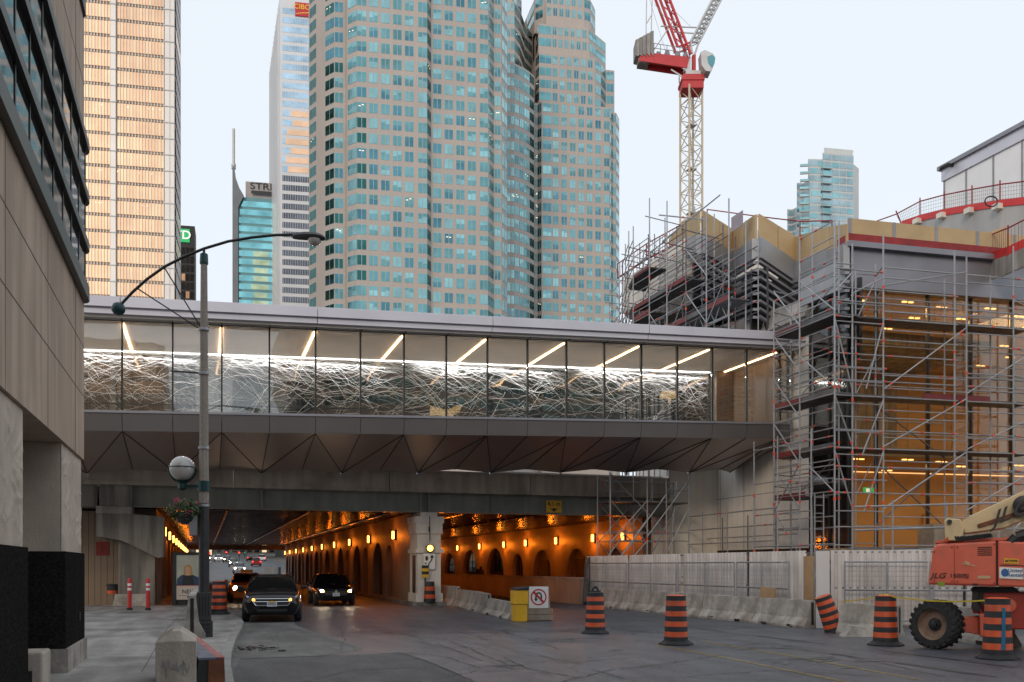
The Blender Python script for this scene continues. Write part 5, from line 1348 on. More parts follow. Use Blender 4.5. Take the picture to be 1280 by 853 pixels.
# face braces
def br(p, q, r=.024, m='tube'): S1.bar('brace', p, q, r, m)
for (z0, z1) in ((4.0, 6.2), (6.4, 8.3), (8.5, 11.2)):
    br(V(wo[0] + Vector((0, 0, 0)), z1), V(so_[0], z0)); 
br(V(so_[1], 8.2), V(so_[0] + DS * .4, 6.0)); br(V(so_[1], 6.2), V(so_[0] + DS * .5, 3.9)); br(V(so_[1], 11.2), V(so_[0] + DS * .6, 8.6))
for (z0, z1) in ((6.4, 8.4), (8.6, 11.2), (4.0, 6.3)): br(V(so_[1], z0), V(so_[3], z1)); br(V(so_[3], z0), V(so_[5], z1))
br(V(so_[4], 3.2), V(so_[5] + DS * .3, 5.9)); br(V(si_[1], 8.2), V(si_[2], 6.2), m='tube_dark'); br(V(si_[1], 6.0), V(si_[2], 3.4), m='tube_dark'); br(V(si_[2], 6.0), V(si_[1], 3.4), m='tube_dark')
br(V(so_[1], 12.6), V(so_[3], 13.4)); br(V(so_[0], 12.2), V(so_[1], 12.9)); br(V(so_[0], 13.0), V(wo[0], 12.2))
# braced end tower in front of the skybridge
for k in range(7):
    z = .4 + 2.0 * k * 0.92; a_, b_ = (V(wo[2], z), V(wo[1] + Vector((0, 0, 0)), z + 1.84)) if False else (V(wo[2], z + 1.84), V(wo[1], z))
    br(a_, b_); S1.bar('ledger', V(wo[2], z), V(wo[1], z), .024)
    if k in (0, 2): br(V(wo[2], z), V(wo[1], z + 1.84))
S1.ladder(V(wo[0] + Vector((-.25, .6, 0)), .3), V(wo[0] + Vector((-.25, .6, 0)), 4.6), (1, 0, 0))
S1.ladder(V(so_[5] - DS * .6, 8.4), V(so_[5] - DS * .6, 13.6), DS); S1.ladder(V(so_[5] - DS * .5 + NS * .3, 3.0), V(so_[5] - DS * .5 + NS * .3, 8.3), DS)
# long low ledgers to the front frame and along the stone wall
fy = [CO + DS * s_ - NS * 1.6 for s_ in (.6, 2.9, 5.2)]
for p in fy: S1.bar('standard', V(p, .05), V(p, 4.2), .03)
for z, r_ in ((2.3, .03), (3.1, .03), (3.95, .03), (1.7, .02)): S1.bar('ledger', V(fy[0] - DS * 1.6, z), V(fy[2] + DS * .3, z + .25), r_)
yy = [36.6, 38.9, 41.2, 43.6]
for y in yy: S1.bar('standard', (XP - 1.7, y, .05), (XP - 1.7, y, 5.0 - (y - 36) * .1), .028)
for y in yy[:3]: S1.bar('standard', (XP - .6, y, .05), (XP - .6, y, 4.2), .024, 'tube_dark')
for z in (2.0, 2.9, 3.6, 4.3):
    S1.bar('ledger', (XP - 1.7, 35.0, z), (XP - 1.7, 44, z), .024); 
S1.bar('ledger', (XP - .6, 35.0, 3.2), (XP - .6, 44, 3.2), .022); S1.bar('brace', (XP - 1.7, 36.6, 2.4), (XP - 1.7, 41.2, .3), .022)
# yellow-grey planks on the low deck
S1.deck([(XP - 1.7, 43.6, 1.95), (XP - 1.7, 36.0, 1.95), (XP - .6, 36.0, 1.95), (XP - .6, 43.6, 1.95)], toe=0)
S1.finish()
# stair tower of tubes under the skybridge
S3 = Scaff('stair_scaffold', 'cross-braced tube tower standing under the skybridge in front of the rail bridge', (20, 40.5, 0))
ZT3 = 6.05
P3 = [[Vector((x, y, 0)) for x in (18.0, 19.9, 20.9, 22.1)] for y in (40.4, 41.9)]
for r_ in P3:
    for p in r_: S3.bar('standard', V(p, .05), V(p, ZT3 + rng.uniform(-.1, .2)), .03)
for r_ in P3:
    for z in (.5, 1.3, 3.0, 3.4, 4.85, 5.4, 5.9):
        for a_, b_ in zip(r_, r_[1:]):
            if rng.random() < .8: S3.bar('ledger', V(a_, z), V(b_, z), .022)
    for a_, b_ in ((r_[0], r_[1]), (r_[1], r_[0])): S3.bar('brace', V(a_, 3.0), V(b_, 1.0), .022)
    S3.bar('brace', V(r_[0], 4.9), V(r_[1], 2.9), .024); S3.bar('brace', V(r_[1], 4.9), V(r_[0], 2.9), .024)
    S3.bar('brace', V(r_[0], 6.1), V(r_[2], 3.4), .026); S3.bar('brace', V(r_[2], 5.2), V(r_[0], 1.6), .026); S3.bar('brace', V(r_[3], 5.9), V(r_[1], 3.2), .026); S3.bar('brace', V(r_[3], 4.6), V(r_[1], .6), .026)
S3.deck([V(P3[0][0], 4.8), V(P3[0][3], 4.8), V(P3[1][3], 4.8), V(P3[1][0], 4.8)], toe=0)
S3.ladder(V(P3[0][2] + Vector((.4, .5, 0)), 2.4), V(P3[0][2] + Vector((.8, .5, 0)), 5.9), (.3, 1, 0)); S3.finish()
# upper scaffold round the folded roof
S2 = Scaff('roof_scaffold', 'dense tube scaffold around the folded roof edge above the skybridge', (23, 45, 12))
ycol = [36.6 + 1.95 * k for k in range(10)]
xo = lambda y: 0 if y < 46.5 else (y - 46.5) * .36
ztop = {}
for i, y in enumerate(ycol):
    zb_ = 11.95 if y < 41.5 else 6.3
    for j, x in enumerate((22.0, 23.1, 24.0)):
        zt2 = [17.2, 17.8, 18.7, 19.6, 20.2, 20.0, 20.2, 20.6, 20.0, 19.2][i] + rng.uniform(-.5, .9) - (.6 if j == 1 else 0)
        S2.bar('standard', (x + xo(y), y + j * .4, zb_), (x + xo(y), y + j * .4, zt2), .027 if j < 2 else .024, rng.choice(['tube', 'tube', 'tube_dark']))
        ztop[i, j] = zt2
lev = [12.9, 13.4, 13.9, 14.4, 14.9, 15.4, 15.9, 16.4, 16.9, 17.4, 17.9, 18.4, 18.9, 19.4, 19.9]
for j, x in enumerate((22.0, 23.1, 24.0)):
    for z in lev:
        for i in range(len(ycol) - 1):
            if z < min(ztop[i, j], ztop[i + 1, j]) - .2 and z < 16.9 + i * .55 and rng.random() < .9: S2.bar('ledger', (x + xo(ycol[i]), ycol[i] + j * .4, z), (x + xo(ycol[i + 1]), ycol[i + 1] + j * .4 + .1, z + .03), .021, rng.choice(['tube', 'tube_dark']))
for i, y in enumerate(ycol):
    for z in lev[::2]:
        if z < ztop[i, 0] - .4 and rng.random() < .6: S2.bar('ledger', (21.8 + xo(y), y + .1, z + .1), (24.2 + xo(y), y + .7, z + .1), .02, 'tube_dark')
for i in range(0, 9):
    for (z0, z1) in ((13.0, 14.9), (15.2, 17.0), (17.2, 18.8)):
        if rng.random() < .55 and z1 < ztop[i, 0]: S2.bar('brace', (22.0 + xo(ycol[i]), ycol[i], z0 if i % 2 else z1), (22.0 + xo(ycol[i + 1]), ycol[i + 1], z1 if i % 2 else z0), .022)
for (k0, k1, z) in ((0, 3, 13.6), (2, 5, 15.6), (4, 7, 15.0), (4, 6, 17.3), (3, 6, 13.4)):
    for k in range(k0, k1):
        S2.deck([(22.05 + xo(ycol[k + 1]), ycol[k + 1], z), (22.05 + xo(ycol[k]), ycol[k], z), (23.05 + xo(ycol[k]), ycol[k], z), (23.05 + xo(ycol[k + 1]), ycol[k + 1], z)], toe=1 if (k + k0) % 2 == 0 else 2)
# lattice girder near the deck
for (x, z, ya, yb2) in ((22.3, 13.0, 36.8, 44.0),):
    S2.bar('ledger', (x, ya, z), (x, yb2, z), .03); S2.bar('ledger', (x, ya, z + .75), (x, yb2, z + .75), .03)
    for k in range(14):
        y = ya + k * .51; S2.bar('brace', (x, y, z if k % 2 else z + .75), (x, y + .51, z + .75 if k % 2 else z), .018, clips=False)
# northern end on the rail deck
for y in (53.4, 54.9):
    for x in (24.4, 25.6): S2.bar('standard', (x, y, 6.3), (x, y, 19.8 + rng.uniform(-.5, 1)), .027)
for z in lev[2:]:
    if rng.random() < .7: S2.bar('ledger', (24.2, 52, z), (24.9, 55.4, z), .021)
    if rng.random() < .5: S2.bar('ledger', (24.0, 54.7, z), (26.5, 54.7, z), .021)
S2.bar('ledger', tuple(PXX(824, 269, 22.2)), tuple(PXX(884, 275, 23)), .03); S2.bar('ledger', tuple(PXX(828, 302, 23.0)), tuple(PXX(900, 244, 22.6)), .028); S2.bar('ledger', tuple(PXX(780, 345, 22.2)), tuple(PXX(850, 285, 22.2)), .028)
S2.finish()
t = thing('edge_railing', 'thin red safety rail with mesh along the top of the ochre roof boards', 'railing', (26, 44, 17))
mb = MB(); ra = [PXX(884, 262, 25.6), PXX(950, 271, 25.8), PXX(1000, 277, 26.0), PXX(1040, 276, 25.6)]; mb.path(ra, .03); mb.build('rail', 'redwrap', t)
ra2 = [PXX(772, 330, 24.6), PXX(808, 305, 24.4), PXX(850, 282, 24.6)]
mb = MB(); mb.path(ra2, .035); mb.path([p - Vector((0, 0, .9)) for p in ra2], .06); mb.build('rail', 'redwrap', t)
mb = MB()
for p, q in zip(ra2, ra2[1:]):
    for k in range(10): a_ = p.lerp(q, k / 10); mb.tube(a_, a_ - Vector((0, 0, .9)), .01 if k else .04, 4)
for p in ra: mb.tube(p, p - Vector((0, 0, 1.2)), .03)
mb.build('rail_post', 'redwrap', t)
c = PXX(921, 277, 24.0); mb = MB(); mb.box(c.x, c.x + .03, c.y - .5, c.y + .5, c.z - .35, c.z + .35); tag(mb.build('notice_board', mat('mauve_board', (.30, .26, .30), .6, 0, .1, 2)), 'small greyish mauve board tied to the roof scaffold among the tubes', 'board')
# green debris net bundle
mb = MB(); c = PXX(883, 408, 22.6)
for k in range(70):
    a_ = rng.uniform(0, 6.28); x, y = c.x + .05 * math.cos(a_), c.y + .5 * math.sin(a_) * rng.random(); z = rng.uniform(-.65, .55)
    mb.tube((x, y, c.z + z), (x + rng.uniform(-.1, .1), y + rng.uniform(-.25, .25), c.z + z + rng.uniform(-.35, .35)), .022, 4)
tag(mb.build('debris_net', mat('green_net', (.03, .12, .075), .8, 0, .3, 3)), 'bundle of green netting hanging on the lattice girder above the skybridge roof', 'net')

# ------------------------------------------------------------------ hoarding, temporary fencing, barriers on the right
XH = 17.55
t = thing('site_hoarding', 'long white corrugated hoarding behind the concrete barriers of the building site', 'hoarding', (XH, 30, 0))
ydiv = PXX(1020, HOR, XH).y
def corr(mb, p, q, z0, z1, per=.21, amp=.05):
    d = (q - p); L = d.length; d.normalize(); n_ = Vector((-d.y, d.x, 0)); n = int(L / per); pr = None
    for i in range(n):
        for f, o in ((0, 0), (.5, 0), (.62, amp), (.88, amp)):
            s_ = (i + f) * per; c_ = p + d * s_ + n_ * o
            if pr is not None: mb.face([(pr.x, pr.y, z0), (c_.x, c_.y, z0), (c_.x, c_.y, z1), (pr.x, pr.y, z1)])
            pr = c_
segs = [(Vector((XH, 42.2, 0)), Vector((XH, 37.5, 0))), (Vector((XH, 37.4, 0)), Vector((XH, 32.6, 0))), (Vector((XH, 32.5, 0)), Vector((XH, 28, 0))), (Vector((XH, 27.9, 0)), Vector((XH, ydiv + .5, 0)))]
e0 = Vector((XH + .3, ydiv - .3, 0)); segs += [(e0, e0 + Vector((3.4, -1.7, 0))), (e0 + Vector((3.45, -1.72, 0)), e0 + Vector((9, -4.4, 0)))]
for p, q in segs:
    mb = MB(); corr(mb, p, q, .05, 2.28); mb.build('corrugated_panel', 'hoarding', t)
    d = (q - p).normalized(); n_ = Vector((-d.y, d.x, 0)) * .07
    mb = MB()
    for z in (1.15, 2.22): mb.tube(p + n_ + Vector((0, 0, z)), q + n_ + Vector((0, 0, z)), .03, 4)
    mb.build('waling', 'tube_dark', t)
fl = ['temporary mesh fence panel nearest the underpass, before the white hoarding', 'mesh fence panel second from the underpass, before the white hoarding', 'mesh fence panel in the middle of the white hoarding', 'mesh fence panel just left of the upright white board', 'mesh fence panel just right of the upright white board, behind the leaning barrel', 'mesh fence panel behind the boom lift']
def fence_panel(p, q, lab):
    t = thing('fence_panel', lab, 'fence', tuple((p + q) / 2), 0, 'temporary mesh fence panels')
    U = lambda v, z: Vector((v.x, v.y, z))
    mb = MB(); 
    for a_, b_ in ((U(p, .1), U(p, 1.95)), (U(q, .1), U(q, 1.95)), (U(p, 1.93), U(q, 1.93)), (U(p, .2), U(q, .2)), (U(p, 1.1), U(q, 1.1)), (U(p.lerp(q, .5), .2), U(p.lerp(q, .5), 1.93))): mb.tube(a_, b_, .026, 6)
    mb.build('frame', 'tube', t)
    mb = MB(); L = (q - p).length
    for k in range(1, int(L / .11)): c_ = p.lerp(q, k * .11 / L); mb.tube(U(c_, .2), U(c_, 1.93), .006, 3)
    for k in range(1, 12): mb.tube(U(p, .2 + k * .145), U(q, .2 + k * .145), .005, 3)
    mb.build('wire_mesh', 'tube', t)
    for c_ in (p, q):
        mb = MB(); mb.box(c_.x - .25, c_.x + .25, c_.y - .12, c_.y + .12, .0, .1); mb.build('foot', 'concrete_dark', t)
fx = XH - .28
fy_ = [41.5, 37.0, 32.5, 28.3, ydiv + .9]
for i in range(4): fence_panel(Vector((fx, fy_[i] - .08, 0)), Vector((fx, fy_[i + 1] + .08, 0)), fl[i])
e1 = e0 + Vector((-.1, -.4, 0)); fence_panel(e1 + Vector((.3, 0, 0)), e1 + Vector((2.4, -1.1, 0)), fl[4]); fence_panel(e1 + Vector((2.5, -1.15, 0)), e1 + Vector((5.2, -2.6, 0)), fl[5])
# dark mesh gate swung into the road at the underpass mouth
p, q = PZ(742, 748, 0), PZ(735, 757, 0)
t = thing('mesh_gate', 'narrow dark mesh gate leaning at the tunnel end of the hoarding', 'gate', tuple(p))
p, q = Vector((17.3, 41.2, 0)), Vector((16.7, 40.2, 0))
mb = MB(); U = lambda v, z: Vector((v.x, v.y, z)); q2 = q + Vector((-.25, -.2, 0))
for a_, b_ in ((U(p, .05), U(p, 2.25)), (U(q2, .05), U(q, 2.2)), (U(p, 2.2), U(q, 2.15)), (U(p, .15), U(q2, .1))): mb.tube(a_, b_, .03)
mb.build('frame', 'dark_metal', t)
mb = MB()
for k in range(1, 12): mb.tube(U(p.lerp(q2, k / 12), .1), U(p.lerp(q, k / 12), 2.2), .008, 3)
for k in range(1, 20): mb.tube(U(p, .1 + k * .11), U(q.lerp(q2, 1 - k / 20), .1 + k * .11), .008, 3)
mb.build('wire_mesh', 'dark_metal', t)
c = PXX(1027, HOR, XH - .6); mb = MB(); mb.hexa([(c.x - .25, c.y - .1, .02), (c.x + .12, c.y - .22, .02), (c.x + .14, c.y - .16, .02), (c.x - .22, c.y - .04, .02), (c.x - .26, c.y - .1, 2.24), (c.x + .11, c.y - .22, 2.24), (c.x + .13, c.y - .16, 2.24), (c.x - .23, c.y - .04, 2.24)])
tag(mb.build('upright_board', 'whiteboard'), 'upright white board at the break in the hoarding', 'board')
c = PXX(1014, HOR, XH - .5); mb = MB(); mb.box(c.x - .02, c.x + .02, c.y - .1, c.y + .35, .5, 2.1); tag(mb.build('ply_board', 'plywood'), 'narrow brown plywood board left of the upright white board', 'board')
c = PXX(956, 745, 16.9); mb = MB(); mb.hexa([(c.x - .05, c.y - .5, .45), (c.x, c.y - .5, .45), (c.x + .1, c.y + .45, .55), (c.x + .05, c.y + .45, .55), (c.x + .05, c.y - .5, 1.1), (c.x + .1, c.y - .5, 1.1), (c.x + .2, c.y + .45, 1.15), (c.x + .15, c.y + .45, 1.15)]); tag(mb.build('ply_offcut', 'plywood'), 'small brown plywood sheet lying over the gap between two barriers', 'board')
def jersey_mb(L, mi=0, chip=0):
    mb = MB(); prof = [(-.30, 0), (.30, 0), (.30, .07), (.15, .30), (.08, .81), (-.08, .81), (-.15, .30), (-.30, .07)]
    n = 6; rings = []
    for i in range(n + 1):
        x = -L / 2 + L * i / n; j = .012 if 0 < i < n else 0
        sc_ = 1 if 0 < i < n else .97
        rings.append([(x, y * sc_ + rng.uniform(-j, j), (z * (1 if 0 < i < n or z < .5 else .985)) + (rng.uniform(-j, j) if z > .1 else 0)) for y, z in prof])
    mb.loft(rings); return mb
def barrier(p, q, label, group=None, h=1.0, m='barrier'):
    p, q = Vector(p), Vector(q); d = q - p; c = (p + q) / 2
    t = thing('jersey_barrier', label, 'barrier', tuple(c), math.atan2(d.y, d.x), group)
    mb = jersey_mb(d.length - .03); mb.v = [(x, y, z * h) for x, y, z in mb.v]; mb.build('body', m, t, local=True)
    for s_ in (-1, 1): mb = MB(); mb.box(s_ * (d.length / 2 - .02) - .012, s_ * (d.length / 2 - .02) + .012, -.04, .04, .1 * h, .75 * h); mb.build('joint_slot', 'seam', t, local=True)
    for s_ in (-.5, .5): mb = MB(); mb.box(s_ * d.length * .5 - .16, s_ * d.length * .5 + .16, -.302, -.28, .0, .09); mb.build('drain_slot', 'seam', t, local=True)
    return t
XBR = 16.75
px_s = [748, 781, 833, 882, 949, 1016]
pts = [PXX(px, HOR, XBR + (.0 if i % 2 else .06)) for i, px in enumerate(px_s)]
for p in pts: p.z = 0
bl = ['orange-lit concrete barrier nearest the mesh gate', 'second concrete barrier from the mesh gate, below the hoarding', 'middle concrete barrier of the row below the hoarding', 'concrete barrier left of the plywood sheet', 'cracked concrete barrier right of the plywood sheet, beside the upright board']
for i in range(5): barrier(pts[i], pts[i + 1], bl[i], 'concrete barriers below the hoarding')
p = PZ(1066, 794, 0); q = PZ(1150, 799, 0)
b_ = barrier(p + Vector((0, .5, 0)), q + Vector((0, .7, 0)), 'long concrete barrier behind the boom lift wheel', 'concrete barriers below the hoarding')
barrier(PZ(1205, 800, 0) + Vector((0, .6, 0)), PZ(1290, 812, 0) + Vector((0, .6, 0)), 'concrete barrier behind the red chassis of the boom lift', 'concrete barriers below the hoarding')
mb = MB(); c = PZ(1068, 795, 0); mb.hexa([(c.x - .5, c.y - .3, 0), (c.x + .35, c.y - .5, 0), (c.x + .5, c.y, 0), (c.x - .4, c.y + .1, 0), (c.x - .25, c.y - .25, .28), (c.x + .2, c.y - .35, .22), (c.x + .3, c.y - .1, .25), (c.x - .2, c.y, .3)]); tag(mb.build('concrete_lump', 'barrier'), 'broken concrete lump on the ground beside the leaning barrel', 'rubble')
# barriers running from the pier to the sign
mp = [PZ(541, 753, 0), PZ(573, 758, 0), PZ(611, 767, 0), PZ(645, 775, 0)]
barrier(mp[0], mp[1], 'tall concrete barrier starting at the pier, with a lit pocket', 'concrete barriers between pier and bin', 1.1)
barrier(mp[1], mp[2], 'middle concrete barrier between pier and yellow bin', 'concrete barriers between pier and bin', .95)
barrier(mp[2], mp[3], 'low concrete barrier ending at the yellow bin', 'concrete barriers between pier and bin', .72)
# ------------------------------------------------------------------ vehicles
def rrect(hx, y0, y1, z, r=.25, crown=0):
    pts = []; r = min(r, hx * .9)
    for (cx, cy, a0) in ((hx - r, y0 + r, -90), (hx - r, y1 - r, 0), (-hx + r, y1 - r, 90), (-hx + r, y0 + r, 180)):
        for k in range(5):
            a_ = R(a0 + 22.5 * k); pts.append((cx + r * math.cos(a_), cy + r * math.sin(a_), z))
    return pts
def car(label, loc, rz=math.pi * 0, paint='carblack', L=4.7, W=1.84, H=1.68, hood=1.02, lights=True, detail=True, group=None, suv=True, tail=False, turn=False, name='parked_car', z=0):
    """nose towards -Y of its own axes"""
    t = thing(name, label, 'car', (loc[0], loc[1], z), rz, group)
    hw = W / 2; f = -L / 2; b = L / 2
    st = [(f, .34, hood - .26, .60, .70, .64), (f + .10, .24, hood - .13, .78, .86, .76), (f + .35, .22, hood - .06, .86, .93, .84), (f + .9, .22, hood, .90, .975, .88), (f + 1.35, .22, hood + .05, .92, 1, .92), (0, .22, hood + .03, .93, 1, .93), (b - .9, .24, hood + .05, .92, .99, .92), (b - .25, .26, hood + .04, .86, .95, .86), (b, .38, hood - .06, .74, .84, .74)]
    rings = []
    for (y, z0, z1, wb, wm, wt) in st:
        half = [(wb * .9, z0), (wb, z0 + .08), (wm, z0 + .30), (wm, (z0 + z1) / 2 + .08), (wt + .02, z1 - .09), (wt - .07, z1 - .015), (wt * .5, z1 + .012)]
        rings.append([(x * hw, y, z) for x, z in half] + [(-x * hw, y, z) for x, z in half[::-1]])
    mb = MB(); mb.loft(rings); body = mb.build('body', paint, t, smooth=True, local=True, fix=True)
    ws = f + 1.25; rt = H
    zb_ = hood - .01
    r0, r1, r2 = rrect(hw * .88, ws, b - (.12 if suv else .75), zb_, .26), rrect(hw * .69, ws + .78, b - (.42 if suv else 1.25), rt - .09, .24), rrect(hw * .56, ws + 1.1, b - (.6 if suv else 1.45), rt - .015, .2)
    mb = MB(); mb.loft([r0, r1]); mb.build('windows', 'carglass', t, smooth=True, local=True, fix=True)
    mb = MB(); mb.loft([[(x * 1.01, y, z + .001) for x, y, z in r1], r2]); roof = mb.build('roof', paint, t, smooth=True, local=True, fix=True)
    mb = MB()
    ym = (r0[5][1] + ws) / 2
    for s in (-1, 1):
        for (ya, yb, w_) in ((ws + .12, ws + .80, .05), (ws + 1.35, ws + 1.35, .05), (b - .3 if suv else b - .9, b - .55 if suv else b - 1.35, .07)):
            if detail: mb = MB(); mb.tube((s * hw * .875, ya, zb_), (s * hw * .69, yb, rt - .09), w_ * .7, 6); mb.build('pillar', paint, t, local=True)
    if suv and detail:
        for s in (-1, 1):
            mb = MB(); mb.tube((s * hw * .66, ws + 1.1, rt + .03), (s * hw * .64, b - .7, rt + .03), .02); mb.build('roof_rail', 'black', roof, local=True)
    for sx in (-1, 1):
        for yy_ in (f + .92, b - .95):
            X = Matrix.Translation((sx * (hw - .11), yy_, .35)) @ Matrix.Rotation(R(90) * sx, 4, 'Y')
            mb = MB(); mb.lathe([(.20, -.11), (.30, -.11), (.345, -.07), (.35, 0), (.345, .07), (.30, .112), (.22, .112)], 20, X=X, cap=False); wh_ = mb.build('wheel', 'tyre', t, smooth=True, local=True)
            mb = MB(); mb.lathe([(.225, .10), (.20, .075), (.06, .09), (.05, .1)], 12, X=X); mb.build('rim', 'chrome' if suv else 'black', wh_, local=True)
    e_ = -1
    # front end
    hl = 'headlamp' if detail else 'headlamp_far'
    for s in (-1, 1):
        mb = MB(); zc = hood - .24
        mb.hexa([(s * .40 * hw, f + .03, zc - .08), (s * .80 * hw, f + .14, zc - .06), (s * .86 * hw, f + .35, zc + .0), (s * .44 * hw, f + .3, zc - .06), (s * .46 * hw, f + .06, zc + .05), (s * .80 * hw, f + .16, zc + .08), (s * .86 * hw, f + .36, zc + .12), (s * .48 * hw, f + .3, zc + .1)])
        h_ = mb.build('headlight', 'lens', t, local=True)
        if lights:
            mb = MB(); X = Matrix.Translation((s * .68 * hw, f + .085, zc)) @ Matrix.Rotation(R(90), 4, 'X')
            mb.lathe([(.055 if detail else .12, 0), (.05 if detail else .10, .05)], 12, X=X); mb.build('bulb', hl, h_, local=True)
        if turn:
            mb = MB(); X = Matrix.Translation((s * .60 * hw, f + .045, zc - .02)) @ Matrix.Rotation(R(90), 4, 'X')
            mb.lathe([(.05, 0), (.045, .05)], 12, X=X); mb.build('turn_lamp', 'parklamp', h_, local=True)
        mb = MB(); mb.hexa([(s * hw * 1.0, ws + .32, hood + .03), (s * (hw + .20), ws + .36, hood + .05), (s * (hw + .20), ws + .46, hood + .05), (s * hw * 1.0, ws + .44, hood + .03), (s * hw * 1.0, ws + .32, hood + .15), (s * (hw + .19), ws + .36, hood + .19), (s * (hw + .19), ws + .46, hood + .19), (s * hw * 1.0, ws + .44, hood + .15)])
        mb.build('mirror', paint, t, bevel=.03, local=True)
        mb = MB(); mb.box(s * .78 * hw - .1, s * .78 * hw + .1, b - .12, b + .012, hood - .22, hood - .05); mb.build('tail_light', 'tail' if tail else 'red', t, local=True)
    mb = MB(); zg = hood - .34
    mb.hexa([(-.52 * hw, f - .012, zg - .09), (.52 * hw, f - .012, zg - .09), (.52 * hw, f + .1, zg - .09), (-.52 * hw, f + .1, zg - .09), (-.58 * hw, f + .0, zg + .10), (.58 * hw, f + .0, zg + .10), (.58 * hw, f + .12, zg + .10), (-.58 * hw, f + .12, zg + .10)])
    gr = mb.build('grille', 'black', t, local=True)
    if detail and suv:
        mb = MB(); yq = f - .02
        P4 = [(-.58 * hw, yq, zg + .11), (-.62 * hw, yq, zg + .02), (-.52 * hw, yq, zg - .10), (.52 * hw, yq, zg - .10), (.62 * hw, yq, zg + .02), (.58 * hw, yq, zg + .11), (-.58 * hw, yq, zg + .11)]
        mb.path(P4, .016); mb.tube((-.58 * hw, yq - .005, zg + .02), (.58 * hw, yq - .005, zg + .02), .017); mb.build('grille_trim', 'chrome', gr, local=True)
        mb = MB(); mb.box(-.09, .09, yq - .03, yq - .01, zg + .005, zg + .035); mb.box(-.04, .04, yq - .031, yq - .009, zg - .008, zg + .05); mb.build('badge', 'sign_yellow', gr, local=True)
        mb = MB(); mb.box(-.5 * hw, .5 * hw, f - .005, f + .1, .36, .44); mb.build('lower_intake', 'black', t, local=True)
    elif detail:
        mb = MB(); mb.lathe([(.07, 0), (.06, .02)], 14, X=Matrix.Translation((0, f - .01, zg + .08)) @ Matrix.Rotation(R(90), 4, 'X')); mb.build('badge', 'chrome', gr, local=True)
    mb = MB(); mb.box(-.155, .155, f - .035, f - .02, .52 if suv else .45, .68 if suv else .60); pl = mb.build('licence_plate', 'carwhite', t, local=True)
    mb = MB(); mb.box(-.12, .12, f - .039, f - .0355, .565 if suv else .495, .63 if suv else .56); mb.build('plate_mark', mat('plate_blue', (.32, .36, .5), .5, 0, .5, 60), pl, local=True) if detail else None
    if detail:
        mb = MB(); mb.tube((-.45 * hw, ws + .03, hood + .03), (.1 * hw, ws + .06, hood + .06), .012); mb.build('wiper', 'black', t, local=True)
        if lights:
            for s in (-1, 1):
                l = bpy.data.lights.new('beam', 'SPOT'); l.energy = 2.5 if not suv else 0; l.spot_size = R(70); l.spot_blend = .6; l.color = (1, .85, .65); l.shadow_soft_size = .05
                if l.energy == 0: continue
                o = bpy.data.objects.new('beam', l); COL.objects.link(o); o.parent = t; o.location = (s * .68 * hw, f - .08, hood - .24); o.rotation_euler = (R(80), 0, math.pi)
    return t
p = PZ(338, 778, 0)
car('black sport utility vehicle with chrome-rimmed grille facing the viewer by the kerb', (2.22, p.y + 2.0), -.07, 'carblack', 4.75, 1.88, 1.53, .99, lights=False, turn=True, name='utility_vehicle')
car('low black sedan with bright headlights leaving the tunnel beside the middle arcade', (5.72, 45.3), -.02, 'carblack', 4.6, 1.85, 1.47, .92, lights=True, suv=False, turn=True, name='sedan')
tx = car('orange and green taxi half hidden behind the black utility vehicle', (2.1, 50.5), 0, 'carorange', 4.7, 1.84, 1.48, .95, lights=True, suv=False, detail=False, name='taxi')
for s in (-1, 1):
    mb = MB(); mb.box(s * .925, s * .94, -.6, 1.4, .45, .8); o = mb.build('side_panel', 'cargreen', tx, local=True)
mb = MB(); mb.box(-.3, .3, .2, .5, 1.475, 1.62); mb.build('roof_sign', 'sign_yellow', tx, local=True)
far = [((299, 717.5), 142, 'carsilver', True, 'dark silver car with headlights on, nearest beyond the tunnel exit', True),
       ((292, 708), 180, 'carblue', True, 'dark blue car with headlights, second in the left queue beyond the tunnel', True),
       ((284, 703), 215, 'carblack', True, 'black car with headlights at the crossing beyond the tunnel, right of the pale car', True),
       ((273, 702), 228, 'carwhite', True, 'pale car with bright headlights waiting at the crossing beyond the tunnel', True),
       ((266, 702), 232, 'carsilver', True, 'silver car with headlights at the left end of the queue beyond the tunnel', False),
       ((320, 707), 186, 'carred', False, 'dark red vehicle with tail lights driving away beyond the tunnel', True),
       ((327, 702), 235, 'carwhite', False, 'white van driving away far beyond the tunnel', True),
       ((313, 702), 232, 'carblack', False, 'black car with red tail lights driving away far beyond the tunnel', False)]
for (px, py), tt, paint, facing, lab, sv in far:
    p = PT(px, py, tt)
    car(lab, (p.x, p.y), 0 if facing else math.pi, paint, 4.6, 1.85, 1.7 if sv else 1.5, 1.0, lights=facing, detail=False, suv=sv, tail=not facing, name='distant_car', z=gz(p.y), group='cars queueing beyond the tunnel')

# ------------------------------------------------------------------ lamp post with globe, basket and curved arms
pp = PZ(255, 796, .12); tt = pp.x * SF + pp.y * CF
def L(px, py, d=0): return PT(px, py, tt) + FV * d
t = thing('street_lamp', 'tall concrete lamp post with curved arm, globe lamp and dark wrapped base', 'street lamp', tuple(pp))
ztp = L(255, 318).z
mb = MB(); mb.lathe([(.115, 3.3), (.075, ztp)], 8, X=Matrix.Translation((pp.x, pp.y, 0))); mb.build('post', 'pole', t)
mb = MB(); mb.lathe([(.128, .12), (.118, 3.297)], 8, X=Matrix.Translation((pp.x, pp.y, 0))); mb.build('wrap', 'pole_wrap', t)
mb = MB()
for (h, z0, z1) in ((.20, .12, .50), (.165, .503, 1.18)): mb.box(pp.x - h, pp.x + h, pp.y - h, pp.y + h, z0, z1)
bs = mb.build('base_box', mat('base_box_iron', (.05, .05, .053), .55, .2, .2, 4), t, bevel=.015)
mb = MB()
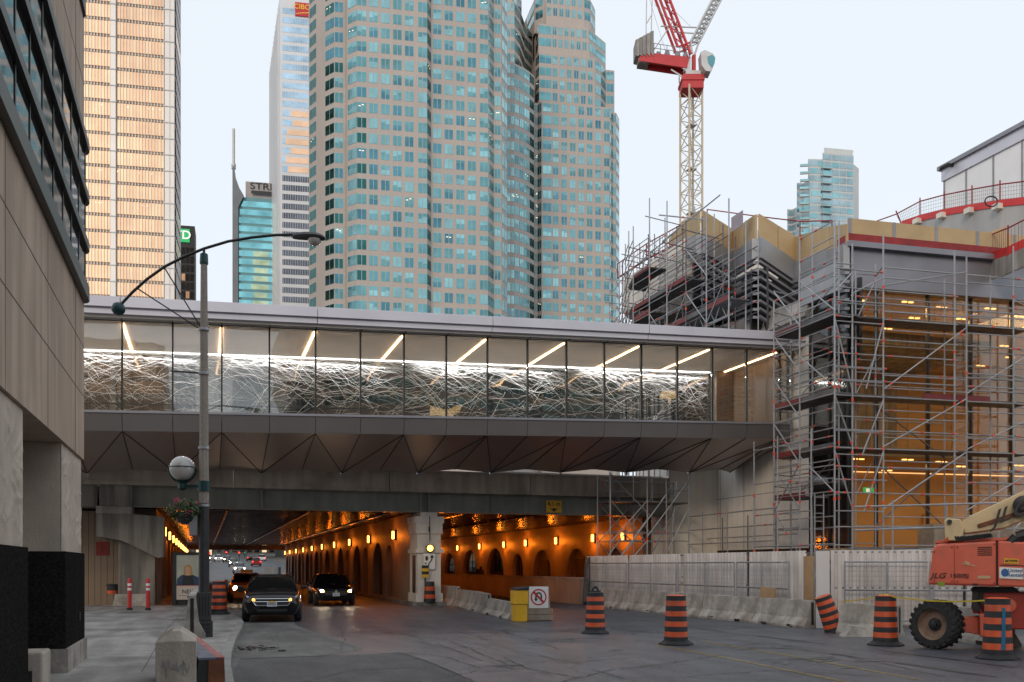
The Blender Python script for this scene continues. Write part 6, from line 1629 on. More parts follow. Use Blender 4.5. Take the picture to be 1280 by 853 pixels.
for i in range(6):
    for j in range(3): mb.box(pp.x - .12 + i * .045, pp.x - .095 + i * .045, pp.y - .203, pp.y - .199, .2 + j * .09, .26 + j * .09)
for i in range(4): mb.box(pp.x - .11 + i * .065, pp.x - .085 + i * .065, pp.y - .168, pp.y - .164, .62, 1.08)
mb.build('slots', 'seam', bs)
mb = MB(); mb.lathe([(.095, ztp - .24), (.10, ztp - .2), (.09, ztp + .0), (.03, ztp + .04), (.03, ztp + .14)], 12, X=Matrix.Translation((pp.x, pp.y, 0))); mb.build('cap', 'teal_iron', t)
mb = MB()
ac = [(150, 382), (165, 366), (184, 349), (205, 334), (228, 322), (255, 311), (285, 302), (315, 297), (345, 294), (368, 293.5)]
mb.path([L(*q_) for q_ in ac], .035, 8); mb.build('arm', 'dark_metal', t, smooth=False)
mb = MB()
for (a_, b_) in (((205, 334), (252, 411)), ((172, 361), (252, 413))): mb.tube(L(*a_), L(*b_), .016)
mb.build('stay', 'dark_metal', t)
hd = L(384, 296)
mb = MB(); XL = Matrix((RV, FV, Vector((0, 0, 1)))).transposed().to_4x4(); XL.translation = L(366, 294)
rings = []
for (x, hy, zt0, zb0) in ((0, .05, .05, -.06), (.10, .10, .09, -.08), (.30, .15, .10, -.09), (.55, .17, .09, -.10), (.70, .14, .04, -.10), (.78, .06, -.02, -.08)):
    rings.append([tuple(XL @ Vector((x, hy * math.cos(a_ * .7854), (zt0 + zb0) / 2 + (zt0 - zb0) / 2 * math.sin(a_ * .7854) - .03))) for a_ in range(8)])
mb.loft(rings); h_ = mb.build('lamp_head', mat('head_grey', (.06, .06, .065), .45, .2, .1, 4), t, smooth=True, fix=True)
mb = MB(); mb.lathe([(.16, 0), (.15, -.06), (.10, -.12), (.02, -.15)], 14, X=XL @ Matrix.Translation((.52, 0, -.11))); mb.build('lens', 'globe', h_, smooth=True, fix=True)
c = L(148, 386); mb = MB(); mb.lathe([(.01, -.16), (.10, -.13), (.155, -.06), (.16, .02), (.12, .11), (.04, .15)], 16, X=Matrix.Translation(c)); mb.build('ball_end', 'teal_iron', t, smooth=True)
# globe
c = L(228, 586)
mb = MB(); mb.lathe([(max(.01, .30 * math.cos(R(-90 + 10 * k))), .30 * math.sin(R(-90 + 10 * k))) for k in range(19)], 24, X=Matrix.Translation(c)); gl_ = mb.build('globe', 'globe', t, smooth=True)
mb = MB()
for k in range(12):
    a0, a1 = R(180 + 15 * k), R(195 + 15 * k)
    mb.tube(c + RV * (.325 * math.cos(a0)) + Vector((0, 0, .325 * math.sin(a0))), c + RV * (.325 * math.cos(a1)) + Vector((0, 0, .325 * math.sin(a1))), .03, 6)
    mb.tube(c + RV * (.315 * math.cos(a0 + math.pi)) * 1 + FV * 0 + Vector((0, 0, .02)) if False else c + RV * (.312 * math.cos(R(30 * k))) + FV * (.312 * math.sin(R(30 * k))) + Vector((0, 0, .03)), c + RV * (.312 * math.cos(R(30 * k + 30))) + FV * (.312 * math.sin(R(30 * k + 30))) + Vector((0, 0, .03)), .012, 5)
mb.lathe([(.05, -.52), (.10, -.47), (.10, -.36), (.16, -.31)], 12, X=Matrix.Translation(c)); mb.tube(c + Vector((0, 0, -.42)), Vector((pp.x, pp.y, c.z - .42)), .035); mb.build('globe_bracket', 'teal_iron', t)
mb = MB(); mb.lathe([(.15, -.12), (.15, .12)], 12, X=Matrix.Translation((pp.x, pp.y, c.z - .42))); mb.build('collar', 'teal_iron', t)
for z in (L(255, 412).z, L(255, 467).z, L(255, 560).z, L(255, 632).z):
    mb = MB(); mb.lathe([(.13, -.03), (.13, .03)], 10, X=Matrix.Translation((pp.x, pp.y, z))); mb.build('clamp', 'tube', t)
mb = MB(); z = L(255, 467).z; mb.tube((pp.x, pp.y, z), tuple(L(214, 464)), .02); mb.build('side_bracket', 'dark_metal', t)
mb = MB(); c2 = L(243, 657); mb.box(c2.x - .12, c2.x + .07, c2.y - .1, c2.y + .1, c2.z - .24, c2.z + .24); mb.build('control_box', 'tape', t, bevel=.02)
# hanging basket
c = L(233, 638); c.z = L(233, 642).z
t = thing('flower_basket', 'hanging basket with pink flowers on the lamp post below the globe', 'flower basket', tuple(c))
mb = MB(); mb.lathe([(.10, -.26), (.20, -.2), (.27, 0), (.26, .02)], 16, X=Matrix.Translation(c)); mb.build('pot', 'black', t, smooth=True)
mb = MB(); mb.tube(c + Vector((0, 0, .1)), Vector((pp.x, pp.y, c.z + .1)), .02); mb.build('hook', 'teal_iron', t)
def scatter(mb, n, size, c, ex, mi=0):
    for k in range(n):
        while True:
            d = Vector((rng.uniform(-1, 1), rng.uniform(-1, 1), rng.uniform(-.8, 1)))
            if d.length < 1: break
        p = c + Vector((d.x * ex[0], d.y * ex[1], d.z * ex[2])); a_ = Vector((rng.gauss(0, 1), rng.gauss(0, 1), rng.gauss(0, 1))).normalized(); b_ = a_.orthogonal().normalized(); s_ = size * rng.uniform(.6, 1.3)
        mb.face([p - a_ * s_, p + b_ * s_ * .5, p + a_ * s_, p - b_ * s_ * .5], mi)
mb = MB(); scatter(mb, 900, .042, c + Vector((0, 0, .1)), (.50, .42, .25)); scatter(mb, 150, .04, c + Vector((0, 0, -.06)), (.40, .36, .22)); mb.build('leaves', 'leaf', t)
mb = MB()
for k in range(44):
    a_ = rng.uniform(0, 6.28); p = c + Vector((.42 * math.cos(a_) * rng.uniform(.3, 1), .40 * math.sin(a_) * rng.uniform(.3, 1), rng.uniform(-.08, .34)))
    scatter(mb, 9, .03, p, (.045, .045, .045))
mb.build('flowers', 'flower', t)

# ------------------------------------------------------------------ advertising panel, left barriers, bollards
p = PZ(240, 757, .12); Y = p.y + .2
W_ = lambda px, py: PYY(px, py, Y)
a_, b_ = W_(220, 750), W_(257, 694)
t = thing('poster_stand', 'black framed advertising panel with a smiling blonde woman, behind the lamp post', 'advertisement', ((a_.x + b_.x) / 2, Y + .1, .12))
x0, x1, z0, z1 = a_.x, b_.x, a_.z, b_.z
mb = MB(); mb.box(x0 - .16, x0 - .003, Y, Y + .2, .12, z1 + .12); mb.box(x1 + .003, x1 + .10, Y, Y + .2, .12, z1 + .12); mb.box(x0, x1, Y, Y + .2, z1 + .003, z1 + .12); mb.box(x0, x1, Y + .1, Y + .2, .12, z1); mb.build('frame', 'black', t)
M['poster_bg'] = mat('poster_green_grey', (.42, .45, .40), .4, 0, .15, 3); M['poster_low'] = mat('poster_cream', (.58, .50, .44), .4, 0, .03, 3)
M['poster_skin'] = mat('poster_skin', (.60, .36, .27), .5, 0, .04, 6); M['poster_hair'] = mat('poster_hair', (.45, .28, .11), .5, 0, .3, 14); M['poster_coat'] = mat('poster_coat', (.02, .022, .03), .5, 0, .2, 6); M['poster_navy'] = mat('poster_navy', (.03, .06, .13), .5, 0, .2, 6)
mb = MB(); mb.box(x0, x1, Y + .04, Y + .09, z0 + .62, z1, 0); mb.box(x0, x1, Y + .04, Y + .09, z0, z0 + .617, 1); po = mb.build('poster', ['poster_bg', 'poster_low'], t)
def disc(mb, cx, cz, rx, rz, d, mi=0, n=18, sh=lambda a: 1): mb.extrude([(cx + rx * math.cos(6.2832 * k / n) * sh(6.2832 * k / n), Y + .04 - d, cz + rz * math.sin(6.2832 * k / n) * sh(6.2832 * k / n)) for k in range(n)], (0, .003, 0), mi)
hx, hz = x0 + .48, z0 + 1.22
mb = MB(); mb.extrude([(q[0], Y + .034, q[1]) for q in ((x0 + .02, z0 + .62), (x0 + .05, z0 + .9), (x0 + .22, z0 + 1.06), (hx, z0 + 1.1), (hx + .2, z0 + 1.07), (hx + .42, z0 + .96), (x1 - .1, z0 + 1.0), (x1 - .02, z0 + .62))], (0, .003, 0)); mb.build('coat', 'poster_navy', po)
mb = MB(); mb.extrude([(q[0], Y + .030, q[1]) for q in ((hx - .22, z0 + .62), (hx - .2, z0 + 1.02), (hx, z0 + 1.06), (hx + .2, z0 + 1.02), (hx + .26, z0 + .62))], (0, .003, 0)); mb.build('blouse', 'poster_coat', po)
mb = MB(); disc(mb, hx, hz + .07, .17, .23, .014); disc(mb, hx - .08, hz - .02, .1, .16, .0139 + .0035); disc(mb, hx + .10, hz - .02, .09, .16, .0139 + .0035); mb.build('hair', 'poster_hair', po)
mb = MB(); mb.extrude([(q[0], Y + .019, q[1]) for q in ((hx - .06, hz - .18), (hx + .06, hz - .18), (hx + .05, hz), (hx - .05, hz))], (0, .003, 0)); disc(mb, hx, hz + .04, .10, .145, .025); mb.build('face', 'poster_skin', po)
mb = MB()
for s in (-1, 1): disc(mb, hx + s * .042, hz + .06, .017, .009, .030, 0, 10)
disc(mb, hx, hz - .04, .035, .012, .030, 1, 10); disc(mb, hx + .004, hz + .012, .009, .02, .029, 1, 8); mb.build('features', ['poster_coat', mat('poster_lips', (.5, .14, .12), .5, 0, 0)], po)
text('NEW', .24, (x0 + .52, Y + .036, z0 + .34), (EAST, UP, SOUTH), 'poster_navy', t)
mb = MB(); mb.box(x0 + .10, x1 - .1, Y + .034, Y + .038, z0 + .17, z0 + .185); mb.box(x0 + .45, x0 + .95, Y + .034, Y + .038, z0 + .07, z0 + .15); mb.box(x0, x1, Y + .034, Y + .0385, z0 + .60, z0 + .635, 1); mb.build('stripe', ['blue', 'sign_red'], po)

p, q = PZ(222, 800, .12), PZ(300, 772, .12)
a_, b_ = PZ(220, 799, .12), PZ(246, 768, .12)
t = barrier(Vector((a_.x + .35, a_.y - 0, .12)), Vector((-.15, 34.5, .12)), 'grey concrete barrier on the sidewalk behind the lamp post', None, 1.25, 'barrier')
p = PZ(220, 858, .12)
t = thing('jersey_barrier', 'stained pale concrete barrier end in the foreground left of the lamp post', 'barrier', (p.x, p.y, .12), R(90))
M['barrier_pale'] = mat('barrier_pale', (.44, .39, .33), .85, 0, .14, 2, .3, 18, streak=.2)
mb = MB(); w0 = .27
mb.loft([[(x, -w0, 0), (x, w0, 0), (x, w0, .62), (x, .06 if x > .1 else .1, .76 if x > .1 else .63), (x, -.06 if x > .1 else -.1, .76 if x > .1 else .63), (x, -w0, .62)] for x in (0, .16, .5, 1.0, 1.25)]); mb.build('body', 'barrier_pale', t, local=True, bevel=.01)
for k in range(3):
    pts = [(-.006, -.18 + .13 * k, .28)]
    for i in range(8): pts.append((-.006, pts[-1][1] + rng.uniform(-.01, .035), .28 + rng.uniform(-.14, .1)))
    mb = MB(); mb.path(pts, .006, 4); mb.build('scratch', 'tape', t, local=True)
p = PZ(262, 858, .06)
t = thing('steel_barrier', 'dark slatted barrier with worn red and blue top rail in the foreground', 'barrier', tuple(p))
A, B = PZ(238, 862, .1), PZ(250, 838, .1); zt_ = .82
Tn, Tf = PT(268, 822, 13.6), PT(240, 796, 16.6)
d = (Tf - Tn).normalized(); sd = Vector((d.y, -d.x, 0)).normalized()
mb = MB()
u = Vector((0, 0, 1))
mb.hexa([Tn - sd * .22 - u * .03, Tn + sd * .14 - u * .03, Tf + sd * .10 - u * .03, Tf - sd * .16 - u * .03, Tn - sd * .22, Tn + sd * .02, Tf + sd * .0, Tf - sd * .16], 0)
mb.hexa([Tn + sd * .021 - u * .028, Tn + sd * .14 - u * .028, Tf + sd * .10 - u * .028, Tf + sd * .001 - u * .028, Tn + sd * .021 + u * .001, Tn + sd * .14 + u * .001, Tf + sd * .10 + u * .001, Tf + sd * .001 + u * .001], 1)
mb.build('top_rail', [mat('worn_blue', (.14, .15, .20), .6, 0, .35, 4), mat('worn_red', (.38, .12, .11), .6, 0, .35, 4)], t)
M['rust'] = mat('rust', (.17, .06, .025), .8, .1, .4, 6)
mb = MB(); mb.hexa([Tn - sd * .36 - u * 1.2, Tn + sd * .18 - u * 1.2, Tf + sd * .12 - u * 1.2, Tf - sd * .3 - u * 1.2, Tn - sd * .215 - u * .033, Tn + sd * .135 - u * .033, Tf + sd * .095 - u * .033, Tf - sd * .155 - u * .033]); mb.build('body', 'black', t)
mb = MB(); mb.hexa([Tn - sd * .12 - u * 1.2 - d * .02, Tn + sd * .18 - u * 1.2 - d * .02, Tn + sd * .18 - u * 1.2, Tn - sd * .12 - u * 1.2, Tn - sd * .08 - u * .04 - d * .02, Tn + sd * .135 - u * .04 - d * .02, Tn + sd * .135 - u * .04, Tn - sd * .08 - u * .04]); mb.build('rusty_end', 'rust', t)
mb = MB()
for k in range(5):
    for j in range(3):
        f0, f1 = .06 + k * .19, .20 + k * .19; h0, h1 = .15 + j * .33, .4 + j * .33
        q_ = lambda f, h: (Tn.lerp(Tf, f)) - u * h - sd * (.222 + .125 * h)
        mb.face([q_(f0, h0), q_(f1, h0), q_(f1, h1), q_(f0, h1)])
mb.build('slots', 'blue' if False else 'pole_wrap', t)
p = PZ(43, 856, .12)
t = thing('stone_block', 'low tan concrete block at the foot of the granite recess', 'block', tuple(p))
c = HA(43, 853); mb = MB(); mb.box(XA - .45, XA + .16, YR0 + .1, YR0 + .75, .12, .72); mb.build('block', 'barrier_pale', t, bevel=.03)
def bollard(px, py, h, lab):
    p = PZ(px, py, .12); t = thing('traffic_bollard', lab, 'bollard', tuple(p), 0, 'red bollards before the abutment')
    mb = MB(); mb.lathe([(.11, 0), (.11, .06), (.06, .10)], 14); mb.build('foot', 'blackrub', t, local=True)
    mb = MB(); mb.lathe([(.075, .10), (.075, h * .62), (.075, h * .70), (.075, h * .76), (.075, h * .84), (.075, h * .92), (.05, h)], 14, [0, 1, 0, 1, 0, 0]); mb.build('post', ['red', 'white'], t, local=True, smooth=True)
bollard(162, 763, 1.22, 'red bollard with white bands, the left one before the abutment'); bollard(185, 763, 1.22, 'red bollard with white bands, the right one before the abutment')
p = PZ(153, 752, .12); t = thing('striped_drum', 'orange and black striped drum lying on the abutment base block', 'traffic barrel', (p.x, 43.4, .63))
mb = MB(); mb.lathe([(.22, 0), (.22, .13), (.22, .14), (.22, .27), (.20, .33)], 16, [0, 0, 1, 1], Matrix.Translation((0, 0, 0))); mb.build('drum', ['orange', 'blackrub'], t, local=True, smooth=True)
mb = MB(); mb.lathe([(.25, .331), (.25, .38), (.15, .42)], 16); mb.build('collar', 'blackrub', t, local=True)

# ------------------------------------------------------------------ construction barrels
def barrel(px, py, lab, h=1.1, rz=0, lean=None, handle=False, tape=None, z=0):
    p = PZ(px, py, z); t = thing('traffic_barrel', lab, 'traffic barrel', tuple(p), rz, 'orange and black construction barrels')
    n = 9; prof = []; mi = []; z0 = .07; dz = (h - .07) / n
    for k in range(n):
        r = .275 - .055 * k / n; prof += [(r, z0 + dz * k), (r - .003, z0 + dz * (k + 1) - .006)]; c_ = 1 if k % 2 == 0 else 0
        mi += [c_, c_]
    mi = mi[:-1]
    mb = MB(); mb.lathe(prof + [(.14, h + .015)], 22, mi + [1 if handle else 0]); mb.build('drum', ['orange', 'blackrub'], t, local=True, smooth=True)
    mb = MB(); mb.lathe([(.40, 0), (.40, .03), (.36, .05), (.30, .09), (.28, .11)], 8); mb.build('base', 'blackrub', t, local=True)
    if handle:
        mb = MB(); mb.path([(-.08, 0, h), (-.07, 0, h + .1), (0, 0, h + .14), (.07, 0, h + .1), (.08, 0, h)], .028); mb.box(-.13, .13, -.06, .06, h, h + .05); mb.build('handle', 'blackrub', t, local=True)
    if tape == 'blue':
        mb = MB(); aw = R(-122)
        for z_ in range(8):
            z0_ = .2 + z_ * .1; r = .285 - .055 * z0_ / h; a0, a1 = aw + z_ * .012, aw + .28 + z_ * .012
            mb.face([(r * math.cos(a0), r * math.sin(a0), z0_), (r * math.cos(a1), r * math.sin(a1), z0_), (r * math.cos(a1), r * math.sin(a1), z0_ + .1), (r * math.cos(a0), r * math.sin(a0), z0_ + .1)])
        mb.build('tape', mat('blue_tape', (.02, .16, .30), .5, 0, .1, 5), t, local=True)
    if lean: t.rotation_euler = (lean[0], lean[1], rz)
    return t
barrel(744, 792, 'striped barrel with a black handle on top, nearest the tunnel and right of the bin', handle=True)
barrel(845, 806, 'striped barrel standing alone in the middle of the asphalt', h=1.13, rz=.4)
barrel(1107, 807, 'striped barrel with yellow tape round its top, left of the big tyre', h=1.13, rz=.2)
barrel(1247, 824, 'striped barrel with a strip of blue tape, right of the big tyre', h=1.18, rz=0, tape='blue')
barrel(1045, 791, 'leaning striped barrel before the mesh fence and upright board', h=1.05, rz=0, lean=(-.12, -.33))
barrel(274, 768, 'striped barrel at the kerb between poster and utility vehicle', h=1.15, rz=.3, z=.12)
# yellow tape
b3 = PZ(1107, 807, 0) + Vector((0, 0, 1.12)); b4 = PZ(1247, 824, 0) + Vector((0, 0, 1.14))
mb = MB()
def ribbon(a_, b_, sag, w_=.03):
    P = [a_.lerp(b_, i / 12) - Vector((0, 0, sag * 4 * (i / 12) * (1 - i / 12))) for i in range(13)]
    for p, q in zip(P, P[1:]): mb.hexa([p, q, q + Vector((.0, .004, 0)), p + Vector((0, .004, 0)), p + Vector((0, 0, w_)), q + Vector((0, 0, w_)), q + Vector((0, .004, w_)), p + Vector((0, .004, w_))])
ribbon(b3, b4, .08); ribbon(b3, PZ(1058, 790, 0) + Vector((0, .3, .8)), .02)
scatter(mb, 20, .07, b3, (.16, .16, .03))
tag(mb.build('barrier_tape', mat('yellow_tape', (.62, .48, .03), .5, 0, .1, 3)), 'thin yellow tape strung between the barrels past the big tyre', 'tape')

# ------------------------------------------------------------------ bin and no U-turn sign
p = PZ(649, 777, 0); t = thing('waste_bin', 'yellow bin with black lid at the end of the concrete barriers', 'bin', tuple(p))
mb = MB(); mb.box(-.21, .21, -.21, .21, .0, .56); mb.box(-.235, .235, -.235, .235, .563, 1.02); mb.build('body', 'yellow', t, local=True, bevel=.02)
mb = MB(); mb.hexa([(-.26, -.26, 1.023), (.26, -.26, 1.023), (.26, .26, 1.023), (-.26, .26, 1.023), (-.23, -.23, 1.10), (.26, -.26, 1.14), (.26, .26, 1.14), (-.23, .23, 1.10)]); mb.build('lid', 'black', t, local=True, bevel=.02)
p = PZ(671, 776, 0); s_ = p.x * SF + p.y * CF
t = thing('no_turn_sign', 'white no U-turn sign on a small timber stand beside the yellow bin', 'sign', tuple(p), -.1)
mb = MB()
for k in range(2): mb.box(-.46, .46, -.34, -.30, .04 + k * .19, .21 + k * .19)
mb.box(-.46, -.40, -.299, .25, .04, .40); mb.box(.40, .46, -.299, .25, .04, .40); mb.box(-.46, .46, .251, .29, .04, .40)
mb.build('crate', 'timber', t, local=True)
mb = MB()
for s in (-1, 1): mb.hexa([(s * .38 - .03, -.29, .1), (s * .38 + .03, -.29, .1), (s * .38 + .03, -.25, .1), (s * .38 - .03, -.25, .1), (s * .33 - .03, -.19, 1.0), (s * .33 + .03, -.19, 1.0), (s * .33 + .03, -.15, 1.0), (s * .33 - .03, -.15, 1.0)])
mb.build('upright', 'plywood', t, local=True)
mb = MB(); mb.box(-.33, .33, -.25, -.235, .42, 1.13); pl = mb.build('plate', 'white', t, local=True, bevel=.004)
mb = MB(); cz = .785
for k in range(28):
    a0, a1 = 6.2832 * k / 28, 6.2832 * (k + 1) / 28
    mb.extrude([(r_ * math.cos(a_), -.2505, cz + r_ * math.sin(a_)) for r_, a_ in ((.225, a0), (.225, a1), (.27, a1), (.27, a0))], (0, -.004, 0))
mb.extrude([(-.19, -.2595, cz + .145), (-.145, -.2595, cz + .19), (.19, -.2595, cz - .145), (.145, -.2595, cz - .19)], (0, -.004, 0)); mb.build('ring', 'sign_red', pl, local=True)
mb = MB()
arcp = [(.09, -.14), (.09, .05)] + [(.09 * math.cos(R(18 * k)), .05 + .09 * math.sin(R(18 * k))) for k in range(1, 11)] + [(-.09, -.05)]
for (xa, za), (xb, zb2) in zip(arcp, arcp[1:]):
    d = Vector((xb - xa, 0, zb2 - za)).normalized(); n_ = Vector((-d.z, 0, d.x)) * .026; a_, b_ = Vector((xa, -.2510, cz + za)), Vector((xb, -.2510, cz + zb2))
    mb.extrude([a_ - n_, b_ - n_, b_ + n_, a_ + n_], (0, -.004, 0))
mb.extrude([(-.15, -.251, cz - .05), (-.03, -.251, cz - .05), (-.09, -.251, cz - .15)], (0, -.004, 0)); mb.build('arrow', 'black', pl, local=True)
# pedestrian walking on the raised path
def person(p, h, lab, rz):
    t = bpy.data.meshes.new('person'); s = h / 1.75
    J = {'pel': (0, 0, .95), 'sp': (0, .01, 1.2), 'ch': (0, 0, 1.38), 'nk': (0, 0, 1.50), 'hd': (0, -.02, 1.60), 'ht': (0, -.02, 1.70),
         'hl': (.09, 0, .92), 'kl': (.10, -.10, .50), 'fl': (.10, .02, .09), 'tl': (.10, -.12, .05), 'hr': (-.09, 0, .92), 'kr': (-.10, .02, .50), 'fr': (-.10, .16, .12), 'tr': (-.10, .04, .05),
         'sl': (.18, 0, 1.40), 'el': (.25, .05, 1.13), 'wl': (.24, -.05, .90), 'nl': (.23, -.08, .80), 'sr': (-.18, 0, 1.40), 'er': (-.25, .0, 1.13), 'wr': (-.24, -.12, .92), 'nr': (-.23, -.15, .82)}
    Rr = dict(pel=.15, sp=.14, ch=.16, nk=.06, hd=.10, ht=.085, hl=.10, kl=.065, fl=.045, tl=.04, hr=.10, kr=.065, fr=.045, tr=.04, sl=.075, el=.052, wl=.036, nl=.035, sr=.075, er=.052, wr=.036, nr=.035)
    E = [('pel', 'sp'), ('sp', 'ch'), ('ch', 'nk'), ('nk', 'hd'), ('hd', 'ht'), ('pel', 'hl'), ('hl', 'kl'), ('kl', 'fl'), ('fl', 'tl'), ('pel', 'hr'), ('hr', 'kr'), ('kr', 'fr'), ('fr', 'tr'), ('ch', 'sl'), ('sl', 'el'), ('el', 'wl'), ('wl', 'nl'), ('ch', 'sr'), ('sr', 'er'), ('er', 'wr'), ('wr', 'nr')]
    ks = list(J); t.from_pydata([tuple(c_ * s for c_ in J[k]) for k in ks], [(ks.index(a_), ks.index(b_)) for a_, b_ in E], [])
    t.materials.append(M['cloth']); o = bpy.data.objects.new('person', t); COL.objects.link(o); o.location = p; o.rotation_euler.z = rz
    sk = o.modifiers.new('skin', 'SKIN'); 
    for i, k in enumerate(ks): t.skin_vertices[0].data[i].radius = (Rr[k] * s, Rr[k] * s)
    t.skin_vertices[0].data[0].use_root = True
    o.modifiers.new('sub', 'SUBSURF').levels = 2; o.modifiers['sub'].render_levels = 2
    return tag(o, lab, 'person')
pc_ = PXX(601, HOR, 19.0); pr_ = person((19.0, pc_.y, .1), 1.72, 'person in dark clothes walking on the raised path before the glazed arches', .3)
mb = MB(); mb.box(-.17, .17, .13, .32, 1.05, 1.5); bk = mb.build('backpack', 'cloth', pr_, local=True, bevel=.05)

# ------------------------------------------------------------------ boom lift at the right edge
tl = 20.3
_a = ray(1200); LN = Vector((_a[0], _a[1], 0)).normalized(); LA = Vector((LN.y, -LN.x, 0)); LP = PT(1165, 735, tl)
def B(px, py, d=0):
    a, b, c = ray(px, py); t_ = LP.dot(LN) / (a * LN.x + b * LN.y); return Vector((a * t_, b * t_, CAMZ + c * t_)) + LN * d
o0 = B(1220, 790); o0.z = 0
t = thing('boom_lift', 'orange-red boom lift with cream boom and large lugged tyre at the right edge', 'boom lift', tuple(o0))
def bprism(mb, pts, d0, d1, mi=0): mb.extrude([B(x, y, d0) for x, y in pts], LN * (d1 - d0), mi)
mb = MB(); bprism(mb, [(1160, 731), (1163, 712), (1166, 686), (1171, 680), (1246, 676), (1246, 733.5)], 0, 1.6); hb = mb.build('hood', 'lift_red', t, bevel=.05)
mb = MB(); bprism(mb, [(1247, 733.5), (1247, 676), (1300, 679), (1420, 690), (1420, 737)], -.02, 1.7); mb.build('rear_hood', 'lift_red', t, bevel=.04)
mb = MB(); bprism(mb, [(1168, 679), (1172, 675.5), (1264, 671.5), (1264, 675)], .15, 1.4); mb.build('hood_lid', 'lift_red', t)
mb = MB(); bprism(mb, [(1250, 706), (1420, 712), (1420, 713), (1250, 707)], -.03, -.021); bprism(mb, [(1246.1, 677), (1246.9, 677), (1246.9, 733), (1246.1, 733)], -.012, 1.0); mb.build('hood_gap', 'seam', t)
mb = MB(); mb.extrude([B(1158.5, 728, .25), B(1160.5, 728, .25), B(1161.5, 702, .25), B(1159.8, 702, .25)], LN * .12); mb.build('side_marker', 'white', t)
NB = -LN
text('JLG', .155, tuple(B(1172.5, 720, -.012)), (LA, UP, NB), 'black', t, shear=.3, sx=1.25)
text('1500SJ', .115, tuple(B(1199, 720, -.012)), (LA, UP, NB), 'black', t, sx=1.2)
text('JLG', .42, tuple(B(1263, 642, -.335)), (LA + Vector((0, 0, .42)), UP, NB), 'black', t, shear=.25, sx=1.2)
text('Xtreme', .12, tuple(B(1213, 703, -.012)), (LA, UP, NB), 'carwhite', t, shear=.5) if False else None
mb = MB(); bprism(mb, [(1255, 698), (1273, 699), (1273, 705), (1255, 704.5)], -.04, -.025); yt = mb.build('number_tag', 'yellow', t)
text('M79998', .07, tuple(B(1264, 701.6, -.045)), (LA, UP, NB), 'black', t)
mb = MB(); bprism(mb, [(1249, 709), (1279, 710.5), (1279, 724.5), (1249, 723)], -.045, -.032); rs = mb.build('rental_sticker', 'white', t)
text('United', .10, tuple(B(1269, 713.5, -.05)), (LA, UP, NB), 'blue', t); text('Rentals', .10, tuple(B(1269, 719, -.05)), (LA, UP, NB), 'blue', t)
mb = MB(); c = B(1256, 716, -.05); 
mb.extrude([c + LA * (.07 * math.cos(.393 * k)) + Vector((0, 0, .085 * math.sin(.393 * k))) for k in range(16)], LN * .004); mb.build('sticker_mark', 'blue', rs)
mb = MB(); bprism(mb, [(1172, 727.5), (1181, 727.5), (1181, 733), (1172, 733)], -.012, -.002); mb.build('green_label', 'cargreen', t)
mb = MB(); bprism(mb, [(1222, 720), (1238, 720), (1238, 723.5), (1222, 723.5)], -.012, -.002); bprism(mb, [(1203, 704), (1219, 707), (1219, 708.4), (1203, 705.4)], -.012, -.002); bprism(mb, [(1206, 701), (1212, 703), (1212, 706), (1206, 704)], -.012, -.002); mb.build('script_label', 'plaster', t)
mb = MB(); bprism(mb, [(1216, 729.5), (1222, 729.5), (1222, 731.5), (1216, 731.5)], -.03, -.002); mb.build('latch', 'black', t)
for k in range(5):
    mb = MB(); bprism(mb, [(1222, 684 + k * 2.4), (1240, 683.6 + k * 2.4), (1240, 684.6 + k * 2.4), (1222, 685 + k * 2.4)], -.012, -.002); mb.build('vent_slot', 'seam', t)
mb = MB(); bprism(mb, [(1192.8, 681), (1193.4, 681), (1193.4, 731), (1192.8, 731)], -.008, -.002); bprism(mb, [(1162, 729), (1246, 731), (1246, 733), (1161, 731)], -.009, -.002); mb.build('panel_gap', 'lift_dark', t)
for (x, y) in ((1197, 684), (1197, 727), (1243, 680), (1243, 729), (1190, 684), (1190, 727), (1168, 690), (1168, 726)):
    mb = MB(); c = B(x, y, -.015); mb.lathe([(.018, 0), (.016, .014)], 8, X=Matrix.Translation(c) @ (LN * -1).to_track_quat('Z', 'Y').to_matrix().to_4x4()); mb.build('bolt', 'lift_dark', t)
for o_ in (0, 1.6, 3.4):
    mb = MB(); mb.path([B(1226 + o_, 741, .28), B(1224 + o_, 750 + o_, .22), B(1231 + o_, 760, .2), B(1236 + o_, 771, .3)], .022, 6); mb.build('hose', 'blackrub', t)
# boom and its knuckle
mb = MB(); bprism(mb, [(1180, 652), (1183, 648), (1200, 649), (1206, 660), (1202, 676), (1182, 676)], .0, 1.1); mb.build('boom_pivot', 'lift_cream', t, bevel=.02)
mb = MB(); bprism(mb, [(1202, 652), (1212, 645), (1300, 604), (1440, 540), (1440, 590), (1300, 642), (1256, 660), (1206, 667)], .1, .95); bm_ = mb.build('boom', 'lift_cream', t, bevel=.02)
mb = MB(); bprism(mb, [(1222, 655.5), (1300, 630), (1440, 575), (1440, 582), (1300, 636), (1223, 660)], .06, .099); mb.build('boom_edge', 'rust', bm_)
mb = MB(); c = B(1279, 632, -.02); mb.lathe([(.20, 0), (.20, .1), (.1, .13)], 16, X=Matrix.Translation(c) @ (LN * -1).to_track_quat('Z', 'Y').to_matrix().to_4x4()); mb.build('pivot_cap', 'black', t)
mb = MB(); c = B(1187, 652.5, -.01); mb.lathe([(.05, 0), (.05, .06)], 12, X=Matrix.Translation(c) @ (LN * -1).to_track_quat('Z', 'Y').to_matrix().to_4x4()); mb.build('pin', 'black', t)
mb = MB()
for k in range(26):
    x = 1194 + k * 1.75; y = 672.5 - max(0, k - 8) * .22 + (k % 2) * 1.2
    mb.tube(B(x, y - 2, .02), B(x + 1.4, y + 2, .02), .035, 5)
mb.build('hose_chain', 'black', t)
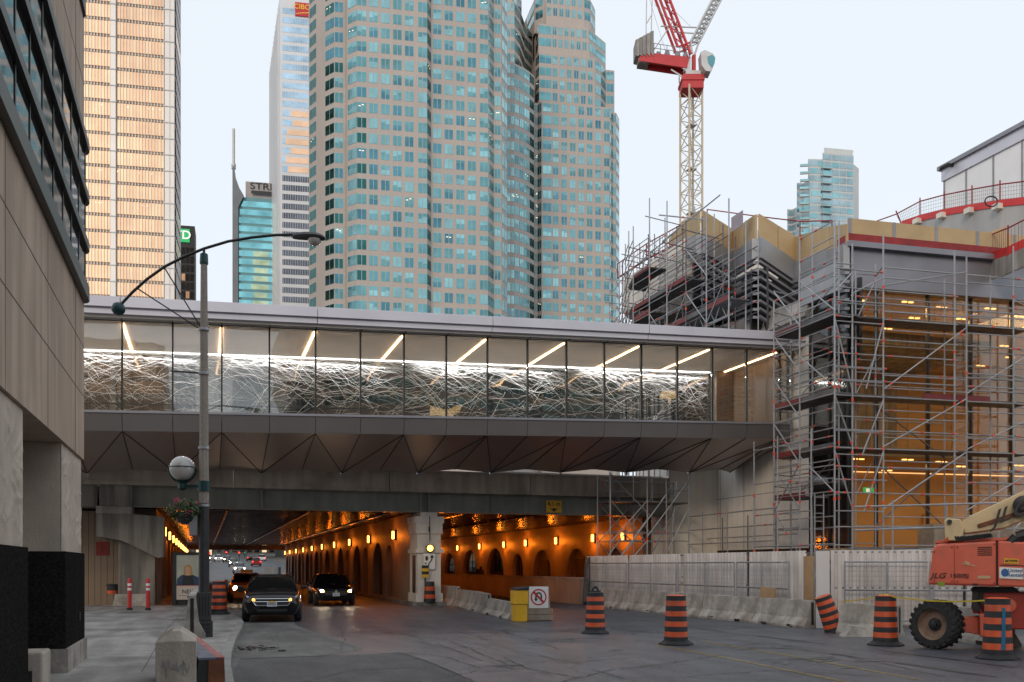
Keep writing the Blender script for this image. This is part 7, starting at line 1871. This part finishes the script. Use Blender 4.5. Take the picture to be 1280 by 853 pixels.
mb = MB(); mb.path([B(1262, 682, .1), B(1272, 672, .1), B(1284, 668, .1), B(1300, 662, .1)], .12, 8); mb.build('lift_cylinder', 'black', t)
mb = MB(); bprism(mb, [(1180, 675.5), (1185, 671), (1186, 676), (1183, 678)], -.02, .05); mb.build('beacon', 'orange', t)
# chassis
mb = MB(); bprism(mb, [(1216, 741), (1220, 739), (1273, 739), (1276, 742), (1420, 744), (1420, 790), (1246, 788), (1246, 770), (1216, 768)], .35, 1.9); mb.build('chassis', 'lift_dark', t, bevel=.03)
mb = MB(); bprism(mb, [(1214, 738.5), (1218, 735), (1272, 736), (1276, 741), (1216, 741)], .3, 1.9); bprism(mb, [(1216, 741), (1226, 741), (1226, 766), (1214, 762)], .3, .349); mb.build('turntable_plate', 'black', t)
mb = MB(); bprism(mb, [(1190, 775), (1228, 772), (1230, 797), (1190, 790)], .55, 1.1); bprism(mb, [(1225, 768), (1238, 768), (1238, 800), (1225, 797)], .3, 1.0); mb.build('axle', 'lift_red', t, bevel=.02)
mb = MB(); c = B(1262, 758, .34); mb.lathe([(.16, 0), (.14, .05), (.05, .06)], 16, X=Matrix.Translation(c) @ (LN * -1).to_track_quat('Z', 'Y').to_matrix().to_4x4()); mb.build('hub_cover', 'lift_red', t)
def wheel(c, ax, Rw=.54, wd=.42):
    ax = Vector(ax).normalized(); X = Matrix.Translation(c) @ ax.to_track_quat('Z', 'Y').to_matrix().to_4x4()
    mb = MB(); prof = [(Rw * .62, -wd * .48), (Rw * .86, -wd * .5), (Rw * .93, -wd * .42), (Rw * .93, wd * .42), (Rw * .86, wd * .5), (Rw * .64, wd * .5), (Rw * .60, wd * .38)]
    mb.lathe(prof, 40, X=X, cap=False)
    for k in range(22):
        for s in (-1, 1):
            a0 = 6.2832 * (k + (.5 if s > 0 else 0)) / 22
            def q(r, a_, z): return X @ Vector((r * math.cos(a_), r * math.sin(a_), z))
            w0, w1 = .085, .085; z0, z1 = s * wd * .52, -s * wd * .02; sw = .26
            ri = Rw * .88
            mb.hexa([q(ri, a0 - w0, z0), q(ri, a0 + w0, z0), q(ri, a0 + sw + w1, z1), q(ri, a0 + sw - w1, z1), q(Rw * .98, a0 - w0 * .8, z0), q(Rw * .98, a0 + w0 * .8, z0), q(Rw, a0 + sw + w1 * .8, z1), q(Rw, a0 + sw - w1 * .8, z1)])
    w_ = mb.build('wheel', 'tyre', t, fix=True)
    mb = MB(); mb.lathe([(Rw * .63, wd * .46), (Rw * .60, wd * .40), (Rw * .52, wd * .16), (Rw * .40, wd * .12), (Rw * .25, wd * .16)], 30, X=X, cap=False); mb.build('rim', 'rim', w_, smooth=True)
    mb = MB(); mb.lathe([(Rw * .28, wd * .05), (Rw * .26, wd * .22), (Rw * .15, wd * .26), (Rw * .14, wd * .36), (Rw * .06, wd * .38)], 20, X=X)
    for k in range(8): mb.lathe([(.022, wd * .2), (.02, wd * .27)], 6, X=X @ Matrix.Translation((Rw * .21 * math.cos(k * .785), Rw * .21 * math.sin(k * .785), 0)))
    mb.build('hub', 'black', w_)
wc = PT(1171, 780.5, 20.6); wc.z = .535
wheel(wc, (-.96, -.29, 0))
wc2 = wc + LA * 3.4 + LN * .2; wheel(wc2, (-.96, -.29, 0))

# ------------------------------------------------------------------ buildings closing the street beyond the tunnel
M['far_stone'] = mat('far_stone', (.12, .105, .095), .8, 0, .3, .3); M['far_win'] = emis('far_window', (1, .72, .42), .7)
for i, (x0, x1, y, h, lab) in enumerate(((-30, 2.5, 300, 44, 'dark stone block with lit shop fronts left of the far street'), (23, 70, 290, 44, 'dark stone block with lit shop fronts right of the far street'), (-20, 60, 418, 30, 'dark building closing the far end of the street'))):
    t = thing('stone_block_building', lab, 'building', ((x0 + x1) / 2, y, gz(y)))
    z0 = gz(y) - .2; mb = MB(); mb.box(x0, x1, y, y + 40, z0, z0 + h); mb.build('wall', 'far_stone', t)
    n = 26
    for k in range(n):
        xa = x0 + (x1 - x0) * (k + .2) / n; mb = MB(); mb.box(xa, xa + (x1 - x0) / n * .6, y - .12, y - .02, z0 + .8, z0 + 3.0 + rng.random()); mb.build('window', 'far_win' if rng.random() < .4 else 'black_glass', t)
tr = 0
for (px, py, tt2, c_) in ((262, 693, 240, 'tail'), (299, 692, 240, 'tail'), (283, 691.5, 250, 'tail'), (306, 692, 262, 'sign_green'), (271, 692.5, 265, 'sign_green')):
    p = PT(px, py, tt2); tr += 1
    lab = ['red traffic signal at the left of the far street', 'red traffic signal over the middle of the far street', 'red traffic signal left of the middle of the far street', 'green traffic signal at the right of the far street', 'green traffic signal at the left of the far street'][tr - 1]
    t = thing('traffic_signal', lab, 'traffic signal', (p.x, p.y, gz(p.y)))
    mb = MB(); mb.tube((p.x, p.y + .3, gz(p.y)), (p.x, p.y + .3, p.z + .6), .1); mb.build('pole', 'black', t)
    mb = MB(); mb.box(p.x - .2, p.x + .2, p.y, p.y + .25, p.z - .7, p.z + .5); h_ = mb.build('housing', 'black', t)
    mb = MB(); mb.lathe([(.17, 0), (.14, .05)], 12, X=Matrix.Translation((p.x, p.y - .01, p.z + .2)) @ Matrix.Rotation(R(90), 4, 'X')); mb.build('lens', c_, h_)
mb = MB(); mb.box(8.9, 9.2, 122, 150, gz(122) - .1, gz(150) + .9)
struct('median_wall', mb, 'concrete_dark')
